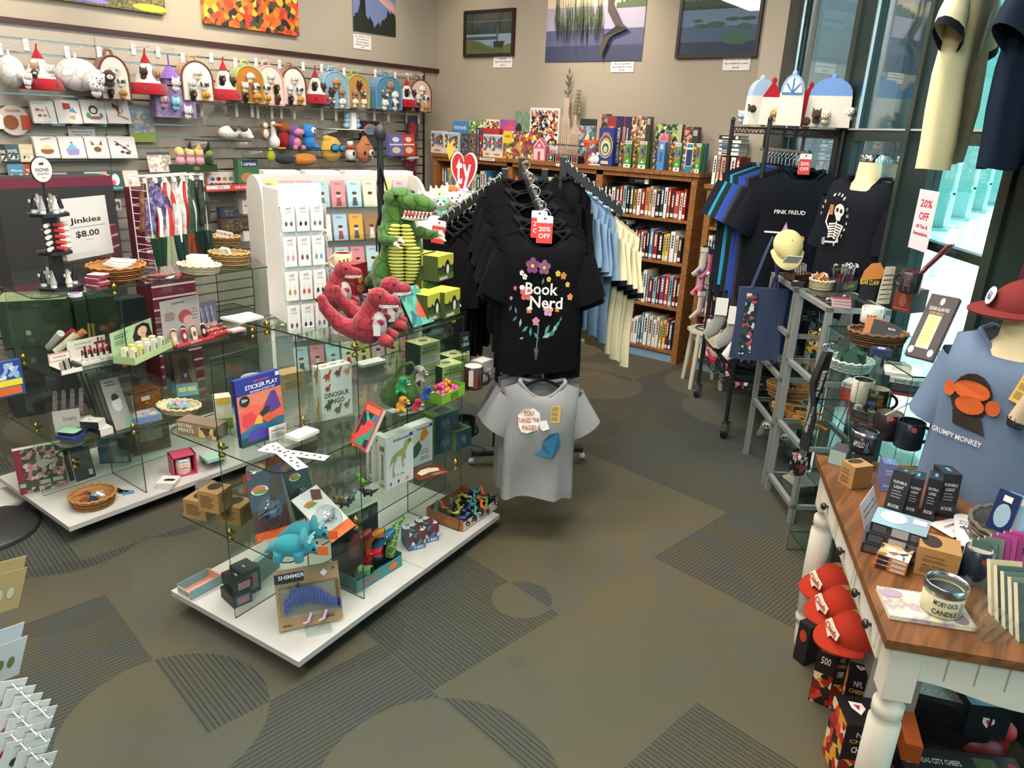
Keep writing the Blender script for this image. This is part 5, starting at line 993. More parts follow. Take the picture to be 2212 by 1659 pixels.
# -- plush toys
def plushmat(h,dark=None,sc=28):
 k=('plush',h,dark,sc)
 if k in MC:return MC[k]
 m=mat(h,.9,bump=.6,bs=600+sc*.001,var=.08);m=m.copy();n=m.node_tree.nodes;L=m.node_tree.links;b=n['Principled BSDF'];b.inputs['Sheen Weight'].default_value=.25
 if dark:
  tc=n.new('ShaderNodeTexCoord');v=n.new('ShaderNodeTexVoronoi');v.feature='DISTANCE_TO_EDGE';v.inputs['Scale'].default_value=sc;L.new(tc.outputs['Object'],v.inputs[0])
  cr=n.new('ShaderNodeValToRGB');cr.color_ramp.elements[0].color=lin(dark);cr.color_ramp.elements[1].color=lin(h);cr.color_ramp.elements[1].position=.09
  L.new(v.outputs[0],cr.inputs[0]);L.new(cr.outputs[0],b.inputs['Base Color'])
 MC[k]=m;return m
def soft(name,blobs,m,vox=.006,parent=None,loc=None,rot=None,s=1,**k):
 """one continuous stuffed body: overlapping volumes fused by a voxel remesh; a blob is (centre, radii) or a list of points with radii"""
 b=M()
 for q in blobs:
  if len(q)==2 and not isinstance(q[0][0],(tuple,list)):b.ell(tuple(x*s for x in q[0]),tuple(x*s for x in q[1]) if not isinstance(q[1],(int,float)) else q[1]*s,m,n=12)
  else:b.tube([tuple(x*s for x in p) for p in q[0]],[r*s for r in q[1]],m,10)
 o=b.obj(name,parent,loc,rot,**k);md=o.modifiers.new('r','REMESH');md.mode='VOXEL';md.voxel_size=vox;md.use_smooth_shade=True
 md=o.modifiers.new('s','SMOOTH');md.iterations=4;md.factor=.6
 return o
def eyes(o,P,r,c='#101013',name='eye'):
 for p in P:b=M();b.ell(p,r,mat(c,.12),n=10);b.obj(name,o)
def face(px,py):d=ray(px,py);return math.atan2(-d.x,d.y)
def teeth(o,P,r,h,name='teeth',dn=-1):
 b=M()
 for p in P:b.tube([p,(p[0],p[1],p[2]+dn*h)],[r,r*.15],mat('#ece8df',.5),6)
 b.obj(name,o)
GRS=plushmat('#41682a','#233c16',22);s_=.46;q=G(862,650,ZA)
trex=soft('plush_dinosaur',[((-.13,0,.24),(.115,.15,.19)),((.22,.02,.22),(.115,.15,.2)),([(-.13,-.08,.2),(-.14,-.1,.05)],[.09,.07]),([(.24,-.06,.2),(.3,-.1,.06)],[.1,.07]),((-.13,-.16,.035),(.09,.14,.045)),((.38,-.14,.03),(.16,.09,.035)),
((.03,.03,.4),(.2,.19,.28)),((.0,.02,.6),(.17,.15,.2)),([(0,.02,.65),(-.03,.02,.85)],[.14,.12]),((.02,0,.9),(.155,.13,.095)),((.15,-.08,.87),(.15,.1,.08)),((.24,-.12,.85),(.075,.075,.065)),([(-.12,-.05,.64),(-.12,-.17,.56),(-.02,-.23,.57)],[.07,.05,.04]),([(.17,-.04,.62),(.27,-.12,.61),(.33,-.17,.63)],[.06,.045,.035]),
([(-.05,.15,.25),(-.2,.28,.14),(-.3,.3,.08)],[.14,.09,.05]),((.05,-.02,.95),(.08,.07,.03))],GRS,.007,None,q,face(862,600),s_,label='large green plush tyrannosaur with a yellow ribbed belly, standing on the glass',cat='plush dinosaur')
b=M();YB_=mat('#b9b860',.9,bump=.3,bs=300)
for k in range(17):
 z=(.2+.03*k)*s_;t=(k-8)/9;w_=.135*math.sqrt(max(.05,1-t*t*.75))*s_
 for sx in(-1,1):b.ell(((.05*s_+sx*w_*.5-(.03*s_ if k>10 else 0)),-.165*s_+.045*s_*t*t*(1 if k<9 else .4)+(.02*s_ if k>12 else 0),z),(w_*.56,.045*s_,.017*s_),YB_,n=10)
b.obj('belly',trex)
b=M();b.ell((.15*s_,-.11*s_,.775*s_),(.125*s_,.07*s_,.035*s_),mat('#8f2232',.7));b.ell((.14*s_,-.1*s_,.745*s_),(.12*s_,.07*s_,.022*s_),mat('#c9cbb5',.8));b.obj('mouth',trex)
teeth(trex,[((.06+.03*k)*s_,(-.14-.012*k)*s_,.81*s_) for k in range(8)],.006,.016,'upper_teeth');teeth(trex,[((.05+.03*k)*s_,(-.15-.008*k)*s_,.755*s_) for k in range(7)],.005,.014,'lower_teeth',1)
eyes(trex,[(-.02*s_,-.125*s_,.93*s_),(.12*s_,-.05*s_,.955*s_)],.009)
for x,y,z in((-.03,-.25,.55),(.01,-.24,.585),(.35,-.19,.64),(.36,-.18,.6),(.5,-.17,.03),(.46,-.22,.02),(-.17,-.3,.03),(-.1,-.3,.03)):
 b=M();b.tube([(x*s_,y*s_,z*s_),((x+.04)*s_,(y-.03)*s_,(z-.03)*s_)],[.011,.002],mat('#e2dfcf',.7),8);b.obj('claw',trex)
RED=plushmat('#96303a','#6a1c28',30)
def redino(label,px,z,top,rz,s=.235,flip=1):
 q=G(*px,z);o=soft('plush_dinosaur',[((0,0,.28),(.24,.2,.27)),((.05,0,.5),(.16,.14,.2)),((.16,-.03,.72),(.17,.14,.15)),((.34,-.05,.68),(.15,.11,.09)),([(.22,-.16,.14),(.36,-.26,.1)],[.11,.08]),([(.25,.14,.14),(.42,.08,.1)],[.11,.08]),([(-.12,.02,.2),(-.42,.06,.3),(-.62,.06,.55),(-.66,.06,.72)],[.16,.12,.09,.06]),([(.12,-.13,.42),(.25,-.2,.38)],[.06,.045]),([(.2,.1,.42),(.33,.06,.4)],[.06,.045])],RED,.005,None,q,face(*px)+rz,s,label=label,cat='plush dinosaur')
 b=M();b.ell((.17*s,-.09*s,.33*s),(.12*s,.13*s,.2*s),plushmat('#a9a3a3'));b.obj('belly',o);b=M();b.ell((.3*s,-.07*s,.6*s),(.15*s,.09*s,.03*s),mat('#d9d3cf',.8));b.obj('jaw',o)
 teeth(o,[((.2+.04*k)*s,(-.15-.002*k)*s,.635*s) for k in range(7)],.004,.008);eyes(o,[(.2*s,-.165*s,.77*s),(.3*s,.06*s,.78*s)],.0045)
 b=M();b.box(.1*s,-.22*s,.2*s,.2*s,-.215*s,.36*s,mat('#cfc9c3'));b.obj('label_tag',o);return o
b=M();a=G(673,655,ZA);c=G(772,665,ZA);rz=math.atan2(c.y-a.y,c.x-a.x);w=(c-a).length;b.box(0,0,0,.003,.1,.05,CLR);b.box(w-.003,0,0,w,.1,.05,CLR);b.box(0,0,.05,w,.1,.053,CLR)
b.obj('display_riser',None,a,rz,'clear acrylic riser under the upper red plush dinosaur','stand')
redino('red plush tyrannosaur sitting on the acrylic riser, upper of three',(725,668),ZA+.054,0,0,.2)
redino('red plush tyrannosaur at the glass edge, frontmost of three',(795,745),ZA,0,-.1,.225)
redino('red plush tyrannosaur behind the frontmost one',(822,715),ZA,0,.1,.225)
pack('board_book','board book titled DINOSAUR KINGDOM leaning below the green tyrannosaur','book',ZA,(893,708),(938,694),.012,(852,632),'#2f6a68',lean=.55,sidec='#1d1d20',F=[('r',0,0,1,1,pat(['#3a8078','#5aa08a','#2c5a60','#4a9080'],30)),('e',.3,.9,.28,.07,'#c9d6cf'),('t','DINOSAUR',.32,.9,.5,.06,'#1d2c2e'),('t','KINGDOM',.36,.8,.45,.06,'#1d2c2e'),('p',[(.4,.25),(.45,.45),(.6,.52),(.72,.7),(.8,.68),(.72,.5),(.85,.3),(.9,.22),(.7,.2),(.6,.12),(.55,.2)],'#d9503c'),('e',.9,.92,.06,.05,'#b9863c')])
pack('giraffe_box','tall dark red boxed gift behind the upper red dinosaur','box',ZA,(768,640),(795,632),.06,(766,572),'#8f1f22',F=[('l',.1,.1,.9,.3,3,'#d9b4a0'),('e',.4,.55,.2,.2,'#d9903c')])
mug('cream mug with a red inside and dog pictures, behind the red dinosaurs',ZA+.08,(742,590),.038,.085,'#ded2a9',pi+.3,[('r',.2,.2,.35,.7,'#5a4a30'),('r',.5,.25,.62,.75,'#2c3550'),('r',.75,.3,.85,.8,'#3f6a3a')],'#a82a28')
pack('mug_box','dark box carrying the cream mug','box',ZA,(728,640),(764,634),.08,.08,'#6a2420')
for i,(x,y,dz) in enumerate(((895,668,.0),(945,697,0),(908,705,0),(930,672,.102),(895,668,.102))):
 pack('mug_box',f'yellow and green penguin mug box, {["back left","front right","front left","upper right","upper left"][i]} of the pile by the green dinosaur','box',ZA,(x+15,y-8),(x+48,y-20),.085,.1,'#3d4a20',topc='#c9bf2f',group='penguin mug boxes',up=dz,F=[('r',0,.55,1,1,'#b9b53a'),('p',[(0,.6),(.2,.5),(.3,.65),(.5,.48),(.7,.66),(.85,.5),(1,.6),(1,.5),(0,.45)],'#26301c'),('e',.6,.5,.16,.3,'#17181c'),('e',.62,.42,.09,.2,'#dcd9d0'),('r',0,0,1,.25,'#5a6a34'),('r',.1,.05,.6,.15,'#c9c6b5')])
q=G(645,694,ZA);o=empty('earring_spinner',(q.x,q.y,ZA),face(645,600),'white revolving rack of earring cards on the glass top','display rack');zt=HZ(640,405,q)-ZA
b=M();b.lathe([(.11,0),(.11,.006),(.03,.012)],CLR,n=28);b.obj('base',o)
hw_=.075
b=M();b.box(-hw_,-hw_,.02,hw_,hw_,zt,[WHT,WHT,mat('#dfdcd6'),mat('#8b949a'),WHT,WHT]);b.box(-hw_,-hw_-.004,zt-.055,hw_,-hw_,zt+.02,WHT);b.obj('column',o);rr_=o.rotation_euler.z
for s_i,(ang) in enumerate((-.42,)):pass
o.rotation_euler.z+=.35;RR=Matrix.Rotation(o.rotation_euler.z,3,'Z')
EC=['#7a3a2c','#1f1f26','#6a5a70','#d98a90','#8f2f44','#5a8fb5','#b5863c','#c93a3c','#2a2a2e']
for side in(0,1):
 for r_i in range(4):
  for c_i in range(3):
   for dp in range(2):
    z=zt-.135-.118*r_i;u=-hw_+.026+.05*c_i;off=hw_+.006+.012*dp;cw,ch=.044,.085 if r_i==0 else .1
    p=Vector((u,-off,z)) if side==0 else Vector((off,u,z));an=o.rotation_euler.z+(0 if side==0 else pi/2);b=M();b.box(-cw/2,0,0,cw/2,.0012,ch,mat('#e3e0da',.5));
    if dp==1:b.T=frame_((-cw/2,0,0),(1,0,0),(0,0,1),(0,-1,0));e=EC[(r_i*3+c_i)%9];deco(b,[('e',.5,.86,.2,.05,'#8a8f9a'),('e',.5,.84,.16,.03,'#e3e0da'),('t','earrings',.5,.74,.5,.05,'#b58f86'),('e',.3,.3,.1,.09,e),('e',.7,.3,.1,.09,e),('r',.29,.36,.31,.55,'#9a9a9a'),('r',.69,.36,.71,.55,'#9a9a9a')],cw,ch)
    else:b.tube([(0,0,ch*.9),(0,-.03,ch*.9),(0,-.034,ch)],.001,CHR,5)
    b.obj('earring_card',None,q+RR @ p+Vector((0,0,ZA-q.z)),an,f'white earring card, {"front" if dp else "back"} on hook {c_i+1} of row {ORD[r_i]}, {"left" if side==0 else "right"} face of the spinner','earring card','earring cards on the spinner')
for i in range(6):pack('napkin_pack',f'white napkin pack, {ORD[i]} from the bottom beside the earring spinner','napkins',ZA+i*.008,(505+i*3,700),(570,688),.09,.0075,'#ddd8d0',sidec='#e6e2dc',group='white napkin packs by the earring spinner')
# -- display B, upper shelf
a,w,rz,h=pxbox(Z2,(524,970),(617,936),(496,828))
pk('activity_book','blue and orange STICKER PLAY dinosaur activity set standing at the shelf corner','activity set',a,w,rz,h,.018,'#2a3488',sidec='#232c70',lean=.06,F=[('r',0,0,1,.76,'#d9785a'),('p',[(0,.5),(.3,.6),(.5,.55),(.8,.64),(1,.58),(1,.0),(0,0)],'#e0604a'),('p',[(0,.22),(.5,.34),(1,.3),(1,.16),(0,.1)],'#26688a'),('r',0,0,1,.14,'#1f4a44'),('p',[(.05,.35),(.1,.48),(.28,.5),(.4,.4),(.33,.3),(.12,.28)],'#d23c44'),('p',[(.3,.3),(.4,.42),(.5,.4),(.5,.28)],'#e0a040'),('p',[(.1,.06),(.2,.2),(.45,.24),(.62,.16),(.7,.05)],'#4a3a96'),('p',[(.55,.5),(.75,.72),(.85,.72),(.95,.45),(.7,.4)],'#5a3a86'),('p',[(.45,.44),(.6,.52),(.7,.5),(.66,.42),(.5,.38)],'#1d2c26'),('p',[(.5,.34),(.7,.38),(.8,.3),(.6,.27)],'#d2562f'),('p',[(.72,.1),(.78,.18),(.86,.1),(.82,.03)],'#e07a4a'),('t','DINOSAUR PARK',.55,.93,.35,.03,'#d9503c'),('t','STICKER PLAY',.56,.86,.74,.065,'#eeeaf0'),('t','REUSABLE ACTIVITY SET',.57,.79,.56,.03,'#d9d6e6'),('e',.15,.68,.11,.08,'#17181c'),('t','50+',.15,.69,.13,.05,'#eeeaf0'),('r',.88,.93,.97,.99,'#d9d9e6')])
for i,(p1,p2) in enumerate((((556,974),(700,996)),((573,962),(640,1017)))):pack('sticker_sheet',f'white strip of small dinosaur stickers, {["under","over"][i]} the other strip at the shelf corner','sticker sheet',Z2,p1,p2,.04,.0006,'#dfdbd2',up=.0008*i,T=[('p',[(.08+.1*j,.3+.2*(j%2)),(.13+.1*j,.3+.2*(j%2)),(.11+.1*j,.6+.2*(j%2))],'#3a3a36') for j in range(9)])
pack('acrylic_box','clear acrylic box of card games beside the activity set','box',Z2,(640,965),(705,935),.09,(620,925),CLR)
for i in range(4):pack('card_game',f'pale pink and cream card game, {ORD[i]} from the bottom inside the clear box','card game',Z2+.004+i*.011,(644,955),(690,935),.06,.0105,['#c9857c','#d9c0b0','#cfc3ac','#d9d2c4'][i])
pack('sticker_card','small white card reading 2 WAYS TO PLAY','card',Z2,(583,955),(620,943),.002,(580,925),'#d9d3cc',F=[('t','2 WAYS TO PLAY!',.5,.7,.8,.16,'#3a3434'),('l',.1,.15,.9,.5,3,'#8a8280')])
a,w,rz,h=pxbox(Z2,(697,911),(762,893),(668,800))
DN=lambda x,y,s,c:('p',[(x-.5*s,y),(x-.2*s,y+.25*s),(x+.1*s,y+.22*s),(x+.35*s,y+.5*s),(x+.5*s,y+.42*s),(x+.3*s,y+.1*s),(x+.2*s,y-.3*s),(x+.08*s,y-.05*s),(x-.12*s,y-.3*s),(x-.2*s,y)],c)
pk('board_game','white DINOSAUR BINGO box printed with small coloured dinosaurs','board game',a,w,rz,h,.055,'#dcd8d0',F=[('t','DINOSAUR',.5,.47,.78,.1,'#1d1c20'),('t','BINGO',.46,.34,.55,.1,'#1d1c20'),DN(.2,.82,.3,'#b5452f'),DN(.55,.85,.28,'#7a4a2c'),DN(.85,.85,.25,'#b98a3c'),DN(.2,.25,.3,'#3f5a30'),DN(.5,.14,.3,'#7a6a4a'),DN(.8,.2,.25,'#8a6a34'),DN(.2,.6,.2,'#8a3a2c')],T=[DN(.2,.4,.3,'#b5602f'),DN(.55,.5,.3,'#7a6a3a'),DN(.85,.5,.25,'#9a3a2c')],L=[DN(.5,.8,.6,'#8a7a3c'),('t','BINGO',.6,.35,.1,.2,'#1d1c20'),DN(.5,.12,.5,'#c9983c')])
pk('picture_book','red framed dinosaur picture book in a clear easel','book',G(755,955,Z2),.1,radians(-10),.15,.012,'#b23a30',lean=.5,F=[('r',.1,.06,.92,.8,pat(['#2f8a6a','#1d2c36','#3a6a8a','#c9403c','#4aa080'],25)),('r',.1,.82,.92,.95,'#d96a4a')],sidec='#c9c3ba')
mug('white mug printed with literary quotations, behind the activity set',Z2,(548,824),.045,.1,'#ddd9d2',0,[('l',.1,.15,.9,.9,9,'#55534f')],c=G(552,868,Z2))
mug('dark green and tan mug behind the DINOSAUR BINGO box',Z2,None,.045,.09,'#9a946a',pi,None,'#2a2424',c=G(703,835,Z2))
pack('recycled_box','brown kraft candle box behind the activity set','box',Z2,(612,850),(660,838),.07,(604,812),'#a9895a',F=[('l',.1,.1,.9,.5,3,'#6a5434')])
q=G(866,884,Z2);gb=soft('plush_bag',[((0,0,.3),(.42,.3,.28)),((.0,.02,.48),(.3,.22,.2)),([(-.1,0,.6),(.02,0,.85),(.2,0,.93),(.28,0,.8),(.22,0,.62)],[.07,.05,.04,.04,.06])],plushmat('#45642c','#3a5426',10),.007,None,q,face(872,820),.2,label='big green plush carrying bag full of small dinosaurs on the shelf',cat='plush bag')
def mini(label,x,y,z,c,s=.055,horn=False,par=q,rz=0,dark=None):
 p=par+Matrix.Rotation(face(872,820),3,'Z') @ Vector((x,y,z));bl=[((0,0,.35),(.35,.3,.35)),((.15,-.1,.85),(.3,.27,.27)),((.4,-.15,.75),(.25,.18,.15)),([(.1,-.3,.25),(.35,-.45,.1)],[.14,.12]),([(-.2,-.3,.2),(-.3,-.4,.05)],[.14,.12])]
 if horn:bl+=[([(.3,-.2,1),(.42,-.2,1.35)],[.06,.02]),((-.05,.0,1.05),(.4,.08,.25))]
 o=soft('plush_dinosaur',bl,plushmat(c),.004,None,p,face(872,820)+rz,s,label=label,cat='plush dinosaur');eyes(o,[(.28*s,-.33*s,.92*s),(.45*s,-.1*s,.92*s)],.004);b=M();b.ell((.5*s,-.2*s,.62*s),(.14*s,.1*s,.04*s),WHT,n=8);b.obj('mouth',o);return o
mini('bright green small plush dinosaur in the green bag',.0,-.05,.085,'#2f8f5f',.058);mini('grey small plush triceratops at the top of the green bag',.07,-.03,.12,'#8a8880',.05,True);mini('orange small plush dinosaur low in the green bag',.0,-.07,.02,'#c98a2c',.055);mini('crimson small plush dinosaur low in the green bag',.055,-.07,.02,'#a8243c',.045);mini('blue small plush dinosaur at the right side of the green bag',.09,-.04,.055,'#22458f',.05)
o,a,w,rz=open_carton('lime green counter box of bagged dino buddies',Z2,(953,877),(1004,852),.08,.04,'#7fb52c','#6fa328',F=[('t','DINO',.55,.62,.3,.3,'#1d2c18'),('t','BUDS',.55,.3,.3,.3,'#1d2c18')])
for i in range(6):
 q2=inbox(a,w,rz,.15+.3*(i%3),.02+.04*(i//3),Z2+.03+.012*(i//3));b=M();c_=['#c93f90','#d9702c','#c93f90','#8f3a2c','#d94a90','#d98a2c'][i]
 for t in range(5):b.ell((.012*cos(t*1.3),.01*sin(t*1.3),.01*(t%2)),.011,mat(c_,.25),n=8)
 b.obj('toy_dinosaur',None,q2,i,f'{["pink","orange","magenta","brown","hot pink","amber"][i]} shiny toy dinosaur in the lime green box','toy dinosaur')
ICE=[('t','ICE AGE',.5,.82,.6,.1,'#2c4034'),('t','MEGAFAUNA',.5,.68,.8,.1,'#2c4034'),('r',0,.15,1,.5,'#a9a98f'),('l',.1,.2,.9,.45,3,'#7a7a66')]
ICR=[('r',0,0,1,1,'#22362f'),('t','ICE AGE',.5,.85,.6,.09,'#d9dccf'),('t','MEGAFAUNA',.5,.72,.8,.09,'#d9dccf'),('r',.15,.1,.45,.55,'#8a7a6a'),('r',.55,.1,.88,.55,'#d2cfc4')]
for i,(p1,p2,dz) in enumerate((((955,845),(1000,832),0),((908,850),(950,836),0),((908,850),(950,836),.1),((975,822),(1010,812),0))):
 pack('mug_box',f'green ICE AGE MEGAFAUNA mug box, {["right of the pile","lower left of the pile","upper left of the pile","rearmost"][i]}','box',Z2,p1,p2,.085,.098,'#8a9a5f',sidec='#22362f',topc='#a9b97a',up=dz,F=ICE,R=ICR,T=[('e',.5,.5,.3,.3,'#c9cfa5'),('e',.5,.5,.2,.2,'#7a5a44')])
pack('mug_card','tall dark green ICE AGE MEGAFAUNA display card','card',Z2,(1000,812),(1018,806),.004,(984,722),'#22362f',F=ICR[1:],lean=.1)
mug('black handled mug with a red and white picture, behind the ICE AGE boxes',Z2,None,.04,.095,'#3a2224',.4,[('r',.2,.2,.5,.9,'#c9c0b5'),('r',.5,.1,.8,.7,'#6a2a26')],c=G(1022,838,Z2),hcol='#17171a')
pack('silk_bundle','boxed bundle of white and purple wrapped stones near the shelf end','box',Z2,(1040,825),(1065,815),.06,(1040,785),'#a9a29a',F=[('r',.1,.1,.9,.6,pat(['#8f7fa8','#d9cdb8','#5a4a44'],60))],T=[('r',.1,.1,.9,.9,'#cfcac3')])
for i in range(3):pack('magnet_card',f'flat boxed card behind the plush bag, {ORD[i]} from the bottom','card',Z2+.012*i,(783,795),(835,783),.06,.011,['#b9b6b0','#33363a','#c9c6c0'][i])
# -- display B, lower shelf
SM=[('t','Smithsonian',.55,.9,.6,.06,'#44464f'),('r',.85,.88,.98,.95,'#2f3f8f')]
def smith(label,p1,p2,top,items,d=.045):
 pack('science_kit',label,'science kit',Z1,p1,p2,d,top,'#dedbd6',F=items,topc='#d2cfc9',L=[('e',.5,.06,.25,.03,'#b9954a'),('r',.2,.72,.8,.82,'#8a7a4a')],extra=lambda b,w,h,dd:(setattr(b,'T',frame_((0,dd/2,h*.42),(0,0,1),(0,1,0),(-1,0,0))),b.text('Smithsonian',0,0,h*.5,dd*.35,mat('#44464f'),.0008),setattr(b,'T',Matrix())))
BONE='#a9a468'
SK_=SM+[('p',[(.1,.4),(.2,.58),(.35,.66),(.6,.7),(.7,.82),(.9,.86),(.97,.78),(.8,.72),(.7,.6),(.72,.5),(.64,.45),(.6,.55),(.4,.58),(.34,.48),(.25,.5)],BONE),('p',[(.28,.52),(.33,.5),(.26,.35),(.33,.2),(.22,.18),(.22,.36)],BONE),('p',[(.55,.55),(.6,.53),(.62,.4),(.66,.33),(.58,.33)],BONE),('e',.84,.81,.04,.03,'#5a5030'),('t','T. rex',.5,.22,.3,.04,'#6a6a66'),('r',.12,.06,.18,.12,'#b23a30'),('r',.4,.06,.46,.12,'#333'),('r',.7,.06,.8,.12,'#d9904a')]
CRY=SM+[('p',[(.05,.2),(.0,.45),(.2,.55),(.35,.62),(.5,.45),(.3,.25)],'#2c6a34'),('p',[(.4,.6),(.45,.78),(.6,.92),(.75,.8),(.8,.7),(.55,.58)],'#d98a2f'),('t','Crystal',.6,.34,.4,.05,'#6a6a66'),('t','Growing',.62,.27,.42,.05,'#6a6a66'),('l',.4,.08,.9,.18,2,'#8a8a86')]
smith('white science kit with a tyrannosaur skeleton picture, frontmost on the lower shelf',(835,1060),(893,1034),(826,948),SK_)
smith('white science kit half hidden behind the skeleton kit',(808,1043),(830,1034),(804,944),SM)
smith('white science kit with an orange and green crystal picture',(888,1012),(934,993),(876,925),CRY)
for i in range(2):pack('science_kit',f'white kit box at the back of the lower shelf, {["left","right"][i]} of two','science kit',Z1,(848+i*18,935),(900+i*18,920),.05,(846+i*18,893+i*6),'#b9b6b0',topc='#cfccc6',T=[('e',.6,.5,.1,.2,'#3a3a3a')])
for i,(p1,p2,dz) in enumerate((((938,986),(990,966),0),((938,986),(990,966),.09),((985,975),(1018,962),0))):
 pack('mug_box',f'blue and green windowed mug box, {["lower left","upper left","right"][i]} of three on the lower shelf','box',Z1,p1,p2,.08,.088,'#2a4a60',topc='#5f7a3a',up=dz,sidec='#6a8a3c',F=[('r',.2,.2,.7,.8,'#1d2c44'),('r',.25,.25,.65,.75,pat(['#3a5a7a','#6a7a5a','#26364a'],60))],R=[('r',.2,.2,.75,.75,'#223a55')],T=[('r',.3,.2,.8,.8,'#26303a')])
mug('black mug standing behind the blue and green mug boxes',Z1,None,.045,.085,'#22252a',0,None,'#2a2a2e',c=G(1005,940,Z1))
pack('picture_tile','brown card with a cream animal cut-out lying at the shelf edge','card',Z1,(905,1040),(972,1022),.1,.004,'#6a3024',T=[('p',[(.2,.3),(.15,.55),(.35,.75),(.6,.8),(.85,.6),(.8,.35),(.5,.4)],'#d9cfae'),('l',.5,.05,.95,.2,2,'#c9a08a')])
def kraft(label,z,p1,p2,top,d=.075):
 def ex(b,w,h,dd):
  b.T=Matrix.Translation((0,0,h+.0005));n=14;b.add([(w*.45+w*.28*cos(2*pi*k/n),dd*.6+dd*.36*sin(2*pi*k/n),0) for k in range(n)],[tuple(range(n))],mat('#2a2018'));b.T=Matrix()
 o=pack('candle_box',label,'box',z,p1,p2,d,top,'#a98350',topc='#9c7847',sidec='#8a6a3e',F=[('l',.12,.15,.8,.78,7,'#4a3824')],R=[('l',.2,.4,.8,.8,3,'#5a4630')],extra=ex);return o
kraft('kraft candle box, lower left of the pyramid on the lower glass shelf',Z1,(399,1117),(447,1127),(395,1078));kraft('kraft candle box, lower right of the pyramid on the lower glass shelf',Z1,(475,1128),(521,1138),(468,1090));kraft('kraft candle box on top of the pyramid',Z1+.075,(430,1103),(474,1112),.075)
for i in range(2):
 c=G((415,525)[i],(1098,1060)[i],Z1);b=M();b.lathe([(.035,0),(.036,.02),(.036,.045),(.034,.045)],mat('#c9ccce',.25,1),(0,0,0),20);b.obj('candle_tin',None,(c.x,c.y+.06,Z1+.03),0,['silver candle tin behind the lower left kraft box','silver candle tin behind the kraft box pyramid'][i],'tin')
def blister(label,z,p1,p2,top,base,items,lean=.5,dino='#3a4a5a',d=.004,bub=(.5,.38,.36,.26)):
 a,w,rz,h=pxbox(z,p1,p2,top);h=h/cos(lean);o=pk('toy_package',label,'toy package',a,w,rz,h,d,base,lean=lean,F=items)
 b=M(frame_((0,0,0),(1,0,0),(0,0,1),(0,-1,0)));u,v,ru,rv=bub;b.T=b.T @ Matrix.Translation((u*w,v*h,.001));R=[]
 for t in(0,.35,.7,.95):R.append([(ru*w*cos(t*pi/2*.9)*cos(2*pi*j/20),rv*h*cos(t*pi/2*.9)*sin(2*pi*j/20),.032*sin(t*pi/2)) for j in range(20)])
 b.rings(R,CLR);b.obj('bubble',o);b=M(frame_((0,0,0),(1,0,0),(0,0,1),(0,-1,0)));b.T=b.T @ Matrix.Translation((u*w,v*h,.012));s=ru*w;mm_=mat(dino,.35)
 b.ell((0,0,0),(s*.45,s*.25,.01),mm_,n=10);b.tube([(s*.3,0,0),(s*.6,s*.3,0),(s*.8,s*.3,0)],[s*.15,s*.14,s*.06],mm_,8);b.tube([(-s*.3,0,0),(-s*.85,-s*.1,0)],[s*.14,s*.02],mm_,8)
 for k in(-.25,.2):b.tube([(s*k,0,0),(s*(k+.05),-s*.5,0)],[s*.1,s*.06],mm_,6)
 b.obj('toy_figure',o);return o
LG=lambda x,y:[('e',x,y,.24,.07,'#dcd9cf'),('e',x-.02,y+.02,.2,.045,'#c96a34'),('e',x+.02,y-.025,.2,.03,'#5a8a3a')]
blister('tall dark blister pack with a blue horned dinosaur, leftmost on the lower shelf',Z1,(556,1172),(632,1150),(531,1050),'#3a4452',[('r',0,0,1,.12,'#d9602c'),('r',0,.12,1,.45,'#4a2c2a'),('p',[(.55,.5),(.6,.8),(.75,.98),(.95,.9),(.9,.6)],'#4a3a30'),('e',.08,.95,.06,.03,'#b2243a')]+LG(.32,.74),.35,'#3f5570')
blister('dark blister pack with a teal dinosaur standing behind the others',Z1,(640,1125),(690,1105),(600,1035),'#2a3c3e',[('r',0,.5,1,1,'#34494a'),('e',.08,.95,.06,.03,'#b2243a')]+LG(.4,.8),.4,'#4a7a86')
blister('white headed blister pack lying slanted with a grey dinosaur',Z1,(717,1173),(768,1135),(632,1115),'#cfccc8',[('r',0,0,1,.18,'#e0602c'),('p',[(.5,.8),(.7,.98),(.98,.9),(.8,.72)],'#5a3430')]+LG(.35,.75),.95,'#8a8d90')
pack('red_card','orange folded card behind the blister packs','card',Z1,(530,1075),(570,1068),.01,(527,1034),'#c9502c',lean=.3)
TQ=plushmat('#2f8a99')
def trice(label,px,rz,s=.13):
 q=G(*px,Z1);o=soft('plush_dinosaur',[((0,0,.42),(.42,.28,.28)),((.45,-.05,.42),(.2,.18,.2)),((.68,-.08,.32),(.18,.13,.12)),([(-.25,-.15,.3),(-.28,-.17,.06)],[.13,.12]),([(-.25,.15,.3),(-.28,.15,.06)],[.13,.12]),([(.22,-.17,.3),(.24,-.2,.06)],[.13,.12]),([(.22,.15,.3),(.24,.15,.06)],[.13,.12]),([(-.35,0,.4),(-.6,0,.25)],[.14,.05]),((.34,-.02,.62),(.1,.3,.26))],TQ,.0045,None,q,face(*px)+rz,s,label=label,cat='plush dinosaur')
 for y in(-.16,.06):b=M();b.tube([(.5*s,y*s,.58*s),(.6*s,(y-.02)*s,.75*s)],[.008,.003],mat('#8fc0c4',.8),8);b.obj('horn',o)
 eyes(o,[(.6*s,-.2*s,.42*s),(.62*s,.09*s,.42*s)],.006);b=M();b.box(.7*s,-.3*s,.3*s,.95*s,-.28*s,.55*s,mat('#d9602c'));b.obj('hang_tag',o)
trice('turquoise plush triceratops with an orange tag, nearer of two',(628,1210),-.2);trice('turquoise plush triceratops behind the nearer one',(652,1178),-.1,.125)
pack('clear_bin','clear bin of small toy animals on the lower shelf','bin',Z1,(728,1120),(800,1085),.12,(715,1045),CLR)
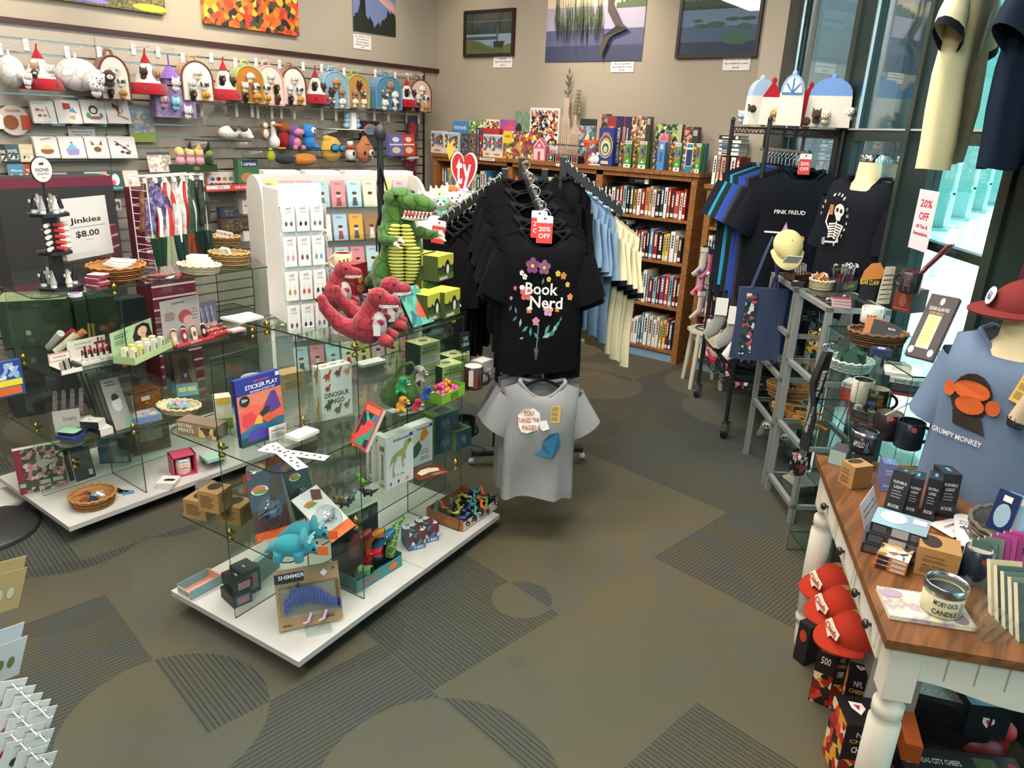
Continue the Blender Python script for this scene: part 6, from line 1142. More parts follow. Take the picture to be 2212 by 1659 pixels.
for i,(x,y,c_,nm) in enumerate(((730,1090,'#8a6a3a','brown'),(745,1098,'#4a3a34','dark brown'),(760,1086,'#5a6a70','grey'),(782,1050,'#6fc02c','neon green'),(795,1075,'#1d1d20','black'),(720,1100,'#7a5a4a','tan'))):
 c=G(x,y,Z1);b=M();m_=mat(c_,.3);b.ell((0,0,.018),(.022,.012,.012),m_,n=10);b.ell((.022,0,.03),(.012,.01,.01),m_,n=10)
 for sx in(-.012,.012):b.tube([(sx,0,.012),(sx,-.004,0)],.005,m_,6)
 b.tube([(-.018,0,.018),(-.04,0,.03)],[.007,.002],m_,6);b.obj('toy_animal',None,(c.x,c.y,Z1+.005),i,f'small {nm} plastic toy animal in the clear bin','toy animal')
 # -- display B, white base
def hbox(label,z,p1,p2,d,h,col,F=(),T=(),**k):return pack('box',label,'box',z,p1,p2,d,h,col,F=F,T=T,**k)
o,a,w,rz=open_carton('small pale open carton with a light blue side, leftmost on the base',ZB,(384,1280),(413,1297),.13,.03,'#d9d0c0','#7fa3a8',F=[('t','FOAM',.5,.5,.7,.5,'#7a8a8a')],inner='#d99a86')
for i,(p1,p2,dz) in enumerate((((478,1290),(506,1316),0),((482,1283),(510,1308),.045),((500,1272),(528,1292),.0))):
 pack('toy_box',f'small black windowed toy box, {["bottom front","top front","rear"][i]} of the group on the base','box',ZB,p1,p2,.07,.045 if i<2 else .1,'#26262a',up=dz,sidec='#2f2f34',T=[('r',.4,.4,.6,.5,'#c9c9c9')],R=[('r',.2,.2,.85,.85,'#6a8ab0'),('p',[(.25,.3),(.4,.7),(.7,.8),(.8,.4)],'#c96a70')] if i!=1 else[('r',.2,.2,.85,.85,'#8aa0b8'),('p',[(.25,.3),(.4,.7),(.7,.8),(.8,.4)],'#d9707a')])
for i in range(3):pack('card_box',f'cream and yellow boxed game, {ORD[i]} from the bottom behind the black boxes','box',ZB+.02*i,(478+i*3,1250),(520,1262),.1,.0195,'#d9d2c2',T=[('r',.0,.0,.4,1,'#d9b84a'),('r',.4,0,1,1,pat(['#b23a30','#d9d2c2','#6a8fb0'],35))],group='boxed games behind the black boxes')
pack('box_side','light blue grey carton wall at the back of the base','carton',ZB,(560,1262),(605,1225),.02,(556,1215),'#7fa0a0')
o,a,w,rz=open_carton('teal counter box of hand puppet dinosaurs on the base',ZB,(770,1283),(868,1222),.13,.05,'#3a8a8c','#2c6a68',F=[('t','BEAKY',.3,.5,.4,.4,'#d9503c'),('e',.8,.5,.1,.3,'#d9702c')],back=.24,inner='#17262a',name='counter_display')
for i,(u,v,z,c_,nm) in enumerate(((.18,.03,.05,'#5f8a5a','pale green'),(.42,.05,.08,'#a8242f','crimson'),(.55,.08,.13,'#b5702c','brown'),(.3,.09,.14,'#7a1f2c','dark red'),(.7,.06,.1,'#1f5f86','blue'))):
 q2=inbox(a,w,rz,u,v,ZB+z);m_=mat(c_,.35);b=M();b.tube([(0,0,-.05),(0,0,.0),(.0,-.02,.03)],[.02,.022,.02],m_,10)
 b.rings([[(.024*cos(2*pi*j/14)*k1+.0,-.02-y,.03+.3*y+.012*sin(2*pi*j/14)*k1+(.012 if sin(2*pi*j/14)>0 else-.012)*y*20) for j in range(14)] for k1,y in((.7,0),(1,.015),(.8,.035),(.4,.05))],m_,False);b.tube([(-.02,-.03,.04),(0,-.06,.045),(.02,-.03,.04)],.003,WHT,5)
 b.obj('dinosaur_puppet',None,q2,rz+.3*i,f'{nm} open mouthed dinosaur puppet in the teal counter box','puppet')
q2=inbox(a,w,rz,.9,.04,ZB+.04);b=M();m_=plushmat('#4a7a34','#b9cf8a',40);b.tube([(0,0,0),(.01,0,.06),(.03,0,.11),(.05,0,.125)],[.02,.022,.018,.012],m_,10);b.tube([(.04,0,.12),(.08,0,.14)],[.014,.006],m_,8);b.obj('toy_dinosaur',None,q2,rz,'green spotted rubber dinosaur at the right end of the teal counter box','toy dinosaur')
for i,(x,y) in enumerate(((883,1192),(912,1176))):
 pack('model_box',f'blue T-REX model box, {["left","right"][i]} of two on the base','box',ZB,(x,y),(x+36,y-9),.085,.075,'#4a6a92',F=[('r',0,.3,1,1,pat(['#4a6a92','#6a2a26','#b9c9d9','#3a2c2c'],45)),('t','T-REX',.6,.15,.6,.16,'#eceae6')],T=[('r',.0,.0,1,1,pat(['#4a6a92','#6a2a26','#c9d6e2','#3a2c2c'],40))])
o,a,w,rz=open_carton('orange counter tray heaped with dinosaur pull-back trucks',ZB+.0,(905,1085),(1010,1143),.13,.05,'#d9d0c6','#c9702f',inner='#b5622a',name='counter_tray') if False else open_carton('orange counter tray heaped with dinosaur pull-back trucks',ZB,(1000,1150),(1074,1098),.2,.045,'#cfc6bc','#b5622a',inner='#a85a28',name='counter_tray',F=[('t','DINO',.6,.7,.3,.3,'#b5402c'),('t','TRUCK',.62,.35,.34,.3,'#3a5a34')])
rg2=random.Random(9);TC=[('#2f4f9a','blue'),('#2f8f80','teal'),('#d2562f','orange'),('#6a8f2c','green'),('#1f2a3a','navy'),('#c9b53a','yellow')]
for i in range(26):
 u,v=(i%5)/5+.1,(i//5)/6*.19+.012;c_,nm=TC[i%6];q2=inbox(a,w,rz,u,v,ZB+.03+.006*(i%3));b=M();m_=mat(c_,.35);b.box(-.014,-.01,.0,.014,.01,.016,BLK)
 for sx in(-.014,.014):
  for sy in(-.011,.011):b.tube([(sx,sy,0),(sx,sy*1.5,0)],.01,BLK,10);b.tube([(sx,sy*1.5,0),(sx,sy*1.55,0)],.005,mat('#c9a24a',.4),8)
 b.ell((0,0,.024),(.014,.009,.009),m_,n=8);b.tube([(.008,0,.028),(.018,0,.044),(.03,0,.042)],[.006,.006,.003],m_,7);b.tube([(-.01,0,.024),(-.03,0,.036)],[.006,.001],m_,6)
 b.obj('toy_truck',None,q2,(rg2.uniform(-.6,.6),rg2.uniform(-.6,.6),rg2.uniform(0,6)),f'{nm} dinosaur riding a black pull-back truck in the orange tray','toy truck','dinosaur pull-back trucks in the orange tray')
a,w,rz,h=pxbox(ZB,(604,1372),(742,1342),(597,1268));lean=.35
o=pk('toy_package','SHIMMER CREATURES blister pack with a glossy blue dinosaur at the front corner of the base','toy package',a+Vector((0,0,.012)),w,rz,h/cos(lean),.006,'#9a7a54',lean=lean,F=[('r',.0,.78,.45,.94,'#1d1c20'),('t','SHIMMER',.26,.88,.4,.07,'#dfe2e8'),('t','CREATURES',.26,.8,.38,.055,'#1d1c20'),('t','8+',.92,.9,.05,.06,'#1d1c20'),('t','GANZ',.8,.1,.14,.05,'#2c2420'),('t','MODEL 1',.15,.07,.16,.04,'#2c2420'),('p',[(.7,.85),(.76,.92),(.82,.85),(.76,.79)],'#dedbd6')])
b=M(frame_((0,0,0),(1,0,0),(0,0,1),(0,-1,0)));m_=mat('#1d2a8f',.12,.6);hh=h/cos(lean)
for k in range(17):t=k/16;x=w*(.14+.8*t);y=hh*(.44+.12*sin(pi*min(1,t*1.15))-.12*t*t);r_=.026*(.4+sin(pi*min(.93,.12+t*.85)));b.ell((x,y,.018),(w*.035,r_,.014),m_,n=10)
b.tube([(w*.16,hh*.4,.018),(w*.11,hh*.3,.018)],[.012,.004],m_,8);b.tube([(w*.25,hh*.6,.018),(w*.22,hh*.72,.02)],[.008,.002],m_,8);b.tube([(w*.32,hh*.6,.018),(w*.35,hh*.78,.02)],[.01,.002],m_,8);b.obj('dinosaur_toy',o)
b=M(frame_((0,0,0),(1,0,0),(0,0,1),(0,-1,0)));b.box(w*.05,hh*.22,.0,w*.97,hh*.72,.034,CLR)
for x in(.5,.74):b.tube([(w*x,hh*.24,.02),(w*x-.012,hh*.1,.02),(w*x-.03,hh*.08,.02)],[.006,.005,.003],mat('#c9b0d9',.2),6)
b.obj('bubble',o)
pack('acrylic_easel','clear acrylic easel foot holding the blue dinosaur pack','easel',ZB,(663,1378),(718,1366),.09,.011,CLR)
# -- the slat wall: bags, cards and toys
def lw(name,label,cat,x1,x2,y1,y2,col,F=(),off=.06,d=.01,lean=.0,**k):
 X=XL+off+d;ym=(y1+y2)/2;a=VX(x1,ym,X);c=VX(x2,ym,X);zb=VX((x1+x2)/2,y2,X).z;zt=VX((x1+x2)/2,y1,X).z
 return pk(name,label,cat,(X,a.y,zb),c.y-a.y,pi/2,zt-zb,d,col,F=F,lean=lean,**k)
def head(loc,rz,s,c,label,ear='round',sn=None,cat='plush animal',group='small plush animals in the hanging bags'):
 b=M();m=plushmat(c);m2=plushmat(sn or c);b.ell((0,0,0),(s,s*.9,s*.95),m,n=10);b.ell((0,-s*.85,-s*.2),(s*.5,s*.5,s*.4),m2,n=8);b.ell((0,-s*1.3,-s*.1),s*.14,BLK,n=6);b.ell((0,s*.3,-s*1.1),(s*.8,s*.7,s*.7),m,n=8)
 for q in(-1,1):
  b.ell((q*s*.38,-s*.8,s*.22),s*.12,BLK,n=6)
  if ear=='long':b.ell((q*s*.95,-.1*s,-s*.1),(s*.25,s*.35,s*.6),m2,n=8)
  elif ear=='point':b.tube([(q*s*.6,0,s*.6),(q*s*.75,0,s*1.25)],[s*.3,s*.05],m2,6)
  else:b.ell((q*s*.75,0,s*.7),(s*.3,s*.15,s*.3),m2,n=8)
 return b.obj('plush_animal',None,loc,rz,label,cat,group)
AN=[('#e2dccb','cream dog','long',None),('#d9d5cf','white lamb','round',None),('#d6d3d0','spotted puppy','long','#3a3a3c'),('#1c1a1c','black puppy','point','#8a5a34'),('#b98a3c','golden puppy','long',None),('#4a3224','brown bison','point','#2a1d17'),('#9a7a5a','tan horse','point',None),('#5a5a5c','grey penguin','round','#d9d6d0')]
def hook(y,z,i):
 b=M();b.box(0,-.014,-.045,.004,.014,.02,WHT);b.tube([(0,0,0),(.2,0,.0),(.21,0,.015)],.003,WHT,6);b.obj('display_hook',None,(XL+.018,y,z),0,f'white slat wall hook, {ORD[i] if i<20 else "last"} from the left in the top row','hook','white hooks in the top groove')
def bagpos(x1,x2,y1,y2,X):ym=(y1+y2)/2;a=VX(x1,ym,X);c=VX(x2,ym,X);zt=VX((x1+x2)/2,y1,X).z;zb=VX((x1+x2)/2,y2,X).z;return a.y,c.y,zb,zt
BG=[('igloo',2,60,112,190,'#d9d6d4'),('tepee',42,132,102,194,''),('igloo',124,224,118,196,'#dedbd8'),('arch',214,280,118,216,'tan and white,#8a5f45,#cfc5ba'),('tepee',282,357,112,204,''),('castle',338,412,118,254,''),('arch',392,460,130,219,'light tan,#b58a6a,#d9cfc4'),('tepee',457,518,130,216,''),
('arch',508,570,140,222,'green and orange,#9fae6a,#a86a24'),('arch',556,612,140,227,'pink,#d9a3a0,#e2c3b0'),('arch',609,660,144,228,'brown,#a5714f,#d9c9bd'),('tepee',660,710,148,224,''),('arch',697,752,152,233,'pale blue,#8fb0c2,#7d9fb5'),('arch',750,796,160,233,'olive green,#97a052,#b5803a'),('arch',812,866,163,236,'blue,#5d8fae,#4a7a98'),('tepee',863,902,168,232,''),('arch',886,930,170,242,'tan and pink,#97654a,#d3b3a8')]
cnt={'arch':0,'tepee':0,'igloo':0,'castle':0}
for i,(kd,x1,x2,y1,y2,cc) in enumerate(BG):
 X=XL+.2;ya,yb,zb,zt=bagpos(x1,x2,y1,y2,X);w,h=yb-ya,zt-zb;n_=ORD[cnt[kd]];cnt[kd]+=1;hook(ya+w*.55,zt+.03,i)
 org=(X,ya,zb)
 if kd=='arch':
  nm,c1,c2=cc.split(',');d=.13;hh=h*.97;w*= .93
  A=[(0,0),(w,0),(w,hh*.55)]+[(w/2+w/2*cos(a),hh*.55+hh*.45*sin(a)) for a in[pi*k/12 for k in range(1,12)]]+[(0,hh*.55)]
  b=M(frame_((0,d,0),(1,0,0),(0,0,1),(0,-1,0)));m1=plushmat(c1);b.prism(A,0,d,m1);o=b.obj('plush_bag',None,org,pi/2,f'{nm} arched plush bag with small animals, {n_} arched bag from the left','plush bag')
  o.rotation_euler.z=pi/2-.12
  b=M(frame_((0,.0,0),(1,0,0),(0,0,1),(0,-1,0)));I_=[(w/2+(x-w/2)*.9,hh*.03+y*.94) for x,y in A];b.prism(I_,0,.004,plushmat(c2));b.obj('front_panel',o)
  b=M(frame_((0,.0,0),(1,0,0),(0,0,1),(0,-1,0)));b.tube([(x,y,.002) for x,y in A],.006,plushmat('#6a3a2c' if 'tan' in nm or 'brown' in nm else c1),6,closed=True);b.obj('piping',o)
  b=M();b.tube([(w*.35,.06,hh),(w*.42,.06,hh+.035),(w*.58,.06,hh+.035),(w*.65,.06,hh)],.01,m1,8);b.obj('handle',o)
  R_=Matrix.Rotation(o.rotation_euler.z,3,'Z')
  for k,(u,v) in enumerate(((.5,.72),(.3,.45),(.68,.45),(.3,.18),(.7,.18))):
   c_,an,er,sn=AN[(k+(0 if 'tan' in nm or 'brown' in nm else i))%8];q=Vector(org)+R_ @ Vector((u*w,-.02,v*hh));head(q,pi/2,w*.125,c_,f'{an} plush peeking out of the {nm} arched bag',er,sn)
  for sx in(.2,.75):b=M();b.box(w*sx,d-.01,-.1,w*(sx+.1),d-.005,0,mat('#cfc6b8',.8));b.obj('strap',o)
 elif kd=='tepee':
  b=M();cx=w/2;q=[(.5,0),(.52,.04),(.46,.1),(.36,.3),(.2,.62),(.1,.78)];b.lathe([(r_*w,z*h) for r_,z in q],plushmat('#d9d2c6'),(cx,.03,0),20);o=b.obj('plush_tepee',None,org,pi/2,f'red and cream plush tepee with animals, {n_} tepee from the left','plush bag');o.scale=(1,.75,1)
  b=M();b.lathe([(.53*w,.0),(.545*w,.05*h),(.465*w,.26*h),(.44*w,.27*h)],plushmat('#9c1a26'),(cx,.03,0),20);b.obj('red_band',o)
  b=M();b.lathe([(.15*w,.74*h),(.04*w,.93*h),(.01*w,1.02*h)],plushmat('#9c1a26'),(cx,.03,0),14);b.tube([(cx,.03,h*.98),(cx+.005,.03,h*1.08)],.005,plushmat('#9c1a26'),6);b.obj('peak',o)
  for a_ in(-2.1,-1.1):b=M();p_=(cx+.5*w*cos(a_),.03+.5*w*sin(a_),.1*h);b.add([(p_[0]-.015,p_[1]-.008,p_[2]),(p_[0]+.015,p_[1]-.008,p_[2]),(p_[0],p_[1]+.004,p_[2]+.025)],[(0,1,2)],BLK);b.obj('triangle',o)
  for k,(u,v) in enumerate(((.32,.52),(.68,.5))):
   c_,an,er,sn=AN[(5,6,1,3)[(i+k)%4]];head(Vector(org)+Vector((.0+.1*w,u*w,v*h)),pi/2,w*.12,c_,f'{an} plush sewn to the {n_} tepee, {["left","right"][k]} side',er,sn)
 elif kd=='igloo':
  b=M();m=plushmat('#dcd9d6','#b5b1ae',14);b.ell((w/2,.05,h*.45),(w*.46,.1,h*.46),m,n=20);b.tube([(w*.62,-.02,h*.35),(w*.68,-.1,h*.32)],[w*.25,w*.22],m,14);o=b.obj('plush_igloo',None,org,pi/2,f'white quilted plush igloo with polar animals, {["cut off at the left edge","third toy from the left"][cnt[kd]-1]}','plush bag')
  b=M();b.tube([(w*.5,.05,h*.88),(w*.5,.05,h*1.05)],.006,WHT,6);b.obj('loop',o)
  for k,(u,v,c_,an) in enumerate(((.66,.32,'#dedbd8','white whale'),(.58,.15,'#d3d0cd','polar bear'),(.9,.45,'#4a3428','brown and white eagle'))):head(Vector(org)+Vector((.12,u*w,v*h)),pi/2-.3,w*.14,c_,f'{an} plush in the {["leftmost","larger"][cnt[kd]-1]} igloo','round','#e4e1dd')
 else:
  b=M();V1=plushmat('#8f7ba5','#77638c',12);b.box(0,0,0,w,.1,h*.52,V1)
  for x in(0,w):b.tube([(x,0,0),(x,0,h*.56)],.02,V1,10);b.tube([(x,0,h*.56),(x,0,h*.68)],[.02,.002],plushmat('#6a4a9a'),10)
  b.box(w*.3,0,h*.5,w*.75,.09,h*.68,V1);o=b.obj('plush_castle',None,org,pi/2,'purple plush castle bag with unicorns hanging below the row','plush bag')
  b=M();b.tube([(w*.5,.04,h*.62),(w*.5,.04,h*.82)],[w*.3,.015],plushmat('#7a5aa8'),14);b.tube([(w*.5,.04,h*.8),(w*.5,.04,h)],.005,plushmat('#6a4a9a'),6);b.obj('turret_roof',o)
  for k,(u,v,c_,an) in enumerate(((.5,.56,'#e2dcdc','white unicorn'),(.45,.25,'#7fc0cf','turquoise unicorn'),(.78,.12,'#dedad8','pearl unicorn'),(.1,.28,'#b08a9a','mauve unicorn'))):head(Vector(org)+Vector((.03,u*w,v*h)),pi/2,w*.13,c_,f'{an} plush on the purple castle bag','point')
  b=M()
ART=[[('e',.25,.6,.1,.07,'#a85a4a'),('e',.45,.58,.1,.07,'#c99a8a'),('e',.3,.35,.09,.06,'#8a3a34'),('e',.52,.35,.08,.06,'#a86a5a'),('p',[(.7,.25),(.73,.25),(.66,.75),(.63,.75)],'#3a2a28')],[('p',[(.3,.9),(.6,.88),(.62,.65),(.3,.6)],'#a8322c'),('p',[(.5,.55),(.85,.45),(.7,.7)],'#3a9ab0'),('p',[(.45,.3),(.7,.15),(.75,.38)],'#c2a06a')],[('e',.5,.6,.2,.2,'#2c2c30'),('e',.5,.58,.12,.12,'#d9d5cf'),('r',.3,.18,.75,.32,'#8a5a4a'),('e',.25,.35,.1,.12,'#5a8a4a'),('e',.8,.35,.08,.12,'#5a7a8a')],[('p',[(.3,.9),(.55,.75),(.6,.5),(.45,.35),(.5,.6),(.3,.7)],'#8a4226'),('e',.58,.6,.14,.18,'#7a3a24'),('p',[(.4,.35),(.9,.15),(.9,.22),(.45,.4)],'#a8603a')],
[('e',.5,.35,.28,.16,'#8a4a34'),('p',[(.2,.42),(.8,.42),(.5,.65)],'#d9c27a'),('p',[(.3,.85),(.75,.95),(.75,.99),(.3,.89)],'#a85a4a')],[('p',[(.3,.15),(.7,.15),(.78,.42),(.22,.42)],'#8f86b5'),('p',[(.25,.42),(.75,.42),(.5,.72)],'#6fa9c2'),('e',.5,.75,.06,.05,'#5a8a9a')],[('e',.5,.45,.27,.22,'#d9cbb5'),('e',.5,.42,.17,.13,'#6a4434'),('p',[(.25,.6),(.25,.85),(.42,.65)],'#7a4a3a'),('p',[(.75,.6),(.75,.85),(.58,.65)],'#7a4a3a')],[('p',[(.2,.8),(.25,.82),(.8,.3),(.75,.28)],'#4a2434'),('e',.3,.65,.08,.06,'#5a1f38'),('e',.55,.5,.08,.06,'#5a1f38'),('e',.45,.3,.08,.06,'#4a1c30'),('e',.7,.6,.06,.05,'#8a7a9a'),('e',.65,.25,.1,.07,'#5a1f38')]]
AN2=['sushi and chopsticks','hand fans','badger in a flower pot','red squirrel','noodle bowl','blue cupcake','Siamese cat face','plum blossom twig']
for r_,(y1,y2,xs) in enumerate(((217,268,(70,123,178,231,284)),(296,343,(76,130,187,238,298)))):
 for k in range(4):
  for j in(1,0):
   lw('greeting_card',f'white quilling card with a {AN2[r_*4+k]}'+('' if j==0 else ', spare copy behind'),'card',xs[k]+1-3*j,xs[k+1]-2-3*j,y1-2*j,y2-1-2*j,'#d9d3cf' if j==0 else '#cdbdb0',ART[r_*4+k] if j==0 else(),off=.1-.02*j,lean=.2)
 a=VX(xs[0]-2,y2,XL+.12);c=VX(xs[4]+2,y2,XL+.12);b=M();b.box(0,0,-.006,c.y-a.y,.13,0,CLR);b.box(0,-.003,-.006,c.y-a.y,0,.018,CLR);b.obj('card_shelf',None,(XL+.15,a.y,a.z),pi/2,f'clear acrylic ledge holding the {["upper","lower"][r_]} row of quilling cards','shelf')
lw('paper_sign','small white sign about quilling cards between the two card rows','sign',147,205,272,296,'#d6d0cc',[('t','Each Quilling Card',.5,.78,.9,.2,'#7a3a3c'),('t','takes one hour to',.5,.48,.8,.18,'#3a5a8a'),('t','craft by hand',.5,.18,.6,.18,'#55555c')],off=.03,d=.002)
lw('activity_book','thin grey and green activity book hanging right of the quilling cards','book',278,334,228,307,'#8f9aa0',[('r',0,0,1,.25,'#8aa04a'),('r',.1,.25,.95,.85,pat(['#8f9aa8','#b5ae9a','#7a86a5','#9a8a80'],50))],off=.05)
b=M(frame_((0,0,0),(1,0,0),(0,0,1),(0,-1,0)));p=VX(30,260,XL+.05);b.prism([(.085*cos(2*pi*j/28),.085*sin(2*pi*j/28)) for j in range(28)],0,.006,mat('#b9aaa0'));b.T=b.T @ Matrix.Translation((0,0,.007));b.prism([(-.02+.04*cos(2*pi*j/20),.04*sin(2*pi*j/20)-.01) for j in range(20)],0,.004,mat('#7a4420'));b.box(.035,-.05,0,.085,.03,.004,mat('#a8401f'));b.box(-.11,-.05,0,-.06,.03,.004,mat('#dcd6cc'));b.text('STACKED',0,.055,.08,.014,mat('#a85a4a'),.002)
b.obj('breakfast_puzzle',None,p,pi/2,'round breakfast shaped puzzle with pancakes and bacon hanging at the far left','puzzle')
for i,(x1,x2,y1,y2,c_,nm,t) in enumerate(((15,41,312,348,'#3a5a60','teal NEAT NOVELTY','NOVEL'),(43,72,312,350,'#cfc09a','yellow and red CIRCUS','CIRCUS'),(20,52,355,390,'#4a8aa8','blue and white lettered','Ahoy'),(54,70,355,388,'#b5402c','orange','YES'),(58,92,416,470,'#c24a6a','bright pink','BLOOM'),(0,14,312,352,'#2c2c33','black','INK'),(5,40,400,430,'#7a2a34','maroon','PIE'))):
 lw('gift_book',f'{nm} gift book on the wall shelves at the far left','book',x1,x2,y1,y2,c_,[('t',t,.5,.6,.8,.2,'#e2dcd0'),('r',.1,.1,.9,.4,pat(['#e2dcd0',c_,'#3a3a40'],70))],off=.07,d=.02,sidec='#d9d2c2')
lw('book_rack','dark shelf block of stacked paperbacks at the far left','books shelf',-25,18,420,495,'#3a2030',[('r',.6,0,1,.6,'#c9a23a'),('r',.2,.6,1,1,'#5a2a4a')],off=.05,d=.08)
GC=[('#c9d9c0','mint'),('#b58aac','lilac hand'),('#3a3034','dark rainbow'),('#9fc0a5','green floral'),('#c99a98','rose'),('#2c4a44','deep green'),('#d9c9b5','cream')]
for k,x in enumerate((104,118,152,188,220,236,270)):
 c_,nm=GC[k];lw('greeting_card',f'{nm} greeting card, {ORD[k]} in the row under the quilling cards','card',x,x+33,374-k,416-k,c_,[('e',.5,.55,.25,.3,'#e2dcd6'),('r',.1,.06,.9,.18,'#4a9a90'),('e',.35,.4,.12,.14,'#c9504a')],off=.11,d=.004,lean=.2)
a=VX(104,417,XL+.13);c=VX(310,414,XL+.13);b=M();b.box(0,0,-.006,c.y-a.y,.13,0,CLR);b.obj('card_shelf',None,(XL+.15,a.y,a.z),pi/2,'clear ledge under the greeting cards below the quilling cards','shelf')
def lshelf(label,x1,x2,y,dp=.26,glass=True):
 X=XL+.018;a=VX(x1,y,X+dp);c=VX(x2,y,X+dp);z=(a.z+c.z)/2;b=M();b.box(0,-dp,-.006,c.y-a.y,0,0,[CLR,CLR,GE,GE,GE,GE] if glass else WHT);o=b.obj('wall_shelf',None,(X,a.y,z),pi/2,label,'shelf')
 for u in(.08,.92):b=M();b.prism([(0,0),(dp*.9,0),(dp*.9,-.015),(0,-.05)],-.004,.004,WHT);b.T=Matrix();q=b.obj('bracket',o);q.rotation_euler=(pi/2,0,-pi/2);q.location=((c.y-a.y)*u,0,-.006)
 return z,X
z1,X_=lshelf('glass wall shelf carrying the calf and goose plush toys',440,545,304);z2,X_=lshelf('glass wall shelf carrying the goose, hippo and blue monster',552,742,324);z3,X_=lshelf('small white wall shelf with blue caterpillar bookends',726,788,279,.2,False);z4,X_=lshelf('glass wall shelf with folded card boxes at the right',800,918,337)
z5,X_=lshelf('glass wall shelf low beside the white towel rack',430,560,412)
def wp(x,y,off=.2):return VX(x,y,XL+off)
def critter(label,x,z,s,c,blobs,off=.16,c2=None,ex=()):
 p=wp(x,300,off);o=soft('plush_toy',blobs,plushmat(c),.006,None,(p.x,p.y,z),pi/2,s,label=label,cat='plush toy')
 for cc,bl in ex:
  b=M()
  for q in bl:b.ell(tuple(k*s for k in q[0]),tuple(k*s for k in q[1]),plushmat(cc),n=10)
  b.obj('detail',o)
 return o
critter('black and white plush calf lying on the glass wall shelf',508,z1,.1,'#cfccc4',[((-.5,0,.5),(.8,.6,.5)),((.8,-.1,.5),(.5,.5,.45)),((1.0,-.4,.25),(.3,.3,.2))],ex=(('#4a4440',[((-.3,-.2,.8),(.3,.5,.3)),((.6,-.3,.8),(.3,.3,.25)),((1.15,-.1,.8),(.25,.2,.2))]),))
critter('brown striped plush owl on the glass wall shelf',572,z1-.0,.06,'#7a5a44',[((0,0,.8),(.6,.5,.85)),((0,0,1.8),(.5,.45,.5))],ex=(('#cfc5b5',[((0,-.35,.8),(.4,.25,.6)),((0,-.35,1.8),(.35,.2,.35))]),))
critter('white plush goose with an orange bill',592,z2,.085,'#dcd8d2',[((0,0,.6),(.5,.6,.6)),([(0,0,.9),(-.1,-.1,2.0)],[.3,.2]),((-.1,-.15,2.15),(.25,.25,.25))],ex=(('#c9642c',[((.15,-.45,2.05),(.5,.35,.14)),((.1,-.7,.1),(.3,.4,.12)),((.5,-.6,.1),(.25,.35,.12))]),))
critter('brown plush dog in a red jumper behind the goose',615,z2,.1,'#8a5226',[((0,0,1.6),(.6,.5,.5)),((0.2,-.4,1.5),(.35,.35,.28))],.1,ex=(('#9a2028',[((0,0,.7),(.6,.5,.7))]),))
critter('purple and pink plush hippo sitting on the glass wall shelf',636,z2,.085,'#6f4a9a',[((0,0,.7),(.6,.5,.75)),((0,-.1,1.6),(.5,.5,.45)),((-.3,0,2.0),(.12,.1,.3)),((.3,0,2.0),(.12,.1,.3))],ex=(('#c97a90',[((.2,-.45,1.5),(.55,.4,.35)),((0,-.4,.6),(.4,.25,.45)),((-.4,-.6,.15),(.2,.3,.25)),((.5,-.6,.15),(.2,.3,.25))]),))
critter('bright blue plush monster with one white eye',668,z2,.09,'#2f7ac2',[((0,0,.6),(.6,.5,.65)),((0,0,1.45),(.7,.55,.65)),((-.45,0,2.0),(.2,.15,.2)),((.4,0,1.95),(.2,.15,.2)),((.5,-.4,.2),(.25,.35,.2))],ex=(('#e6e4e0',[((.15,-.5,1.6),(.28,.12,.28))]),('#101013',[((.18,-.6,1.6),(.1,.06,.12))])))
b=M();p=wp(757,270,.12)
for s_ in(-1,1):
 for k in range(3):b.ell((s_*(.05+.004*(2-k)),0,.03+.036*k),(.034-.005*k,.03-.004*k,.022),mat('#8fb0c8',.4),n=12)
b.box(-.022,-.03,0,.022,.03,.13,WHT);b.obj('bookend',None,(XL+.14,p.y,z3),pi/2,'pair of pale blue caterpillar bookends joined by white blocks','bookends')
critter('yellow lemon shaped plush with blue mirrored sunglasses',715,VX(715,352,XL+.2).z,.14,'#c9a24a',[((0,0,.75),(.75,.4,.75)),((-.3,0,1.35),(.3,.25,.2))],.2,ex=(('#17171a',[((-.05,-.4,.85),(.33,.06,.24)),((.5,-.36,.85),(.28,.06,.22))]),('#2f8ac2',[((-.05,-.44,.85),(.27,.05,.19)),((.5,-.4,.85),(.22,.05,.17))])))
critter('plush lighthouse with a red and white striped top',756,VX(756,350,XL+.2).z,.1,'#d9d5cf',[((0,0,.6),(.5,.45,.6)),((0,0,1.5),(.3,.3,.3))],.2,ex=(('#b02a2c',[((0,0,1.15),(.53,.47,.16))]),('#17171a',[((0,-.45,.7),(.12,.08,.2)),((0,0,1.75),(.25,.25,.1)),((0,0,.08),(.6,.5,.12))])))
critter('brown teardrop shaped plush with round glasses',787,VX(787,352,XL+.2).z,.13,'#b5714a',[((0,0,.7),(.75,.4,.72)),([(0,0,1.2),(0,0,1.7)],[.4,.12])],.2,ex=(('#e6e2dc',[((.25,-.4,.65),(.22,.06,.22))]),('#17171a',[((.27,-.45,.65),(.1,.05,.13)),((-.3,-.38,.65),(.1,.05,.12))])))
b=M();critter('pale green lime shaped plush on the low wall shelf',583,VX(583,350,XL+.2).z,.07,'#a9b52c',[((0,0,.6),(.5,.4,.6)),((0,0,1.2),(.3,.25,.3))],.2);critter('dark plush toy lying beside the burger plush',615,VX(615,355,XL+.2).z,.1,'#33363f',[((0,0,.4),(1,.5,.4))],.2);critter('orange striped burger plush half hidden by the card rack',655,VX(655,358,XL+.2).z,.13,'#c97a34',[((0,0,.35),(.9,.5,.4))],.2)
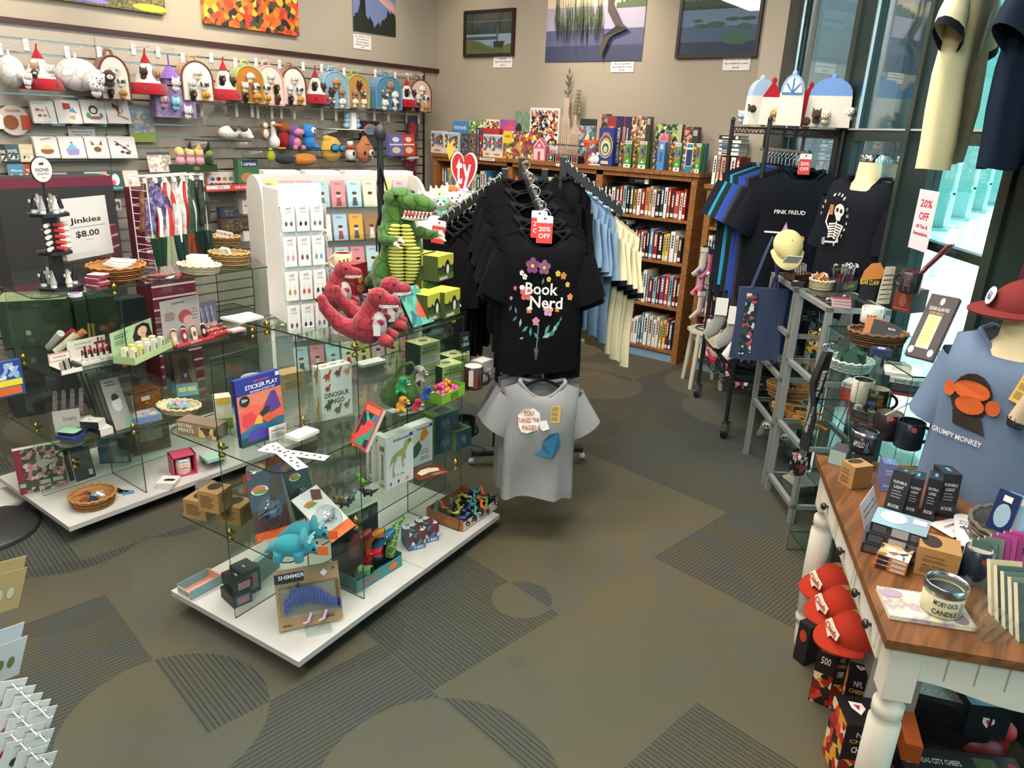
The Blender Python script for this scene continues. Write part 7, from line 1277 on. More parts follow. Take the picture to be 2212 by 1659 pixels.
lw('rainbow_card_box','dark rainbow card box right of the bookends','box',780,820,262,320,'#2f2a44',[('e',.5,.7,.35,.2,'#c98a5a'),('e',.5,.68,.25,.14,'#5a8aa8'),('r',0,.0,1,.4,'#3a4a3a')],off=.06)
for x1,x2,c1,nm in((842,872,'#6a6aa8','violet'),(871,898,'#c9402c','red')):lw('card_box',f'{nm} box of children flash cards on the right wall shelf','box',x1,x2,290,336,c1,[('r',.05,.48,.95,.55,'#e2dcd6'),('e',.5,.75,.25,.12,'#e6e2dc'),('e',.5,.25,.3,.15,'#d9c9b0')],off=.1,d=.04,lean=.1)
for k in range(3):lw('paperback',f'hanging pack at the right end of the slat wall, {["top","middle","bottom"][k]} of three','pack',880-4*k,903-2*k,252+58*k,302+58*k,['#3a3a52','#8a2a34','#7a1f2c'][k],[('e',.5,.5,.35,.3,['#a83a34','#b9b0a8','#c9403c'][k])],off=.08)
lw('sticker_book','pink and white sticker book leaning beside the doll basket','book',322,372,328,372,'#cfc3b5',[('r',.05,.05,.95,.95,pat(['#d9cdc0','#c98a8f','#d9d3cb','#8fa88a'],60)),('r',0,.85,1,1,'#3a4a52')],off=.1,lean=.2)
lw('doll_box','dark green open box holding fairy dolls','box',378,470,356,372,'#223a22',[('e',.5,.5,.08,.3,'#6a6a3a')],off=.1,d=.08)
for i,x in enumerate((390,412,432,452)):
 c_=['#d9b95a','#d9b95a','#dcc06a','#1f2a22'][i];p=wp(x,350,.17);b=M();b.ell((0,0,.04),(.035,.025,.035),plushmat('#d99aac' if i<3 else '#2a3a2c'),n=10);b.ell((0,0,.09),.03,plushmat('#e0b89a' if i<3 else '#7a9a4a'),n=10);b.ell((0,.008,.1),(.034,.03,.032),plushmat(c_),n=10)
 if i>0:b.tube([(0,0,.12),(.01,0,.17)],[.02,.002],plushmat('#1f1f22' if i!=2 else '#d9b95a'),8)
 b.obj('doll',None,(p.x,p.y,VX(x,360,XL+.17).z),pi/2,f'{["blonde","blonde pink caped","yellow haired","green faced witch"][i]} soft doll in the dark green box','doll')
lw('toy_box','navy and green box with a cut-out label reading CAPYBARA','box',515,562,345,400,'#3f6a4a',[('t','CAPYBARA',.5,.85,.7,.14,'#e6e2dc'),('r',.2,.72,.9,.99,'#1f2c52'),('t','CAPYBARA',.55,.82,.6,.12,'#e6e2dc'),('e',.4,.3,.3,.2,'#a87a4a')],off=.12,d=.06)
lw('car_tray','white and red tray of die cast cars','tray',446,545,400,413,'#c93a3c',[('r',0,.4,.5,1,'#d9d2cb'),('t','DIE-CAST',.78,.6,.34,.4,'#e6e2dc'),('t','12PCS',.3,.7,.14,.3,'#44444a')],off=.1,d=.14)
for i in range(9):p=VX(458+i*9,398,XL+.2);c_,nm=[('#3a7ab0','blue'),('#8a6a4a','brown'),('#b0302c','red'),('#3a8a5a','green'),('#c9b53a','yellow')][i%5];b=M();b.box(-.018,-.01,.003,.018,.01,.012,mat(c_,.3));b.box(-.008,-.008,.012,.01,.008,.02,mat('#26303a',.2));[b.tube([(x,-.011,.004),(x,.011,.004)],.004,BLK,8) for x in(-.011,.011)];b.obj('toy_car',None,(p.x,p.y,VX(458+i*9,402,XL+.2).z),rnd.uniform(0,3),f'small {nm} die cast car in the red and white tray, {ORD[i]} from the left','toy car')
lw('car_box','box printed with small cars behind the tray of cars','box',448,520,372,398,'#cfc9c2',[('e',.15+.18*k,.45,.07,.16,['#3a6a9a','#6a2a2c','#8a8a3a','#3a8a9a','#7a3a2a'][k]) for k in range(5)],off=.06,d=.03)
for k,(x1,x2,y1,y2,c_,t) in enumerate(((478,552,470,500,'#4a4034',''),(524,552,432,462,'#cfc6ba','BEGINNERS'),(476,512,448,470,'#2f3a5a',''),(526,560,482,520,'#cfcac2','EYE GLASS'),(240,262,432,455,'#c9c6c0',''))):lw('gift_box',f'{["brown patterned box behind the wicker baskets","cream game box above the wicker baskets","navy gift box left of the cream game box","white eyeglass kit box behind the wicker baskets","small white framed card beside the price sign"][k]}','box',x1,x2,y1,y2,c_,[('t',t,.5,.6,.7,.14,'#3a3a3c')] if t else[('r',.1,.1,.9,.9,pat([c_,'#6a5a44','#3a3430'],60))],off=.14,d=.05)
# -- white card rack in the middle
CRX=VX(590,700,-3.55).x;p0=AT(562,560,3.98);p1=AT(890,560,4.25);ud=Vector((p1.x-p0.x,p1.y-p0.y,0));LCR=ud.length;rzc=math.atan2(ud.y,ud.x)
o=empty('card_rack',(p0.x,p0.y,0),rzc,'white card rack with rounded ends and tilted rows of greeting cards','card rack');zt=HZ(575,378,p0)
for x in(0,LCR):
 b=M(frame_((x-.009,0,0),(0,1,0),(0,0,1),(1,0,0)));b.prism([(-.16,0),(.16,0),(.16,zt-.1)]+[(.0+.16*cos(a),zt-.1+.1*sin(a)) for a in[pi*k/10 for k in range(1,10)]]+[(-.16,zt-.1)],0,.018,mat('#d3d0c6',.5));b.obj('end_panel',o)
b=M();b.box(0,.02,.1,LCR,.04,zt,mat('#c6c3bc',.6));b.obj('back_panel',o)
R_=Matrix.Rotation(rzc,3,'Z');CC=[('#b9b87a','olive'),('#c98f90','rose'),('#b58fa0','mauve'),('#9fb5b9','pale blue'),('#c27f86','pink'),('#a5bfc4','ice blue'),('#c9cfae','light green'),('#b8b96a','lime'),('#b9a0a9','lilac')]
for r_ in range(6):
 zz=zt-.16-.17*r_;b=M();b.box(0,-.05-.015*r_,zz-.004,LCR,.02,zz,CLR);b.box(0,-.053-.015*r_,zz-.004,LCR,-.05-.015*r_,zz+.03,CLR);b.obj('tier',o)
 for k in range(9):
  if r_>0 and k in(0,):continue
  u=.03+(LCR-.06)*k/9;hx,nm=CC[(k+r_*4)%9] if r_!=1 else[('#9fb5c9','blue lilac'),('#c9963c','mustard'),('#8a6a44','kraft'),('#d9d3cb','white')][k%4];q=Vector((p0.x,p0.y,0))+R_ @ Vector((u,-.035-.015*r_,zz));w_=(LCR-.06)/9*.86
  pk('greeting_card',f'{nm} greeting card, {ORD[k]} from the left in row {ORD[r_]} of the white rack','card',q,w_,rzc,.135,.004,hx,F=[('l',.25,.82,.75,.9,2,'#6a6a66'),('e',.5,.45,.16,.09,'#d9b9a0'),('e',.5,.52,.18,.06,'#3a2c28'),('p',[(.3,.05),(.38,.36),(.62,.36),(.7,.05)],['#8f3a3c','#3a4a5a','#c9c3ba','#4a6a5a'][k%4])],lean=.18)
for k in range(4):q=Vector((p0.x,p0.y,0))+R_ @ Vector((.06+LCR*k/4,.05,zt-.02));pk('card_tray',f'white card tray along the top of the rack, {ORD[k]} from the left','tray',q,LCR/4-.03,rzc,.035,.1,'#d3d0ca')
q=G(826,628,ZA);b=M();zt=HZ(812,285,q)-ZA;b.tube([(0,0,0),(0,0,zt-.03)],.014,BLK,10);b.lathe([(.02,zt-.03),(.026,zt-.01),(.02,zt+.015),(.005,zt+.03)],BLK,n=14);b.lathe([(.05,0),(.05,.008),(.02,.012)],BLK,n=24);o=b.obj('pole_stand',None,(q.x,q.y,ZA+.001),0,'black pole stand with a ball top behind the green dinosaur','stand')
q2=Vector((q.x+.01,q.y-.01,ZA+zt-.12));b=M();P=[(0,0,0),(-.012,0,-.08),(.005,0,-.16),(-.02,0,-.26),(-.02,0,-.36)];b.tube(P,.016,mat('#17171a',.8),8,flat=.25);b.tube([(0,0,0),(.03,0,-.12),(.03,0,-.3)],.014,mat('#17171a',.8),8,flat=.25);b.obj('shoulder_strap',None,q2,face(820,500),'black strap hanging from the pole stand','strap')
q=AT(968,470,3.9);b=M();b.lathe([(.14,0),(.17,.12),(.165,.12)],WHT,n=24);b.tube([(0,0,-.0),(0,0,-q.z+.12)],.02,WHT,10);b.obj('plush_bin',None,(q.x,q.y,q.z-.1),0,'white bin heaped with small plush animals below the ty sign','bin')
for i in range(16):
 a=i*2.4;r_=.035*math.sqrt(i+.5);c_,nm=[('#b5602f','orange highland cow'),('#e2ddd6','white tiger'),('#d9b58f','cream pup'),('#d98fb0','pink cat'),('#8fc0a5','mint dragon'),('#cfc5b8','ivory bear')][i%6]
 head(Vector((q.x+r_*cos(a),q.y+r_*sin(a),q.z+.07+.07*(1-r_/.15))),face(968,450)+rnd.uniform(-.5,.5),.04,c_,f'{nm} plush in the white bin, {ORD[i]} of the heap','round' if i%2 else 'point','#e2dcd2',group='small plush heaped in the white bin')
 # -- by the window: wire rack goods
def house(label,px,w,h,body,roof,rz=0,fan=True,peak=False,par=None):
 q=AT(px[0],px[1],px[2]);q=Vector((q.x,q.y,ZR+.004));b=M();d=.1
 b.prism([(-w/2,0),(w/2,0),(w*.46,h*.62),(-w*.46,h*.62)],-d/2,d/2,plushmat(body));b.v=[Vector((v.x,v.z,v.y)) for v in b.v];o=b.obj('plush_house',None,q,face(px[0],px[1])+rz,label,'plush house')
 b=M();P=[(-w*.46,h*.62),(w*.46,h*.62)]+([(0,h)] if peak else[(w*.46*cos(a),h*.62+h*.36*sin(a)) for a in[pi*k/10 for k in range(1,10)]]);b.prism(P,-d/2*.96,d/2*.96,plushmat(roof));b.v=[Vector((v.x,v.z,v.y)) for v in b.v];b.ell((0,0,h),(.014,.012,.018),plushmat(roof));b.obj('roof',o)
 if fan:
  b=M(frame_((0,-d/2-.002,0),(1,0,0),(0,0,1),(0,-1,0)));W_=mat('#dcd8d0');B2=mat('#3a78b5');b.prism([(.36*w*cos(a),h*.63+.3*h*sin(a)) for a in[pi*k/12 for k in range(13)]],0,.002,W_);b.box(-.4*w,h*.6,0,.4*w,h*.635,.004,B2)
  for a in(40,90,140):b.tube([(0,h*.63,.003),(.34*w*cos(radians(a)),h*.63+.28*h*sin(radians(a)),.003)],.004,B2,5)
  b.obj('fan_window',o)
 return o
DR=(N1-EYE).xy.length
house('white plush house with a blue fan window, centre of the rack top',(1707,230,DR+.1),.13,.26,'#d9d5cc','#8fa8cf');house('white plush house with a domed blue roof and dog heads, right end of the rack top',(1793,230,DR+.15),.23,.25,'#d8d3c8','#6f93c9',-.1,False);house('white plush house with a red cross at the left end of the rack top',(1640,225,DR+.35),.13,.25,'#d9d5cc','#9fb8d6',.3,False)
house('small red roofed plush tepee on the rack top behind the fan window house',(1745,235,DR+.35),.13,.22,'#9c1a26','#9c1a26',0,False,True);house('red and cream plush tepee between the white houses',(1665,230,DR+.2),.11,.23,'#d9d2c6','#9c1a26',0,False,True)
for i,(x,y,D,c_,nm,er) in enumerate(((1764,247,DR+.07,'#4a3024','brown moose','point'),(1784,249,DR+.06,'#d9c3a5','Siamese kitten','point'),(1676,243,DR+.1,'#c99a5a','golden puppy','long'),(1650,255,DR+.25,'#9fbfd9','pale blue bunny','round'),(1625,235,DR+.3,'#3a2a24','dark brown bear','round'),(1838,242,DR+.1,'#d6d3d0','spotted dalmatian','long'),(1742,262,DR+.12,'#6a4a34','brown horse','point'),(1604,248,DR+.4,'#a9c3dc','sky blue lamb','round'))):head(AT(x,y,D),face(x,y),.026,c_,f'{nm} plush head on the toys along the rack top',er,'#e2dcd2' if i%2 else None,group='plush heads on the rack top')
def folded(label,a,w,d,t,c,rz,print_=None,cat='folded shirt',name='folded_shirt'):
 b=M();n=16;R=[]
 for k in range(6):
  z=t*(k/5);q=1-.06*abs(k/5-.5);R.append([(w/2*q*math.copysign(abs(cos(2*pi*(j+.5)/n))**.35,cos(2*pi*(j+.5)/n)),d/2*q*math.copysign(abs(sin(2*pi*(j+.5)/n))**.35,sin(2*pi*(j+.5)/n)),z+.004*sin(j*1.9+k)) for j in range(n)])
 b.rings(R,print_ or fabric(c));return b.obj(name,None,a,rz,label,cat,'folded clothes on the wire rack')
FLR=pat(['#17181d','#17181d','#dcd6d0','#17181d','#c96a7a','#22262a'],38)
ax=math.atan2(LD.y,LD.x)
for si,z0 in enumerate((.32,.60)):
 for c_i,u in enumerate((.14,.5,.84)):
  z=z0+.002
  for k in range(6 if si==0 else 4):
   c_,nm,pr_=[('#171a22','near black',None),('#1d2430','dark navy',None),('#17181d','flower printed black',FLR),('#20262c','charcoal',None)][(k+c_i)%4] if u>.2 or si else[('#c92c62','hot pink',pat(['#c92c62','#c92c62','#e2d2d0','#c92c62'],30)),('#cfc6ae','cream',None),('#17181d','black and white printed',pat(['#17181d','#e2ded6','#17181d','#a83a3c'],55)),('#cfc6ae','cream',None)][k%4]
   q=N2.lerp(N1,u)+SD*.19;t=rnd.uniform(.03,.042);folded(f'{nm} folded shirt, {ORD[k]} from the bottom of the {["far","middle","near"][c_i]} pile on the {["lower","upper"][si]} wire shelf',Vector((q.x+rnd.uniform(-.01,.01),q.y+rnd.uniform(-.01,.01),z)),.27,.36,t,c_,ax+rnd.uniform(-.08,.08),pr_);z+=t+.003
q=N2.lerp(N1,.3)+SD*.02;folded('cream folded shirt draped over the edge of the lower wire shelf',Vector((q.x,q.y,.46)),.3,.1,.12,'#cfc6ae',ax)
sq=(G(1472,823)+G(1495,850))/2+Vector((.05,.14,0));ST=mat('#c6c1ad',.6);o=empty('stool',(sq.x,sq.y,0),ax,'small cream wooden stool beside the wire rack','stool');sh=.42
b=M();b.prism([(.15*cos(a+pi/8),.15*sin(a+pi/8)) for a in[pi*k/4 for k in range(8)]],sh-.02,sh,ST);b.obj('seat',o)
for sx in(-1,1):
 for sy in(-1,1):b=M();b.tube([(sx*.12,sy*.11,0),(sx*.09,sy*.085,sh-.02)],[.016,.02],ST,4);b.obj('leg',o)
b=M()
for s_ in(-1,1):b.box(-.1,s_*.088-.008,sh-.08,.1,s_*.088+.008,sh-.02,ST);b.box(s_*.093-.008,-.09,sh-.08,s_*.093+.008,.09,sh-.02,ST)
b.obj('apron',o)
o=empty('sock_rack',(sq.x,sq.y,sh),0,'black wire sock spinner standing on the cream stool','rack');b=M();b.tube([(0,0,0),(0,0,.62)],.005,BLK,8);b.obj('pole',o);b=M();b.tube([(.09*cos(a),.09*sin(a),.005) for a in[2*pi*k/20 for k in range(20)]],.004,BLK,6,closed=True);b.tube([(-.09,0,.005),(.09,0,.005)],.003,BLK,6);b.obj('foot',o)
for z in(.3,.45,.6):b=M();b.tube([(-.1,0,z+.02),(0,0,z),(.1,0,z+.02)],.003,BLK,6);b.tube([(0,-.1,z+.02),(0,0,z),(0,.1,z+.02)],.003,BLK,6);b.obj('hook',o)
SKC=[('#5a1f34','burgundy','#3a8a7a'),('#1f4a5a','dark teal','#2a9ab0'),('#d9cfc0','cream striped','#4a4468'),('#d99ab0','pink','#d9403c'),('#cfc5bc','ivory floral','#8a6a9a'),('#c96a8a','rose','#e2dcd6'),('#7a7a78','grey','#55555a'),('#3a3a42','charcoal','#c9c5be')]
for i in range(16):
 c1,nm,c2=SKC[i%8];a=i*pi/4*1.07+face(1510,600);z=.58-.15*(i//6);r_=.1;b=M();b.tube([(0,0,0),(0,0,-.13),(.012,-.012,-.165),(.055,-.03,-.2)],[.02,.024,.03,.018],fabric(c1),10,flat=.5);o2=b.obj('sock_pair',None,(sq.x+r_*cos(a),sq.y+r_*sin(a),sh+z),a,f'{nm} socks on the wire spinner, {["top","middle","low"][min(2,i//6)]} ring','socks','socks on the spinner')
 b=M();b.tube([(.001,-.0,-.155),(.014,-.014,-.17)],[.0305,.031],fabric(c2),10,flat=.52);b.obj('heel',o2);b=M();b.box(-.024,-.013,-.03,.024,.013,.0,mat('#17171a' if i%2 else '#dcd9d4'));b.obj('label_card',o2)
for i,(x,y,D) in enumerate(((1555,690,4.35),(1583,710,4.2),(1600,735,4.05))):
 q=AT(x,y,D);b=M();b.tube([(0,0,.12),(0,0,0),(-.03,-.01,-.06),(-.07,-.02,-.1)],[.035,.035,.04,.025],fabric('#8a8a86' if i<2 else '#cfcac0'),12,flat=.4);o2=b.obj('sock_pair',None,q,face(x,y),f'{["grey","grey","folded light"][i]} socks hung on the upper wire shelf, {["farthest","middle","nearest"][i]}','socks');b=M();b.box(-.034,-.02,.03,.034,-.016,.13,WHT);b.obj('label_card',o2)
def tote(label,px,D,w,h,c,strip=False):
 q=AT(*px,D);b=M();n=10;R=[]
 for k in range(9):t=k/8;R.append([(w/2*(1-.05*sin(t*3))*math.copysign(abs(cos(2*pi*(j+.5)/20))**.5,cos(2*pi*(j+.5)/20)),.018*sin(2*pi*(j+.5)/20)+.012*t*sin(6*cos(2*pi*j/20)),-t*h) for j in range(20)])
 b.rings(R,fabric(c));o=b.obj('tote_bag',None,q,face(*px)+.25,label,'tote bag');b=M()
 for y in(-.015,.015):b.tube([(-w*.25,y,0),(-w*.1,y,.16),(0,y*.4,.26),(w*.1,y,.16),(w*.25,y,0)],.01,fabric(c),6,flat=.3)
 b.obj('handle',o)
 if strip:b=M(frame_((0,-.026,0),(1,0,0),(0,0,1),(0,-1,0)));deco(b,[('r',0,0,1,1,pat(['#1f2c40','#1f2c40','#cfd6da','#2c4a4a','#b5505a','#1f2c40'],50))],.06,h*.85);b.v=[v+Vector((-.09,0,-h*.92)) for v in b.v];b.obj('print',o)
tote('slate blue tote bag with a floral strip hanging on the end of the wire rack',(1652,622),3.95,.26,.38,'#3a4560',True);tote('navy tote bag behind the floral one',(1690,630),4.0,.24,.36,'#202c4c')
def cap(label,q,rz,s,c1,c2,logo=None,tilt=(0,0),name='baseball_cap'):
 b=M();R=[]
 for k in range(8):a=pi/2*k/7;R.append([(s*cos(a)*cos(2*pi*j/24),s*1.12*cos(a)*sin(2*pi*j/24),s*.85*sin(a)) for j in range(24)])
 b.rings(R,fabric(c1),True);b.mi=[b.k(fabric(c2)) if(i<168 and math.sin(2*pi*((i%24)+.5)/24)>.1) else m for i,m in enumerate(b.mi)];b.ell((0,0,s*.86),s*.06,fabric(c1),n=8)
 o=b.obj(name,None,q,(tilt[0],tilt[1],rz),label,'cap')
 b=M();n=12;V=[];
 for k in range(3):
  for j in range(n+1):a=-pi*.92+pi*.84*j/n;r_=(s*.98,s*1.35,s*1.62)[k];V.append((r_*cos(a)*(1 if k==0 else(.85,.72)[k-1]),1.12*(s*.98)*sin(a) if k==0 else r_*sin(a)*1.1,-.0-.03*s*k-.12*s*(k/2)*(1-abs(cos(a)))+.1*s*(k/2)*(abs(sin(a)))-.1*s*abs(cos(a))*(k/2)))
 F=[(k*(n+1)+j,k*(n+1)+j+1,(k+1)*(n+1)+j+1,(k+1)*(n+1)+j) for k in range(2) for j in range(n)];b.add(V,F,fabric(c1),True);b.add([(x,y,z-.004) for x,y,z in V],[f[::-1] for f in F],fabric(c1),True);b.obj('brim',o)
 if logo:logo(o,s)
 return o
o=cap('cream and olive mesh cap with a white price card hanging at the rack end',AT(1702,530,3.8),face(1702,530)+.3,.07,'#c2b884','#c2b884',None,(1.0,.0));b=M();b.box(-.035,-.1,.02,.035,-.098,.1,WHT);o2=b.obj('price_card',o)
def bust(label,q,rz,z0,zn,w,col,prints,h=.62,cat='mannequin',ts=(.11,0,-.2),seed=80,slabel=''):
 o=empty('mannequin',(q.x,q.y,z0),rz,label,cat);H=zn-z0
 b=M();b.lathe([(.1,0),(.1,.012),(.015,.02),(.015,max(.03,H-.62))],CHR,n=20);b.obj('stand',o)
 b=M();R=[];sk=mat('#dccba0',.5)
 for t,a,c in((0,.05,.05),(.09,.058,.055),(.13,.09,.065),(.17,.15,.08),(.24,w/2-.03,.095),(.4,w/2-.04,.1),(.6,w/2-.06,.085)):R.append([(a*cos(2*pi*j/24),c*sin(2*pi*j/24),H-.03-t) for j in range(24)])
 b.rings(R,sk);b.obj('torso',o);b=M();b.lathe([(.052,H-.035),(.054,H-.005),(.045,H),(.001,H)],mat('#c9ccd0',.1,1),n=24);b.obj('neck_cap',o)
 t_=tee((q.x,q.y,z0+H-.105),rz,slabel,col,None,w,h,seed,ts,None,.115,prints,hang=False,amp=.008);return o
def wrap_print(items,W_,H_,x0,z0,w,h,seed):
 def f(o):q=conform(items,W_,H_,x0,z0,w,h,.115,seed,.008);q.obj('print',o)
 return f
SKL=[('e',.5,.72,.16,.15,'#d9d5cc'),('e',.44,.74,.04,.045,'#17181c'),('e',.57,.72,.04,.045,'#17181c'),('p',[(.42,.6),(.6,.58),(.58,.5),(.46,.52)],'#d9d5cc'),('p',[(.47,.5),(.51,.5),(.5,.1),(.46,.1)],'#d9d5cc'),('p',[(.2,.78),(.24,.8),(.16,.45),(.3,.3),(.26,.28),(.1,.45)],'#d9d5cc'),('r',.2,.62,.34,.84,'#b5703c'),('p',[(.1,-.05),(.22,-.05),(.2,.12),(.08,.1)],'#7a9aa5'),('p',[(.22,.0),(.6,.02),(.75,.4),(.7,.42),(.56,.06),(.22,.04)],'#d9d5cc')]
for k in range(6):SKL+=[('p',[(.49,.46-.055*k),(.72-.02*k,.42-.055*k),(.7-.02*k,.385-.055*k),(.49,.43-.055*k)],'#d9d5cc'),('p',[(.49,.46-.055*k),(.28+.015*k,.44-.055*k),(.3+.015*k,.4-.055*k),(.49,.43-.055*k)],'#d9d5cc')]
for k,ch in enumerate('ONE MORE CHAPTER'):
 a=radians(168-15.5*k);SKL.append(('t',ch,.48+.5*cos(a),.52+.56*sin(a),.055,.065,'#dcd9d2')) if ch!=' ' else None
q=AT(1852,500,4.1);bust('cream neck form wearing the black skeleton shirt beside the window',q,face(1850,500)-.55,0,HZ(1852,332,q),.37,'#14161e',wrap_print(SKL,.16,.22,-.12,-.32,.37,.68,80),.68,ts=(.04,0,-.24),slabel='black long ONE MORE CHAPTER t-shirt with a reading skeleton, on the neck form')
APE=[('e',.5,.5,.34,.42,'#2f2622'),('p',[(.25,.2),(.75,.15),(.85,-.1),(.3,-.05)],'#2f2622'),('e',.12,.55,.11,.14,'#c25a2c'),('e',.88,.42,.12,.14,'#c25a2c'),('e',.5,.62,.3,.17,'#cf5f2c'),('e',.52,.36,.24,.16,'#cf5f2c')]
q=G(2115,1058,.74);zn=HZ(2130,632,q);rzm=face(2085,900)-.35
bust('neck form on the table wearing the blue grey shirt',q,rzm,.74,zn-.0,.34,'#63748c',None if False else(lambda o:(conform(APE+[('t','GRUMPY MONKEY',.42,-.26,.9,.1,'#dcd9dc')],.17,.17,-.13,-.27,.34,.58,.115,81,.008).obj('print',o),ytag(o,.05,-.16,-.125,.06,.095,.25))),.58,ts=(.06,0,-.2),seed=81,slabel='blue grey GRUMPY MONKEY t-shirt with a yellow paper tag on the table form')
def lg1(o,s):b=M(frame_((0,-s*1.13,s*.35),(1,0,0),(0,.35,.93),(0,-.93,.35)));b.prism([(s*.35*cos(a),s*.3*sin(a)) for a in[2*pi*k/20 for k in range(20)]],0,.003,mat('#d3d0cc'));b.T=b.T @ Matrix.Translation((0,0,.004));b.text('66',0,0,s*.35,s*.3,mat('#4a6a9a'));b.obj('badge',o)
cap('dark red and tan mesh cap with a round badge resting on the form above the blue shirt',Vector((q.x+.0,q.y,zn-.02)),rzm-.95,.088,'#6f2c2a','#a58d58',lg1,(.12,.1))
for px,D,c_,cf,nm,w,rz_ in(((2138,-130),2.95,'#d9cba0','#15171f','cream t-shirt with black cuffs and a small bird print',.36,1.3),((2310,-150),2.95,'#1a2433',None,'navy t-shirt',.42,1.15)):
 q=AT(*px,D);tee(q,face(2050,0)+rz_,f'{nm} hanging high against the window frame',c_,None,w,.66,90,(.1,0,-.19),cf,.045,(lambda o:conform([('p',[(.4,.9),(.8,1),(.7,.5),(.45,.4)],'#a8452f'),('p',[(.45,.5),(.5,.5),(.4,0),(.36,0)],'#3a4a6a'),('e',.3,.45,.08,.12,'#3a6a9a')],.12,.24,-.06,-.42,.40,.66,.045,90).obj('print',o)) if cf else None,hang=True,hl=f'black hanger of the {nm.split()[0]} shirt high in the window')
a=WP(2.2,-.03,0);q0=VP(1988,408,a,Nw);q1=VP(2032,416,a,Nw);q2=VP(1965,535,a,Nw);w=(q1-q0).length*.95;h=q0.z-q2.z
pk('paper_sign','white paper sign in the window reading 20% OFF All Tees & Sweatshirts','sign',(q0.x,q0.y,q2.z),w,math.atan2((q1-q0).y,(q1-q0).x),h,.001,'#cfcad0',F=[('t','20%',.5,.78,.6,.13,'#b5243c'),('t','OFF',.5,.57,.5,.13,'#b5243c'),('t','All Tees &',.5,.4,.6,.06,'#b5243c'),('t','Sweatshirts',.5,.28,.75,.06,'#b5243c')])
# -- grey metal etageres
GM=mat('#8a8c88',.4,.2);e0,e1,e1b,e2=(Vector((*p,0)) for p in((-.805,3.333),(-1.03,3.63),(-1.05,3.66),(-1.29,4.0)))
def etag(label,a,c,zs):
 u=(c-a).normalized();v=Vector((u.y,-u.x,0));v=v if v.x>0 else-v;o=empty('metal_shelf',a,0,label,'shelf unit');L_=(c-a).length;D_=.25
 def B():b=M(frame_((0,0,0),u,v,(0,0,1)));return b
 for x in(0,L_):
  for y in(0,D_):b=B();b.box(x-.013*(x>0)*2,y-.013,0,x+.026-.026*(x>0),y+.013,1.06,GM);b.obj('leg',o)
 for k,z in enumerate(zs):
  b=B()
  for q_ in((0,-.013,L_,.01),(0,D_-.01,L_,D_+.013),(0,0,.02,D_),(L_-.02,0,L_,D_)):b.box(q_[0],q_[1],z-.022,q_[2],q_[3],z-.001,GM)
  b.obj('frame',o);b=B();b.box(.02,.01,z-.006,L_-.02,D_-.01,z,[GL,GL,GE,GE,GE,GE]);b.obj('glass_shelf',o)
 b=B();b.tube([(0,D_,.1),(L_,D_,1.04)],.003,GM,5);b.tube([(L_,D_,.1),(0,D_,1.04)],.003,GM,5);b.obj('brace',o);return u,v
EZ=(.10,.37,.62,.83,1.06)
eu,ev=etag('near grey metal shelf unit with glass shelves',e0,e1,(.10,.40,.72,1.06));etag('far grey metal shelf unit with glass shelves',e1b,e2,(.35,.6,.83,1.06))
ZE=1.0606;rze=math.atan2(-eu.y,-eu.x)
def on(x,y,z):return G(x,y,z)
o,a,w,rz=open_carton('dark wooden tray of carded gems on the far shelf unit',ZE,(1716,608),(1752,605),.07,.03,'#4a3428','#5a4030',inner='#3a2a20',name='wood_tray')
for i in range(8):q=inbox(a,w,rz,.05+.12*i,.02+.004*i,ZE+.01);b=M();b.box(0,0,0,.034,.002,.075,mat(['#3a3c40','#b9b5ae','#8a2a2c','#cfcac2'][i%4],.4));b.T=frame_((0,0,0),(1,0,0),(0,0,1),(0,-1,0));deco(b,[('r',.2,.5,.8,.9,'#dcd9d4'),('r',.4,.1,.55,.5,'#b23034')],.034,.075);b.obj('tool_card',None,q,(-.4,.3,rz),f'carded tool in the dark wooden tray, {ORD[i]} from the left','carded tool','carded tools in the wooden tray')
pack('small_box','small black box on the corner of the near shelf unit','box',ZE,(1708,617),(1735,621),.05,.02,'#2a2b2e',T=[('r',.05,.1,.4,.9,'#cfcbc8')])
o,c=basket('cream round basket of colourful packets on the shelf unit',ZE,(1773,625),.052,.045,('#c9bd98','#a89c78'),None,1.08)
for i in range(5):b=M();b.box(-.02,0,0,.02,.003,.05,pat(['#b23a6a','#e0903a','#4a3a7a','#e2dcd6'],60));b.obj('packet',None,(c.x+.02*cos(i*1.3),c.y+.02*sin(i*1.3),ZE+.03),(-.3,.3*(i-2),i),f'colourful packet in the cream round basket, {ORD[i]} around','packet','packets in the cream round basket')
o,a,w,rz=open_carton('black BEAR CLAW counter display of back scratchers',ZE,(1812,632),(1850,628),.07,.05,'#26221c','#2a2a2c',back=.12,bF=[('t','BEAR CLAW',.5,.8,.85,.12,'#d9b93a'),('e',.5,.5,.3,.12,'#6a3a20')],F=[('t','CLAW',.5,.5,.6,.4,'#c9a83a')],name='counter_display')
for i in range(12):q=inbox(a,w,rz,.1+.15*(i%6),.015+.025*(i//6),ZE+.004);b=M();b.tube([(0,0,0),(0,0,.08)],.006,mat(['#7a1f34','#22252c','#26364a','#8a2434'][i%4],.4),8);b.tube([(0,0,.08),(0,0,.11)],.005,CHR,8);[b.tube([(0,0,.11),(.008*k,-.006,.125),(.012*k,-.016,.115)],.002,CHR,5) for k in(-1,0,1)];b.obj('back_scratcher',None,q,(rnd.uniform(-.2,.2),rnd.uniform(-.1,.2),rz),f'{["burgundy","black","navy","red"][i%4]} handled back scratcher in the bear claw display, {ORD[i]} of the bunch','back scratcher','back scratchers in the display')
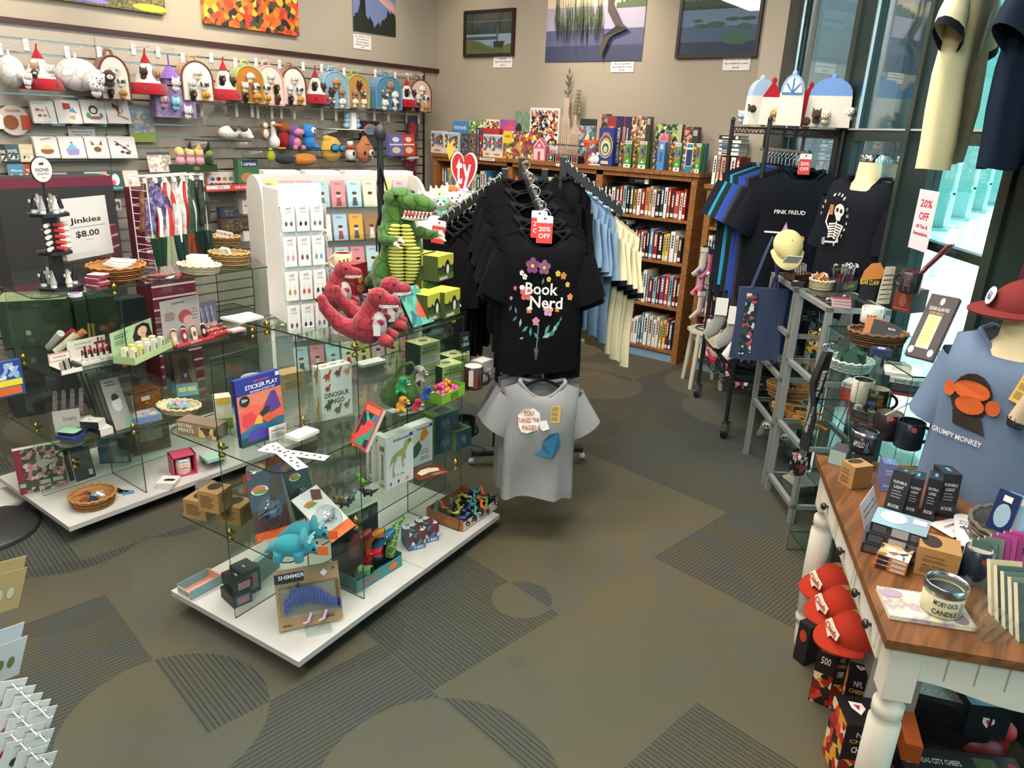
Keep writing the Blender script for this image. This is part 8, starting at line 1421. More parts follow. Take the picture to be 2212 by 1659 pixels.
q=AT(1885,575,3.72);b=M(frame_((0,0,0),(1,0,0),(0,0,1),(0,-1,0)));b.box(-.035,0,0,.035,.09,.004,BLK);b.prism([(-.04,.085),(.045,.1),(.05,.14),(.03,.17),(-.005,.165),(-.03,.13)],0,.006,mat('#c9803c'));b.T=b.T @ Matrix.Translation((0,0,.007));b.text('BEAR CLAW',0,.08,.08,.022,mat('#e0c040'));b.obj('header_sign',None,(q.x,q.y,ZE),face(1886,560)+.2,'orange and black BEAR CLAW header sign above the scratchers','sign')
for i in range(7):q=on(1893,655,ZE);b=M();b.box(0,0,0,.03,.004,.165,mat('#c2b9a5',.6));b.T=frame_((0,0,0),(1,0,0),(0,0,1),(0,-1,0));deco(b,[('p',[(.1,.1+.13*k),(.9,.13+.13*k),(.9,.16+.13*k),(.1,.12+.13*k)],'#26221f') for k in range(6)],.03,.165);b.obj('bookmark',None,(q.x+.006*i,q.y+.008*i,ZE),(-.12,.1,face(1893,600)+.4),f'tall cream and black bookmark, {ORD[i]} from the front of the row','bookmark','tall bookmarks in a row')
for i in range(3):tin(f'dark red and white coaster tin, {["bottom","middle","top"][i]} of the stack on the shelf unit',ZE,(1795,662),.08,.05,.011,'#7a2a34',10+8*i,(),'#b9a3a5','coaster_tin','tin',None,.01,i*.012)
for i in range(8):q=on(1770+9*i,640+3*(i%3),ZE);b=M();b.box(-.015,-.006,0,.015,.006,.004,mat(['#5a1f28','#26282c','#b9b9ba','#6a2a30'][i%4],.3));b.tube([(.015+.006*sin(t),.006*cos(t),.002) for t in(0,1.5,3,4.5,6)],.001,CHR,5);b.obj('key_ring',None,(q.x,q.y,ZE),.8*i,f'{["wine","black","silver","maroon"][i%4]} key ring lying on the near shelf unit, {ORD[i]} from the left','key ring','key rings on the shelf unit')
q=on(1690,790,.625);head(q+Vector((0,0,.03)),0,.03,'#33343a','dark plush head among the goods of the far shelf unit')
for i,(x,y,z,w_,h_,c_,t) in enumerate(((1705,700,.83,26,.13,'#17181c','shaving kit'),(1745,690,.83,20,.1,'#1d1f22','grooming kit'),(1762,775,.72,14,.15,'#8a7a5a','kraft card'),(1700,800,.6,40,.05,'#1f2f36','flat box'),(1716,850,.4,26,.04,'#2a2c30','black case'))):pack('gift_box',f'{["black sheep print","slim black grooming","kraft","dark teal flat","low black"][i]} {t} inside the grey shelf units','box',z+.001,(x,y),(x+w_,y+2),.06,h_,c_,F=[('e',.5,.7,.2,.15,'#d9d5cc'),('l',.2,.2,.8,.45,2,'#9a9894')])
c=on(1755,765,.72);b=M();b.lathe([(.032,0),(.034,.01),(.038,.13),(.036,.13),(.032,.012)],CLR,n=20);o=b.obj('drinking_glass',None,(c.x,c.y,.7206),0,'drinking glass painted with yellow and white cats on the near shelf unit','glass');b=M();b.lathe([(.0345,.015),(.0385,.12)],pat(['#c9a02c','#d9d5cc','#26221c','#d9b93a'],55),n=20,cap=False);b.obj('wrap',o)
q=on(1706,868,.4);o,c=basket('large oval wicker basket of small goods in the grey shelf unit',.401,(1702,858),.1,.075,('#a8763c','#7d5426'),.075,1.2)
for i in range(8):b=M();s_=.02+.006*(i%3);b.cb((0,0,s_/2),s_*1.6,s_,s_,mat(['#26282c','#cfc9ae','#9a9a98','#3a3c40'][i%4],.5),i);b.obj('small_box',None,(c.x+.05*cos(i*2.1)*((i%3+1)/3),c.y+.045*sin(i*2.1),.401+.05+.006*(i%3)),i,f'{["black","cream","silver","grey"][i%4]} small box in the large oval basket, {ORD[i]} in the heap','box','small boxes in the oval basket')
def uke(label,px,z,rz):
 q=on(*px,z);b=M();W_=wood('#a8682c','#c98a42',5);b.prism([(.038*cos(a)*(1 if cos(a)<.2 else .8),.032*sin(a)) for a in[2*pi*k/24 for k in range(24)]],0,.025,W_);b.v=[Vector((v.x+(.0),v.y,v.z)) for v in b.v];b.prism([(.045+.026*cos(a),.024*sin(a)) for a in[2*pi*k/20 for k in range(20)]],0,.025,W_);b.T=Matrix.Translation((.012,0,.0258));b.prism([(.009*cos(a),.009*sin(a)) for a in[2*pi*k/14 for k in range(14)]],0,.0004,BLK)
 o=b.obj('toy_ukulele',None,(q.x,q.y,z+.001),rz,label,'ukulele');b=M();b.box(.06,-.006,.02,.15,.006,.028,W_);b.box(.15,-.01,.018,.172,.01,.026,W_);b.obj('neck',o)
uke('small wooden ukulele, farthest of three in the grey shelf unit',(1682,880),.395,.3);uke('small wooden ukulele, middle of three in the grey shelf unit',(1705,898),.38,.5);uke('small wooden ukulele, nearest of three in the grey shelf unit',(1725,912),.375,-.4)
for i,(x,y) in enumerate(((1660,945),(1688,968),(1672,925),(1705,945),(1715,925))):
 q=on(x,y,.1);o=soft('plush_sloth',[((0,0,.5),(.6,.5,.45)),((-.2,-.4,.9),(.35,.3,.3)),((.5,-.3,.3),(.25,.3,.25)),((-.5,-.3,.25),(.2,.3,.22)),((.5,.1,.7),(.3,.3,.3))],plushmat('#6a6b68'),.006,None,(q.x,q.y,.102+.1*(i>1)),face(x,y)+.4*i,.1,label=f'grey plush animal with a pale face in the low tray, {ORD[i]} of the heap',cat='plush animal',group='grey plush animals in the low tray');b=M();b.ell((-.022,-.066,.092),(.024,.012,.022),plushmat('#d3cfc8'),n=10);b.ell((-.03,-.077,.094),(.006,.003,.008),BLK,n=6);b.ell((-.014,-.077,.094),(.006,.003,.008),BLK,n=6);b.obj('face',o)
for i in range(4):pack('notebook',f'cream edged notebook, {ORD[i]} from the bottom of the low glass shelf pile','notebook',.101+.011*i,(1690+4*i,1030-i),(1722+4*i,1055-i),.16,.01,'#b9b59c',topc='#6a6c6c')
for i in range(4):
 q=AT(1795-4*i,760,3.12-.02*i);b=M();P=[(0,0,0),(-.01-.012*i,-.01,-.12),(-.03+.008*i,-.01,-.27),(-.045+.01*i,-.01,-.42)];b.tube(P,.014,mat('#17181b',.7),6,flat=.2);o=b.obj('lanyard',None,q,face(1780,850)+.25*i,f'black ROUTE 66 lanyard, {ORD[i]} from the front, hanging by the shelf unit corner','lanyard','black lanyards hanging by the shelf corner')
 for k in range(2):b=M(frame_((-.012-.016*k,-.015,-.13-.15*k),(-.13,0,-1),(1,0,-.13),(0,-1,0)));b.text('ROUTE 66',0,0,.11,.013,mat('#d9d6d2'));b.obj('lettering',o)
 b=M();b.tube([(-.045+.01*i,-.01,-.42),(-.045+.01*i,-.01,-.45)],.004,CHR,6);b.box(-.075+.01*i,-.014,-.53,-.025+.01*i,-.006,-.45,pat(['#17181b','#b9b5b0','#17181b','#8a3a3c'],60));b.tube([(.018*cos(t),0,.018+.018*sin(t)) for t in[2*pi*k/12 for k in range(12)]],.002,CHR,6,closed=True);b.obj('pouch',o)
 # -- glass display beside the table
K0,K1=G(1799,708,1.04),G(1900,769,1.04)
KC=Case.__new__(Case);KC.o=Vector((K1.x,K1.y,0));KC.u=Vector((K0.x-K1.x,K0.y-K1.y,0)).normalized();KC.v=Vector((-KC.u.y,KC.u.x,0));KC.v=KC.v if KC.v.x>0 else-KC.v;KC.T=frame_(KC.o,KC.u,KC.v,(0,0,1));LK=.62
if KC.u.cross(KC.v).z<0:KC.v=KC.v
KC.root=empty('glass_display',KC.o,0,'glass cube display between the grey shelf unit and the wooden table','display case')
for z in(.09,.40,.72,1.035):KC.sheet(-.22,.42,0,.27,z,0)
for u in(-.22,.1,.42):KC.wall(u,0,u,.27,.0,1.035)
ZK,ZK2=1.0401,.7251
o,c=basket('dark brown splint basket of magnets on the glass display',ZK,(1890,748),.082,.055,('#6a4a2c','#4a3420'),.062,1.22)
for i in range(6):b=M();b.box(-.03,0,0,.03,.003,.075,mat('#b5703c' if i<2 else '#22242a',.5));b.T=frame_((-.03,0,0),(1,0,0),(0,0,1),(0,-1,0));deco(b,[('t','BOOK',.5,.8,.4,.1,'#e2dcd2'),('r',.2,.2,.8,.6,'#3a3c40' if i>1 else '#8a4a24')],.06,.075);b.obj('magnet_card',None,(c.x+.015*(i-2),c.y+.04-.016*i,ZK+.02),(-.35,.1,face(1890,700)),f'{["orange","black"][i>1]} carded magnet in the dark brown basket, {ORD[i]} from the back','carded magnet','carded magnets in the brown basket')
mug('white POE tin candle behind the dark brown basket',ZK,None,.042,.065,'#cfcac0',items=[('t','POE',.5,.4,.5,.4,'#26242a'),('r',0,.8,1,1,'#9a9c9e')],handle=False,name='candle',c=on(1880,697,ZK),inner='#d9d6ce')
pack('display_riser','clear acrylic riser under the dark red book patterned box','stand',ZK,(1922,724),(1962,736),.1,.108,CLR)
pack('mug_box','dark red antique book patterned box carrying the black mug','box',1.15,(1926,668),(1964,678),.085,.085,'#6a2c22',sidec='#3a2422',F=[('e',.5,.5,.2,.3,'#8a4a3a'),('r',.1,.1,.9,.14,'#a8603a')])
mug('black and dark red mug holding red letter openers',1.237,None,.036,.075,'#22272a',2.6,[('r',.1,.1,.5,.9,'#4a2a28'),('l',.15,.3,.45,.8,5,'#7a5a54')],'#7a2028',c=on(1962,632,1.237),hcol='#22272a')
q=on(1962,632,1.237)
for i in range(3):b=M();b.tube([(0,0,0),(.03+.008*i,0,.08),(.09+.01*i,0,.17)],[.006,.007,.008],mat(['#b23034','#26282c','#a82a30'][i],.3),6,flat=.4);b.obj('letter_opener',None,(q.x,q.y,1.25),face(1965,560)+.1*i,f'{["red","black","dark red"][i]} letter opener leaning in the black mug','letter opener')
pack('puzzle_book','dark maroon EDGAR ALLAN POE word search puzzle box leaning on the display','puzzle box',ZK,(1953,765),(2012,780),.025,(1975,640),'#2c1a20',lean=.5,sidec='#b9b5b0',F=[('r',.22,.15,.7,.68,'#c9bfa0'),('l',.26,.2,.66,.64,9,'#d9b93a'),('t','EDGAR ALLAN POE',.5,.78,.7,.06,'#d9d5cc'),('t','WORD SEARCH',.46,.71,.5,.04,'#c9a35a'),('e',.5,.9,.08,.06,'#cfc9be'),('e',.15,.1,.1,.06,'#d3cfc8'),('e',.85,.1,.1,.06,'#d3cfc8')])
pack('wallet','navy blue wallet with a white emblem at the display edge','wallet',ZK,(1885,768),(1925,772),.05,.022,'#26365c',T=[('e',.5,.5,.22,.3,'#b9c2d0'),('t','66',.5,.5,.2,.3,'#26365c')])
for i in range(6):pack('coaster',f'cream square coaster, {ORD[i]} from the bottom of the stack by the blue shirt','coaster',ZK-.10+.0125*i,(1912,800+2*i),(1968,808+2*i),.1,.0115,'#cfc9bb',topc='#d6d1c5',group='cream coasters by the blue shirt',T=[('r',.25,.3,.7,.7,'#b9b0b8')] if i==5 else())
for i,(p1,p2,h_,c1,t) in enumerate((((1838,905),(1895,925),.06,'#2c2b30','BANNED'),((1915,850),(1990,862),.075,'#2a2c33','BANNED BOOKS'),((1812,860),(1842,868),.075,'#a8342f','BANNED'),((1905,815),(1965,820),.06,'#9a2f30','BOOKS'))):pack('mug_box',f'{["black and white BANNED BOOKS box under the black mug","black and white BANNED BOOKS box beside the blue shirt","red and grey boxed mug under the cream mug","red boxed mug below the cream coasters"][i]}','box',ZK2-.02 if i<1 else ZK2,p1,p2,.08,h_,c1,topc='#c9c6c2',F=[('r',0,.7,1,1,'#cfccc6'),('t',t,.5,.84,.7,.2,'#22222a'),('r',0,0,1,.18,'#a8342f'),('l',.1,.25,.9,.6,3,'#6a6a72')])
mug('cream mug with fine script and a black handle on the glass display',ZK2+.07,None,.038,.09,'#c9c4b5',2.2,[('l',.1,.1,.9,.9,8,'#7a7668')],'#3a3c3e',c=on(1857,868,ZK2+.07),hcol='#26282c')
mug('black mug covered in coloured book titles on the BANNED BOOKS box',ZK2+.045,None,.042,.092,'#22222a',.2,[('t','CATCHER',.7,.6,.3,.5,'#b59a3c'),('t','IN THE RYE',.8,.3,.3,.3,'#b5403a'),('t','KAFKA',.3,.8,.3,.15,'#7a9a4a'),('t','Lolita',.45,.12,.5,.15,'#c9b890'),('t','BELOVED',.3,.45,.4,.15,'#6a6ab0')],'#d3cdb9',c=on(1888,888,ZK2+.045),hcol='#22222a')
o,c=basket('white lattice basket of green pouches inside the glass display',.80,(1835,800),.075,.05,('#c9d0cf','#a9b2b0'),None,1.2)
for i in range(4):b=M();b.cb((0,0,0),.05,.03,.06,mat('#2c4a3f',.6),i);b.obj('pouch',None,(c.x+.03*cos(i*1.6),c.y+.03*sin(i*1.6),.86),(.3,.2*i,i),f'dark green pouch in the white lattice basket, {ORD[i]} around','pouch','dark green pouches in the lattice basket')
# -- cream side table with a wooden top
TZ=.74;T0,T1,T2=G(1770,985,TZ),G(1925,1378,TZ),G(2212,1410,TZ);tu=(T1-T0).normalized();tv=Vector((-tu.y,tu.x,0));tv=tv if tv.x>0 else-tv;TL,TW=(T1-T0).length,.62
CR=mat('#c9c2b4',.5);to=empty('side_table',(T1.x,T1.y,0),0,'cream side table with turned legs, small drawers and a brown wooden top','table')
def TB():return M(frame_((0,0,0),-tu,tv,(0,0,1)) @ Matrix())
b=TB();b.box(-.01,-.01,TZ-.022,TL+.01,TW+.01,TZ,wood('#553419','#7a4d2a',3,.4));b.obj('tabletop',to)
for x in(.045,TL-.045):
 for y in(.045,TW-.045):
  b=TB();b.box(x-.032,y-.032,TZ-.17,x+.032,y+.032,TZ-.022,CR);b.lathe([(.012,0),(.02,.03),(.024,.1),(.02,.115),(.03,.125),(.031,.145),(.022,.155),(.03,.165),(.036,.34),(.036,TZ-.25),(.026,TZ-.24),(.034,TZ-.228),(.034,TZ-.2),(.024,TZ-.19),(.03,TZ-.17)],CR,(x,y,0),24);b.obj('leg',to)
b=TB();b.box(.07,.018,TZ-.13,TL-.07,.03,TZ-.022,CR);b.obj('front_rail',to);b=TB();b.box(.07,TW-.03,TZ-.13,TL-.07,TW-.018,TZ-.022,CR);b.obj('back_rail',to)
for k in range(3):
 x0=.085+k*(TL-.17)/3;x1=x0+(TL-.17)/3-.012;b=TB();b.box(x0,.008,TZ-.118,x1,.02,TZ-.03,CR);b.box(x0+.02,.005,TZ-.1,x1-.02,.009,TZ-.048,mat('#d3ccbf',.5));o=b.obj('drawer',to)
 for u in((.25,.75) if k==0 else(.5,)):b=TB();xx=x0+(x1-x0)*u;b.T=b.T @ frame_((xx,.008,TZ-.074),(1,0,0),(0,0,1),(0,-1,0));b.lathe([(.004,0),(.004,.008),(.011,.012),(.012,.018),(.006,.024),(.001,.025)],mat('#1f1a18',.3),n=14);b.obj('knob',o)
for x,nm in((.018,'near'),(TL-.03,'far')):
 b=TB();n=24;P=[(.07,TZ-.022),(TW-.07,TZ-.022)]+[(TW-.07-(TW-.14)*k/n,TZ-.11-.035*(.5-.5*cos(2*pi*k/n*1))*1.0) for k in range(n+1)];b.T=b.T @ frame_((x,0,0),(0,1,0),(0,0,1),(1,0,0));b.prism(P,0,.012,CR)
 for k in range(1,8):b.box(.07+(TW-.14)*k/8-.0012,TZ-.1,-.001,.07+(TW-.14)*k/8+.0012,TZ-.03,.0,mat('#8f887b'))
 b.obj('side_apron',to)
TT=TZ+.0005
def tp(name,label,cat,p1,p2,d,top,col,**k):return pack(name,label,cat,TT,p1,p2,d,top,col,**k)
MAP=pat(['#cfc8a0','#d9d3b5','#9a8a94','#c9c29a'],16,'noise')
a,w,rz,h=pxbox(TT,(1920,1338),(2108,1366),.012);o=pk('journal','spiral map printed journal lying under the large candle tin','journal',a,w,rz,.011,.115,MAP,sidec='#cfcabb',T=[('e',.85,.2,.1,.18,'#8a7a88'),('e',.15,.8,.14,.15,'#9a8a98')]);b=M()
for k in range(26):b.tube([(w*.04+w*.9*k/26,.113+.004*cos(t),.006+.007*sin(t)) for t in(0,1.2,2.4,3.6,4.8,6)],.0008,mat('#5a5a58',.4),4)
b.obj('binding',o)
c=G(2025,1330,TT+.012);o=mug('large MOBY-DICK CANDLE tin with a silver rim on the map journal',TT+.0122,None,.043,.052,'#c9c3a0',items=[('t','MOBY-DICK',.52,.72,.62,.24,'#26242a'),('t','CANDLE',.52,.3,.62,.24,'#26242a'),('l',.88,.1,1.0,.8,7,'#7a766a')],handle=False,name='candle_tin',c=Vector((c.x,c.y+.03,0)),inner='#39404c',wrapw=1.9,a0=.2)
b=M();b.lathe([(.0445,.052),(.0455,.055),(.0455,.072),(.0445,.074),(.0415,.074),(.041,.06)],mat('#a5a8aa',.25,1),n=32,cap=False);b.obj('rim',o);b=M();b.lathe([(.042,.07),(.001,.0701)],CLR,n=24);b.obj('window',o);b=M();b.lathe([(.04,.045),(.001,.0451)],mat('#39465c',.4),n=24);b.obj('wax',o)
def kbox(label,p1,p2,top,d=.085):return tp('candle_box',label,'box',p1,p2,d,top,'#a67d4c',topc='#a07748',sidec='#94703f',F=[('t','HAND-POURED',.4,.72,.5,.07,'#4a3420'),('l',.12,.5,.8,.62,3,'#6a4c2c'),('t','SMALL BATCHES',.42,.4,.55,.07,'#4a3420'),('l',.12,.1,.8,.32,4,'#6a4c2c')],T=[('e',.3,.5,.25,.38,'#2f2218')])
kbox('kraft candle box with a round opening behind the large candle tin',(1972,1238),(2062,1262),(1968,1175));kbox('kraft candle box at the far end of the table',(1810,1040),(1838,1058),(1800,990),.07)
for i in range(3):tp('card_pack',f'picture novelty pack, {["bottom","middle","top"][i]} of the pile beside the kraft box','box',(1886+i,1225-1*i),(1955,1246),.08,.012,'#b5602c',topc='#8a9aa0',group=None,T=[('r',0,0,1,1,pat(['#b5c9cf','#d9a05a','#cfc6b8','#8a5a3c','#3a3c44'],50))],F=[('r',.05,.1,.4,.9,'#26242a'),('r',.5,.2,.95,.9,'#c9b9a8')]).location.z+=.0125*i
BLF=[('r',.05,.15,.3,.85,'#4a4e52'),('r',.4,.1,.7,.95,'#9a9a9c'),('l',.75,.2,.95,.8,3,'#8a8c90')]
for i in range(3):tp('book_light',f'black boxed book light, {["bottom","middle","top"][i]} of the glossy stack','boxed light',(1858+i*5,1190-i*2),(1985,1225-i*1),.1,.027,'#24262a',topc='#7f98a5' if i==2 else '#24262a',r=.15,F=BLF,T=[('e',.35,.6,.25,.35,'#b9cdd6'),('r',.7,.55,.95,.85,'#b9bdc2')] if i==2 else()).location.z+=.0275*i
for i,(p1,p2,top,ln) in enumerate((((1905,1105),(1945,1118),(1960,1030),.25),((1948,1112),(1978,1120),(1950,1030),.1),((1985,1120),(2015,1128),(1985,1030),.1),((2020,1115),(2060,1120),(2015,1020),.1),((1900,1060),(1930,1065),(1890,1000),.15))):tp('book_light',f'black upright boxed book light, {["leaning at the left","second","third, with a long neck panel","rightmost","small lilac one behind"][i]}','boxed light',p1,p2,.08,top,'#2b2d31' if i<4 else '#6a70a0',lean=ln,r=.25,F=[('t','EXTRA' if i==2 else 'FLEXIBLE',.5,.75,.7,.06,'#c9ccd0'),('t','LONG' if i==2 else 'LIGHT',.5,.64,.5,.07,'#c9ccd0'),('l',.2,.35,.8,.55,3,'#7a7d82'),('t','BOOK',.5,.2,.6,.08,'#c9ccd0')],T=[('r',.4,.3,.6,.7,'#3f9ac2')],R=[('r',.2,.2,.8,.5,'#8f9498')])
tp('card_sign','white card reading Father\'s Day Sunday, June 21 at the table edge','sign',(1868,1145),(1897,1100),.001,(1825,1085),'#d6d0d6',lean=.35,F=[('t',"Father's Day",.5,.6,.75,.1,'#33303a'),('t','Sunday, June 21',.5,.4,.85,.1,'#33303a')])
tp('card_sign','white Father\'s Day card standing behind the grey shelf unit leg','sign',(1850,1040),(1880,1045),.001,.08,'#c9c6c9',F=[('t',"Father's Day",.5,.6,.75,.1,'#33303a')]) if False else None
mug('speckled navy mug with a cream rim standing against the table edge box',TT,None,.026,.062,'#1c2340',items=[('e',.1+.09*k,(k*.37)%1*.8+.1,.012,.015,'#c9ccd9') for k in range(10)]+[('r',0,.85,1,1,'#c9c2b5')],handle=False,name='tumbler',c=G(1853,1040,TT),inner='#d3cdbf')
mug('white and navy tumbler behind the kraft candle box',TT,None,.032,.085,'#1f2836',items=[('r',0,.62,1,1,'#d6d1c8'),('r',.6,.7,.68,.85,'#b5342f')],handle=False,name='tumbler',c=G(2100,1250,TT),inner='#cfc9c0',wrapw=3)
mug('navy star speckled mug with a tea charm, nearer of two',TT,None,.045,.095,'#141a2c',.6,[('e',.1+.11*k,(k*.41)%1*.8+.1,.01,.012,'#7a86a5') for k in range(8)],'#10141f',c=G(1958,965,TT)+Vector((0,0,0)));mug('dark brown mug with a tea charm, farther of two',TT,None,.045,.095,'#231c22',2.4,None,'#8a8378',c=G(1912,945,TT))
for i,(x,y) in enumerate(((1925,905),(1975,930))):q=G(x,y,TT+.09);b=M();b.lathe([(.009,0),(.009,.003)],mat('#b5504a'),n=14);b.obj('tea_charm',None,q,(pi/2,0,face(x,y)),f'round red charm hanging on the {["dark brown","star speckled"][i]} mug','charm')
q=G(1905,900,TT+.08);b=M();b.tube([(0,0,0),(.12,.0,.1)],.007,mat('#b9b5b0',.4),6,flat=.3);b.obj('straw_packet',None,q,.3,'pale paper straw packet leaning out of the brown mug','packet')
o=mug('black APOLLO 11 candle tin with a silver lid at the far table end',TT+.05,None,.04,.055,'#1b1c22',items=[('t','APOLLO 11',.4,.6,.7,.35,'#c9ccd0'),('l',.6,.1,.9,.4,3,'#4a9ab5')],handle=False,name='candle_tin',c=G(1858,985,TT+.03),inner='#5a6068');b=M();b.lathe([(.041,.055),(.042,.058),(.042,.07),(.038,.071)],mat('#a5a8aa',.25,1),n=28,cap=False);b.obj('rim',o)
tp('small_carton','pale blue open carton of small prints at the far table corner','box',(1788,1000),(1822,1010),.08,.05,'#9ab0ac',topc='#3a3a44');tp('support_box','dark low box carrying the apollo candle tin','box',(1842,1010),(1880,1018),.07,.048,'#2a2a30')
for i,(x,y,r_) in enumerate(((2075,1140,.35),(2095,1165,1.15))):
 q=G(x,y,TT);b=M();P=[(.032*cos(a),.09+.032*sin(a)) for a in[pi*k/10 for k in range(11)]]+[(-.04,0),(-.04,-.08),(.04,-.08),(.04,0)];b.prism(P,0,.002,mat('#d3cbc9',.5));b.T=Matrix.Translation((0,0,.0022));b.text('BOOK',0,.07,.04,.009,mat('#7a7a94'));b.text('SLAYER',0,.055,.045,.009,mat('#55557a'));b.T=Matrix()
 b.tube([(-.015,.03,.006),(-.005,-.06,.006)],[.003,.001],mat('#8a8aa0',.3,.8),6);b.tube([(-.025,.025,.006),(-.003,.022,.006)],.002,mat('#55557a'),6);b.tube([(.015,.03,.006),(.018,-.055,.006)],[.003,.001],mat('#a8707a',.3),6)
 b.obj('bookmark_card',None,(q.x,q.y,TT+.004+.01*i),(.0,.0,r_-.9),f'white BOOK SLAYER sword bookmark card, {["upper","lower"][i]} of two','bookmark card')
for i,(x,y) in enumerate(((2150,1330),(2165,1345),(2180,1360),(2196,1374),(2210,1388))):
 for k in(0,):tp('pocket_journal',f'leaning journal in the clear stand, {ORD[i]} from the left, {["map printed","green","grey green","sage","olive"][i]}','journal',(x-8,y),(x+62,y+6),.014,.11,['#c2b48c','#3f524c','#56665c','#6a7a68','#3a443c'][i],lean=.5,sidec='#d6cdb5',F=[('e',.8,.8,.1,.1,'#8a7a78')] if i==0 else())
for i in range(7):tp('pocket_journal',f'slim leaning journal in the back row, {ORD[i]} from the left','journal',(2085+14*i,1262-4*i),(2128+14*i,1272-4*i),.012,.1,['#3f5048','#4f625a','#5a6a5c','#8a2a66','#a0367a','#8a2a66','#b03f86'][i],lean=.45,sidec='#cfc7ae',r=.4)
tp('acrylic_stand','clear acrylic stand holding the leaning journals','stand',(2120,1385),(2250,1395),.2,.035,CLR)
tp('blue_box','bright blue small box behind the white and navy tumbler','box',(2128,1215),(2178,1222),.05,.045,'#3a90b8',topc='#4aa3c9');o,c=basket('wire basket of blistered reading lights at the right edge of the table',TT,(2190,1190),.1,.07,('#5a5248','#7a7064'),None,1.15)
for i in range(5):b=M();b.box(-.028,0,0,.028,.003,.11,mat(['#1f2c55','#7fb0cf','#1f2c55','#3a90b8','#b5342f'][i],.3));b.T=frame_((-.028,0,0),(1,0,0),(0,0,1),(0,-1,0));deco(b,[('e',.5,.4,.35,.3,'#8fa9b8'),('r',.3,.75,.7,.9,'#dcd9d4')],.056,.11);b.obj('reading_light',None,(c.x-.05+.028*i,c.y-.02,TT+.05),(-.2,0,face(2180,1150)+.2*(i-2)),f'{["navy","pale blue","second navy","bright blue","red"][i]} carded reading light in the wire basket','carded light')
for i,(p1,p2,top,c_,t,t2) in enumerate((((2108,1040),(2165,1050),(2118,935),'#1f2c44','UFO','LIGHT'),((2150,1085),(2195,1092),(2158,970),'#a5392f','SPACE','MAN'))):tp('toy_light_box',f'{["navy and cream UFO night light box","red SPACE MAN box"][i]} at the right edge behind the lights','box',p1,p2,.08,top,c_,topc='#2a2d35',F=[('t',t,.5,.78,.5,.12,'#7fc0b5' if i==0 else '#e6ddd2'),('t',t2,.5,.62,.5,.1,'#d9d3cb'),('r',.25,.1,.75,.48,'#22242a'),('e',.5,.3,.15,.14,'#c9c6c2')])
# -- under the table
CH_=lambda:pat(['#1b1414','#a82420','#7a1f1c','#e0c9a0','#c9402c','#2a1a18','#d9922c'],34)
AR=lambda x,y,s:[('p',[(x-s,y+s),(x+s*.8,y+s*.8),(x+s,y-.1*s),(x,y-s*1.2),(x-s*.9,y-.1*s)],'#e2ddd6'),('p',[(x-s*.5,y+s*.5),(x+s*.4,y+s*.4),(x,y-s*.5)],'#b5242c')]
UB=[('standing puzzle box marked CHIEFS 500, nearest the floor edge',(1745,1510),(1785,1528),.04,(1735,1345),'500',.25),('standing puzzle box marked CHIEFS, second of the pair',(1785,1528),(1812,1530),.04,(1790,1400),'CHIEFS',.2),('large black puzzle box marked 1000, left of the table leg',(1802,1590),(1850,1605),.05,(1805,1440),'1000',.2),('large black puzzle box marked 1000 behind the table leg',(1850,1600),(1890,1606),.05,(1850,1438),'1000',.2),('black game box in front at the bottom edge',(1800,1690),(1880,1700),.12,(1815,1560),'CHIEFS',0)]
for i,(lb,p1,p2,d_,top,t,ln) in enumerate(UB):pack('puzzle_box',lb,'box',0,p1,p2,d_,top,'#221617',topc='#1b1718',sidec=CH_(),r=.35,F=[('r',0,0,1,.42,CH_()),('t','NFL',.5,.85,.4,.08,'#a8a3b8'),('t','CHIEFS',.5,.74,.7,.06,'#c98f3c'),('t',t,.5,.6,.5,.1,'#e2d9cf')],L=[('r',.03,.03,.97,.97,CH_())],T=AR(.5,.6,.2))
pack('card_deck','red and black dominoes box at the far left under the table','box',0,(1712,1420),(1735,1440),.1,(1712,1335),'#1b1718',L=[('r',.05,.05,.95,.95,'#b53a24')],F=[('e',.5,.7,.3,.15,'#b53a24')])
for i in range(2):q=G(1985,1640,0);b=M();rbox(b,.24,.15,.07,.03,mat('#202024',.25));b.T=Matrix.Translation((0,0,.0705));deco(b,[('r',.1,.15,.7,.85,'#c2bdbb')]+sum([AR(.18+.16*k,.65-.35*j,.05) for k in range(4) for j in range(2)],[]),.24,.15);b.obj('game_tin',None,(q.x-.06,q.y+.02,.04+.075*i),rz+.0 if False else math.atan2(tv.y,tv.x)-.1,f'black rounded game tin with arrowhead stickers, {["lower","upper"][i]} of two','tin')
for i,(p1,p2,d_,h_,z_,lb) in enumerate((((1975,1760),(2230,1790),.12,.05,.0,'lower long black KANSAS CITY CHIEFS game box'),((1955,1710),(2230,1745),.12,.05,.05,'upper long black KANSAS CITY CHIEFS game box'))):pack('game_box',lb+' at the bottom right','box',z_,p1,p2,d_,h_,'#1b1b1f',T=[('t','KANSAS CITY CHIEFS',.3,.6,.4,.16,'#cfcbc6'),('r',.62,.2,.8,.85,'#4a5a34'),('t','NFL',.06,.6,.06,.3,'#a8a3b8'),('e',.93,.5,.05,.3,'#a82a28')],F=[('t','KANSAS CITY CHIEFS',.35,.5,.5,.4,'#cfcbc6'),('t','NFL',.06,.5,.06,.5,'#a8a3b8')])
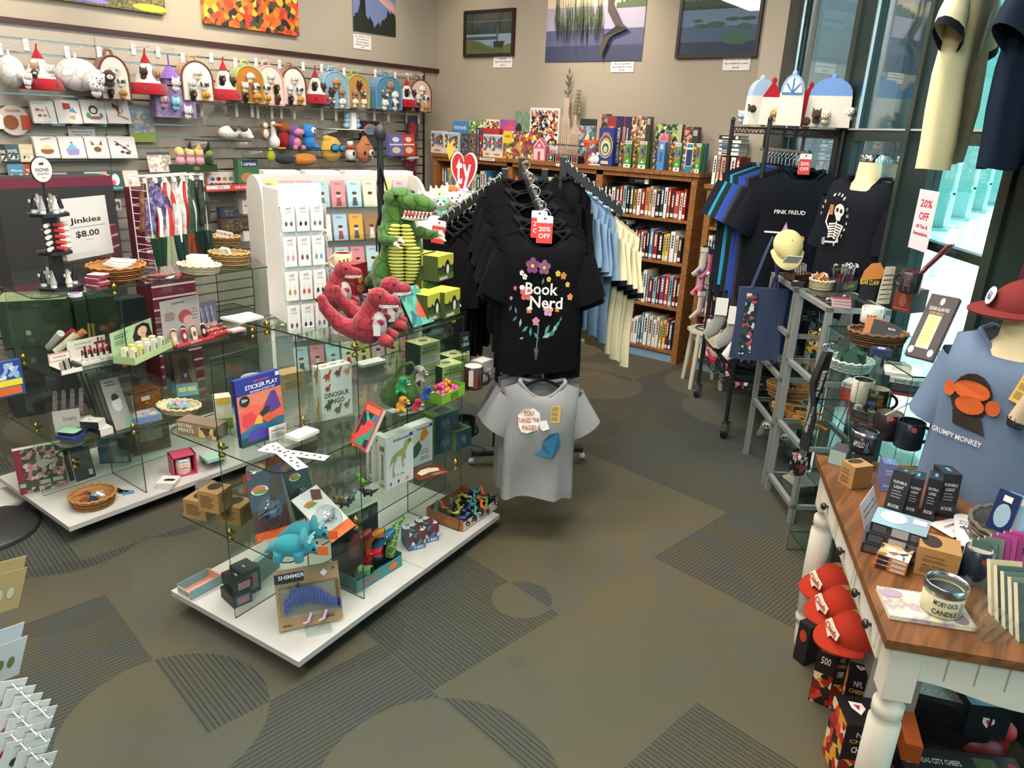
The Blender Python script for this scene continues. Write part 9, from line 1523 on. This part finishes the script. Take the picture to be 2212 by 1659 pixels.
for i,(p1,p2,d_,top,c_,tc,lb) in enumerate((((2078,1590),(2170,1600),.14,(2070,1510),'#1b2226','#5a8290','black cube box with a glossy blue grey lid under the table'),((1960,1535),(2010,1540),.1,(1965,1450),'#22305a','#3a5a66','dark blue game box behind the game tins'),((1930,1700),(1968,1710),.14,.16,'#c9602c','#c9602c','orange game box beside the front table leg'),((1845,1445),(1905,1460),.15,.1,'#b9b4b0','#c2bdb8','plain white carton under the red caps'))):pack('game_box',lb,'box',0 if i else .1,p1,p2,d_,top,c_,topc=tc,r=.3,T=AR(.4,.4,.1) if i==0 else(),F=AR(.5,.5,.15) if i<3 else())
q=G(2115,1610,.05);b=M();b.ell((0,0,.05),(.07,.045,.045),mat('#6a1f22',.5));b.ell((.06,.02,.11),(.03,.03,.03),mat('#a82a2c',.6));b.box(-.03,.02,0,.08,.05,.12,mat('#a82028'));b.obj('football_toy',None,(q.x,q.y,.0),.3,'dark red toy football in front of the cube box','toy');
for i in range(8):pack('dvd_case',f'dark shining case, {ORD[i]} from the left of the leaning row behind the caps','case',0,(1770+9*i,1275-6*i),(1800+9*i,1290-6*i),.012,.13,'#22252d',lean=.5,r=.15,F=[('l',.1,.8,.5,.92,2,'#8a8f9a')],sidec='#3a4a66') if False else pk('disc_case',f'dark shining case, {ORD[i]} in the leaning row behind the red caps','case',G(1778,1270,.3)+Vector((.018*i,.02*i,0)),.1,math.atan2(tu.y,tu.x)+.5,.13,.012,'#22252d',lean=.5,r=.15,F=[('l',.1,.8,.5,.92,2,'#8a8f9a')])
pk('cap_box','black carton under the table holding the leaning cases','box',G(1778,1285,.0)+Vector((0,0,0)),.3,math.atan2(tu.y,tu.x)+.45,.29,.25,'#22201f');pk('cap_box','pale grey carton under the table that carries the red caps','box',G(1812,1290,.32)-tu*.02+Vector((.05,0,-.32)),.3,math.atan2(tu.y,tu.x),.33,.14,'#a9a49e')
def lgc(o,s):b=M(frame_((0,-s*1.14,s*.32),(1,0,0),(0,.3,.95),(0,-.95,.3)));b.prism([(-.5*s,.1*s),(-.3*s,.42*s),(.1*s,.3*s),(.5*s,.25*s),(.5*s,-.05*s),(.1*s,-.12*s),(.0,-.3*s),(-.25*s,-.15*s)],0,.003,mat('#dcd2b8'));b.T=b.T @ Matrix.Translation((0,0,.004));b.text('Chiefs',0,.1*s,.8*s,.26*s,mat('#a8242c'));b.obj('emblem',o)
for i,(x,y,z) in enumerate(((1812,1260,.36),(1828,1312,.37),(1855,1368,.38))):
 q=G(x,y,z);cap(f'red cap lettered Chiefs with a tan mesh back, {["farthest","middle","nearest"][i]} of three',q,face(x,y)-.95,.074,'#962b1b','#8a7648',lgc,(.15,.1))
 # -- the near left corner
def disc(label,px,r,c,z=.02):q=G(*px,0);b=M();b.lathe([(r,0),(r,z),(r*.97,z+.004),(.02,z+.01)],mat(c,.4),n=40);b.tube([(0,0,z),(0,0,1.2)],.012,mat(c,.4),10);b.obj('spinner_base',None,(q.x,q.y,0),0,label,'display stand')
disc('round white base of a spinner stand at the left edge',(-20,1080),.16,'#c9c5bd');disc('round black base of a spinner stand at the left edge',(-30,1150),.2,'#2a2a2c')
for i in range(13):
 x,y=((18,1500),(36,1516),(52,1532),(70,1546),(84,1560),(20,1560),(40,1578),(58,1596),(78,1610),(16,1610),(36,1628),(60,1648),(84,1660))[i];q=AT(x,y,1.75-.004*i);b=M();b.box(-.032,0,-.07,.032,.0015,.035,mat('#d3d1cf',.5));b.T=frame_((-.032,-.0005,-.07),(1,0,0),(0,0,1),(0,-1,0));deco(b,[('e',.5,.48,.16,.1,['#26242a','#b0305a','#3a3c30','#26242a'][i%4]),('t','CITY OF TRENT',.5,.2,.75,.06,'#44444a'),('r',.3,.84,.7,.86,'#8a8a8e')],.064,.105);b.T=Matrix()
 o=b.obj('earring_card',None,q,(.1,.45,face(30,1550)+.35),f'pale earring card at the bottom left corner, {ORD[i]} of the overlapping cards','earring card','earring cards at the bottom left corner');b=M();b.tube([(0,.0,.025),(0,-.03,.025),(0,-.036,.034)],.0016,WHT,6);b.obj('peg',o)
for i,(x,y,c_,e_) in enumerate(((8,1255,'#b59a6a','#8a6a3c'),(10,1280,'#b59a6a','#c9c3b5'),(5,1400,'#c9cdd2','#3a3c44'),(12,1430,'#c9cdd2','#6a7a4a'))):
 q=AT(x,y,2.0);b=M();b.box(-.05,0,-.055,.05,.0015,.055,mat(c_,.6));b.T=frame_((-.05,-.0005,-.055),(1,0,0),(0,0,1),(0,-1,0));deco(b,[('e',.35,.45,.1,.14,e_),('e',.65,.45,.1,.14,e_)],.1,.11);b.obj('earring_card',None,q,(.15,.3,face(10,1300)+.6),f'{["tan card with dangling earrings","tan card with pale earrings","pale card with dark pins","pale card with green pins"][i]} at the left edge of the shop','earring card')
q=AT(12,815,3.3);b=M();b.box(-.06,0,-.08,.06,.02,.06,mat('#26468a',.3));b.T=frame_((-.06,-.0005,-.08),(1,0,0),(0,0,1),(0,-1,0));deco(b,[('r',.1,.5,.9,.95,pat(['#8fa9c9','#26468a','#c9c6cf'],60)),('r',.05,.3,.95,.48,'#d9c93a'),('r',.1,.05,.9,.28,'#c9602c')],.12,.14);b.obj('toy_tin',None,q,face(12,815)+.3,'blue and yellow hanging toy pack at the left edge','toy pack')
q=AT(2232,620,2.6);b=M();b.tube([(0,0,.12),(0,0,-.05),(.01,0,-.12)],[.035,.045,.01],fabric('#4a2436'),12,flat=.4);o=b.obj('knit_sock',None,q,face(2200,600),'maroon RAD DAD socks hanging at the right edge','socks');b=M(frame_((0,-.024,.05),(1,0,0),(0,0,1),(0,-1,0)));b.text('RAD',0,.01,.04,.018,WHT);b.text('DAD',0,-.014,.04,.018,WHT);b.obj('lettering',o)
q=AT(2222,890,2.4);b=M();b.tube([(0,0,.05),(-.02,0,-.03)],[.02,.025],fabric('#b9a088'),12);b.tube([(-.02,0,-.03),(-.025,-.01,-.05)],[.026,.018],BLK,10);b.obj('foot_shaped_toy',None,q,0,'pair of soft doll feet with black shoes at the right edge','toy')
# -- labels: likes that share a colour are told apart by their place
BY={}
for o in bpy.data.objects:
 if o.parent is None and 'label' in o:
  t=o['label']
  for a_,b_ in((' from the bottom of the stack on ',' up in the stack on '),(' from the bottom of the ',' up in the '),('the upright white books on the','white books of the'),(' folded shirt',' shirt'),('with a round badge resting on the form above','with a round badge above'),('with a burgundy top edge at the far left behind','with burgundy top behind'),('with a domed blue roof and dog heads, right end','with domed blue roof, right end')):
   if len(t.split())>15:t=t.replace(a_,b_)
  o['label']=t;BY.setdefault(t,[]).append(o)
for t,L_ in BY.items():
 if len(L_)>1:
  L_.sort(key=lambda o:(o.location-EYE).dot(rt)/(o.location-EYE).dot(fw))
  for k,o in enumerate(L_):o['label']=f'{t}, {ORD[k]} from left'
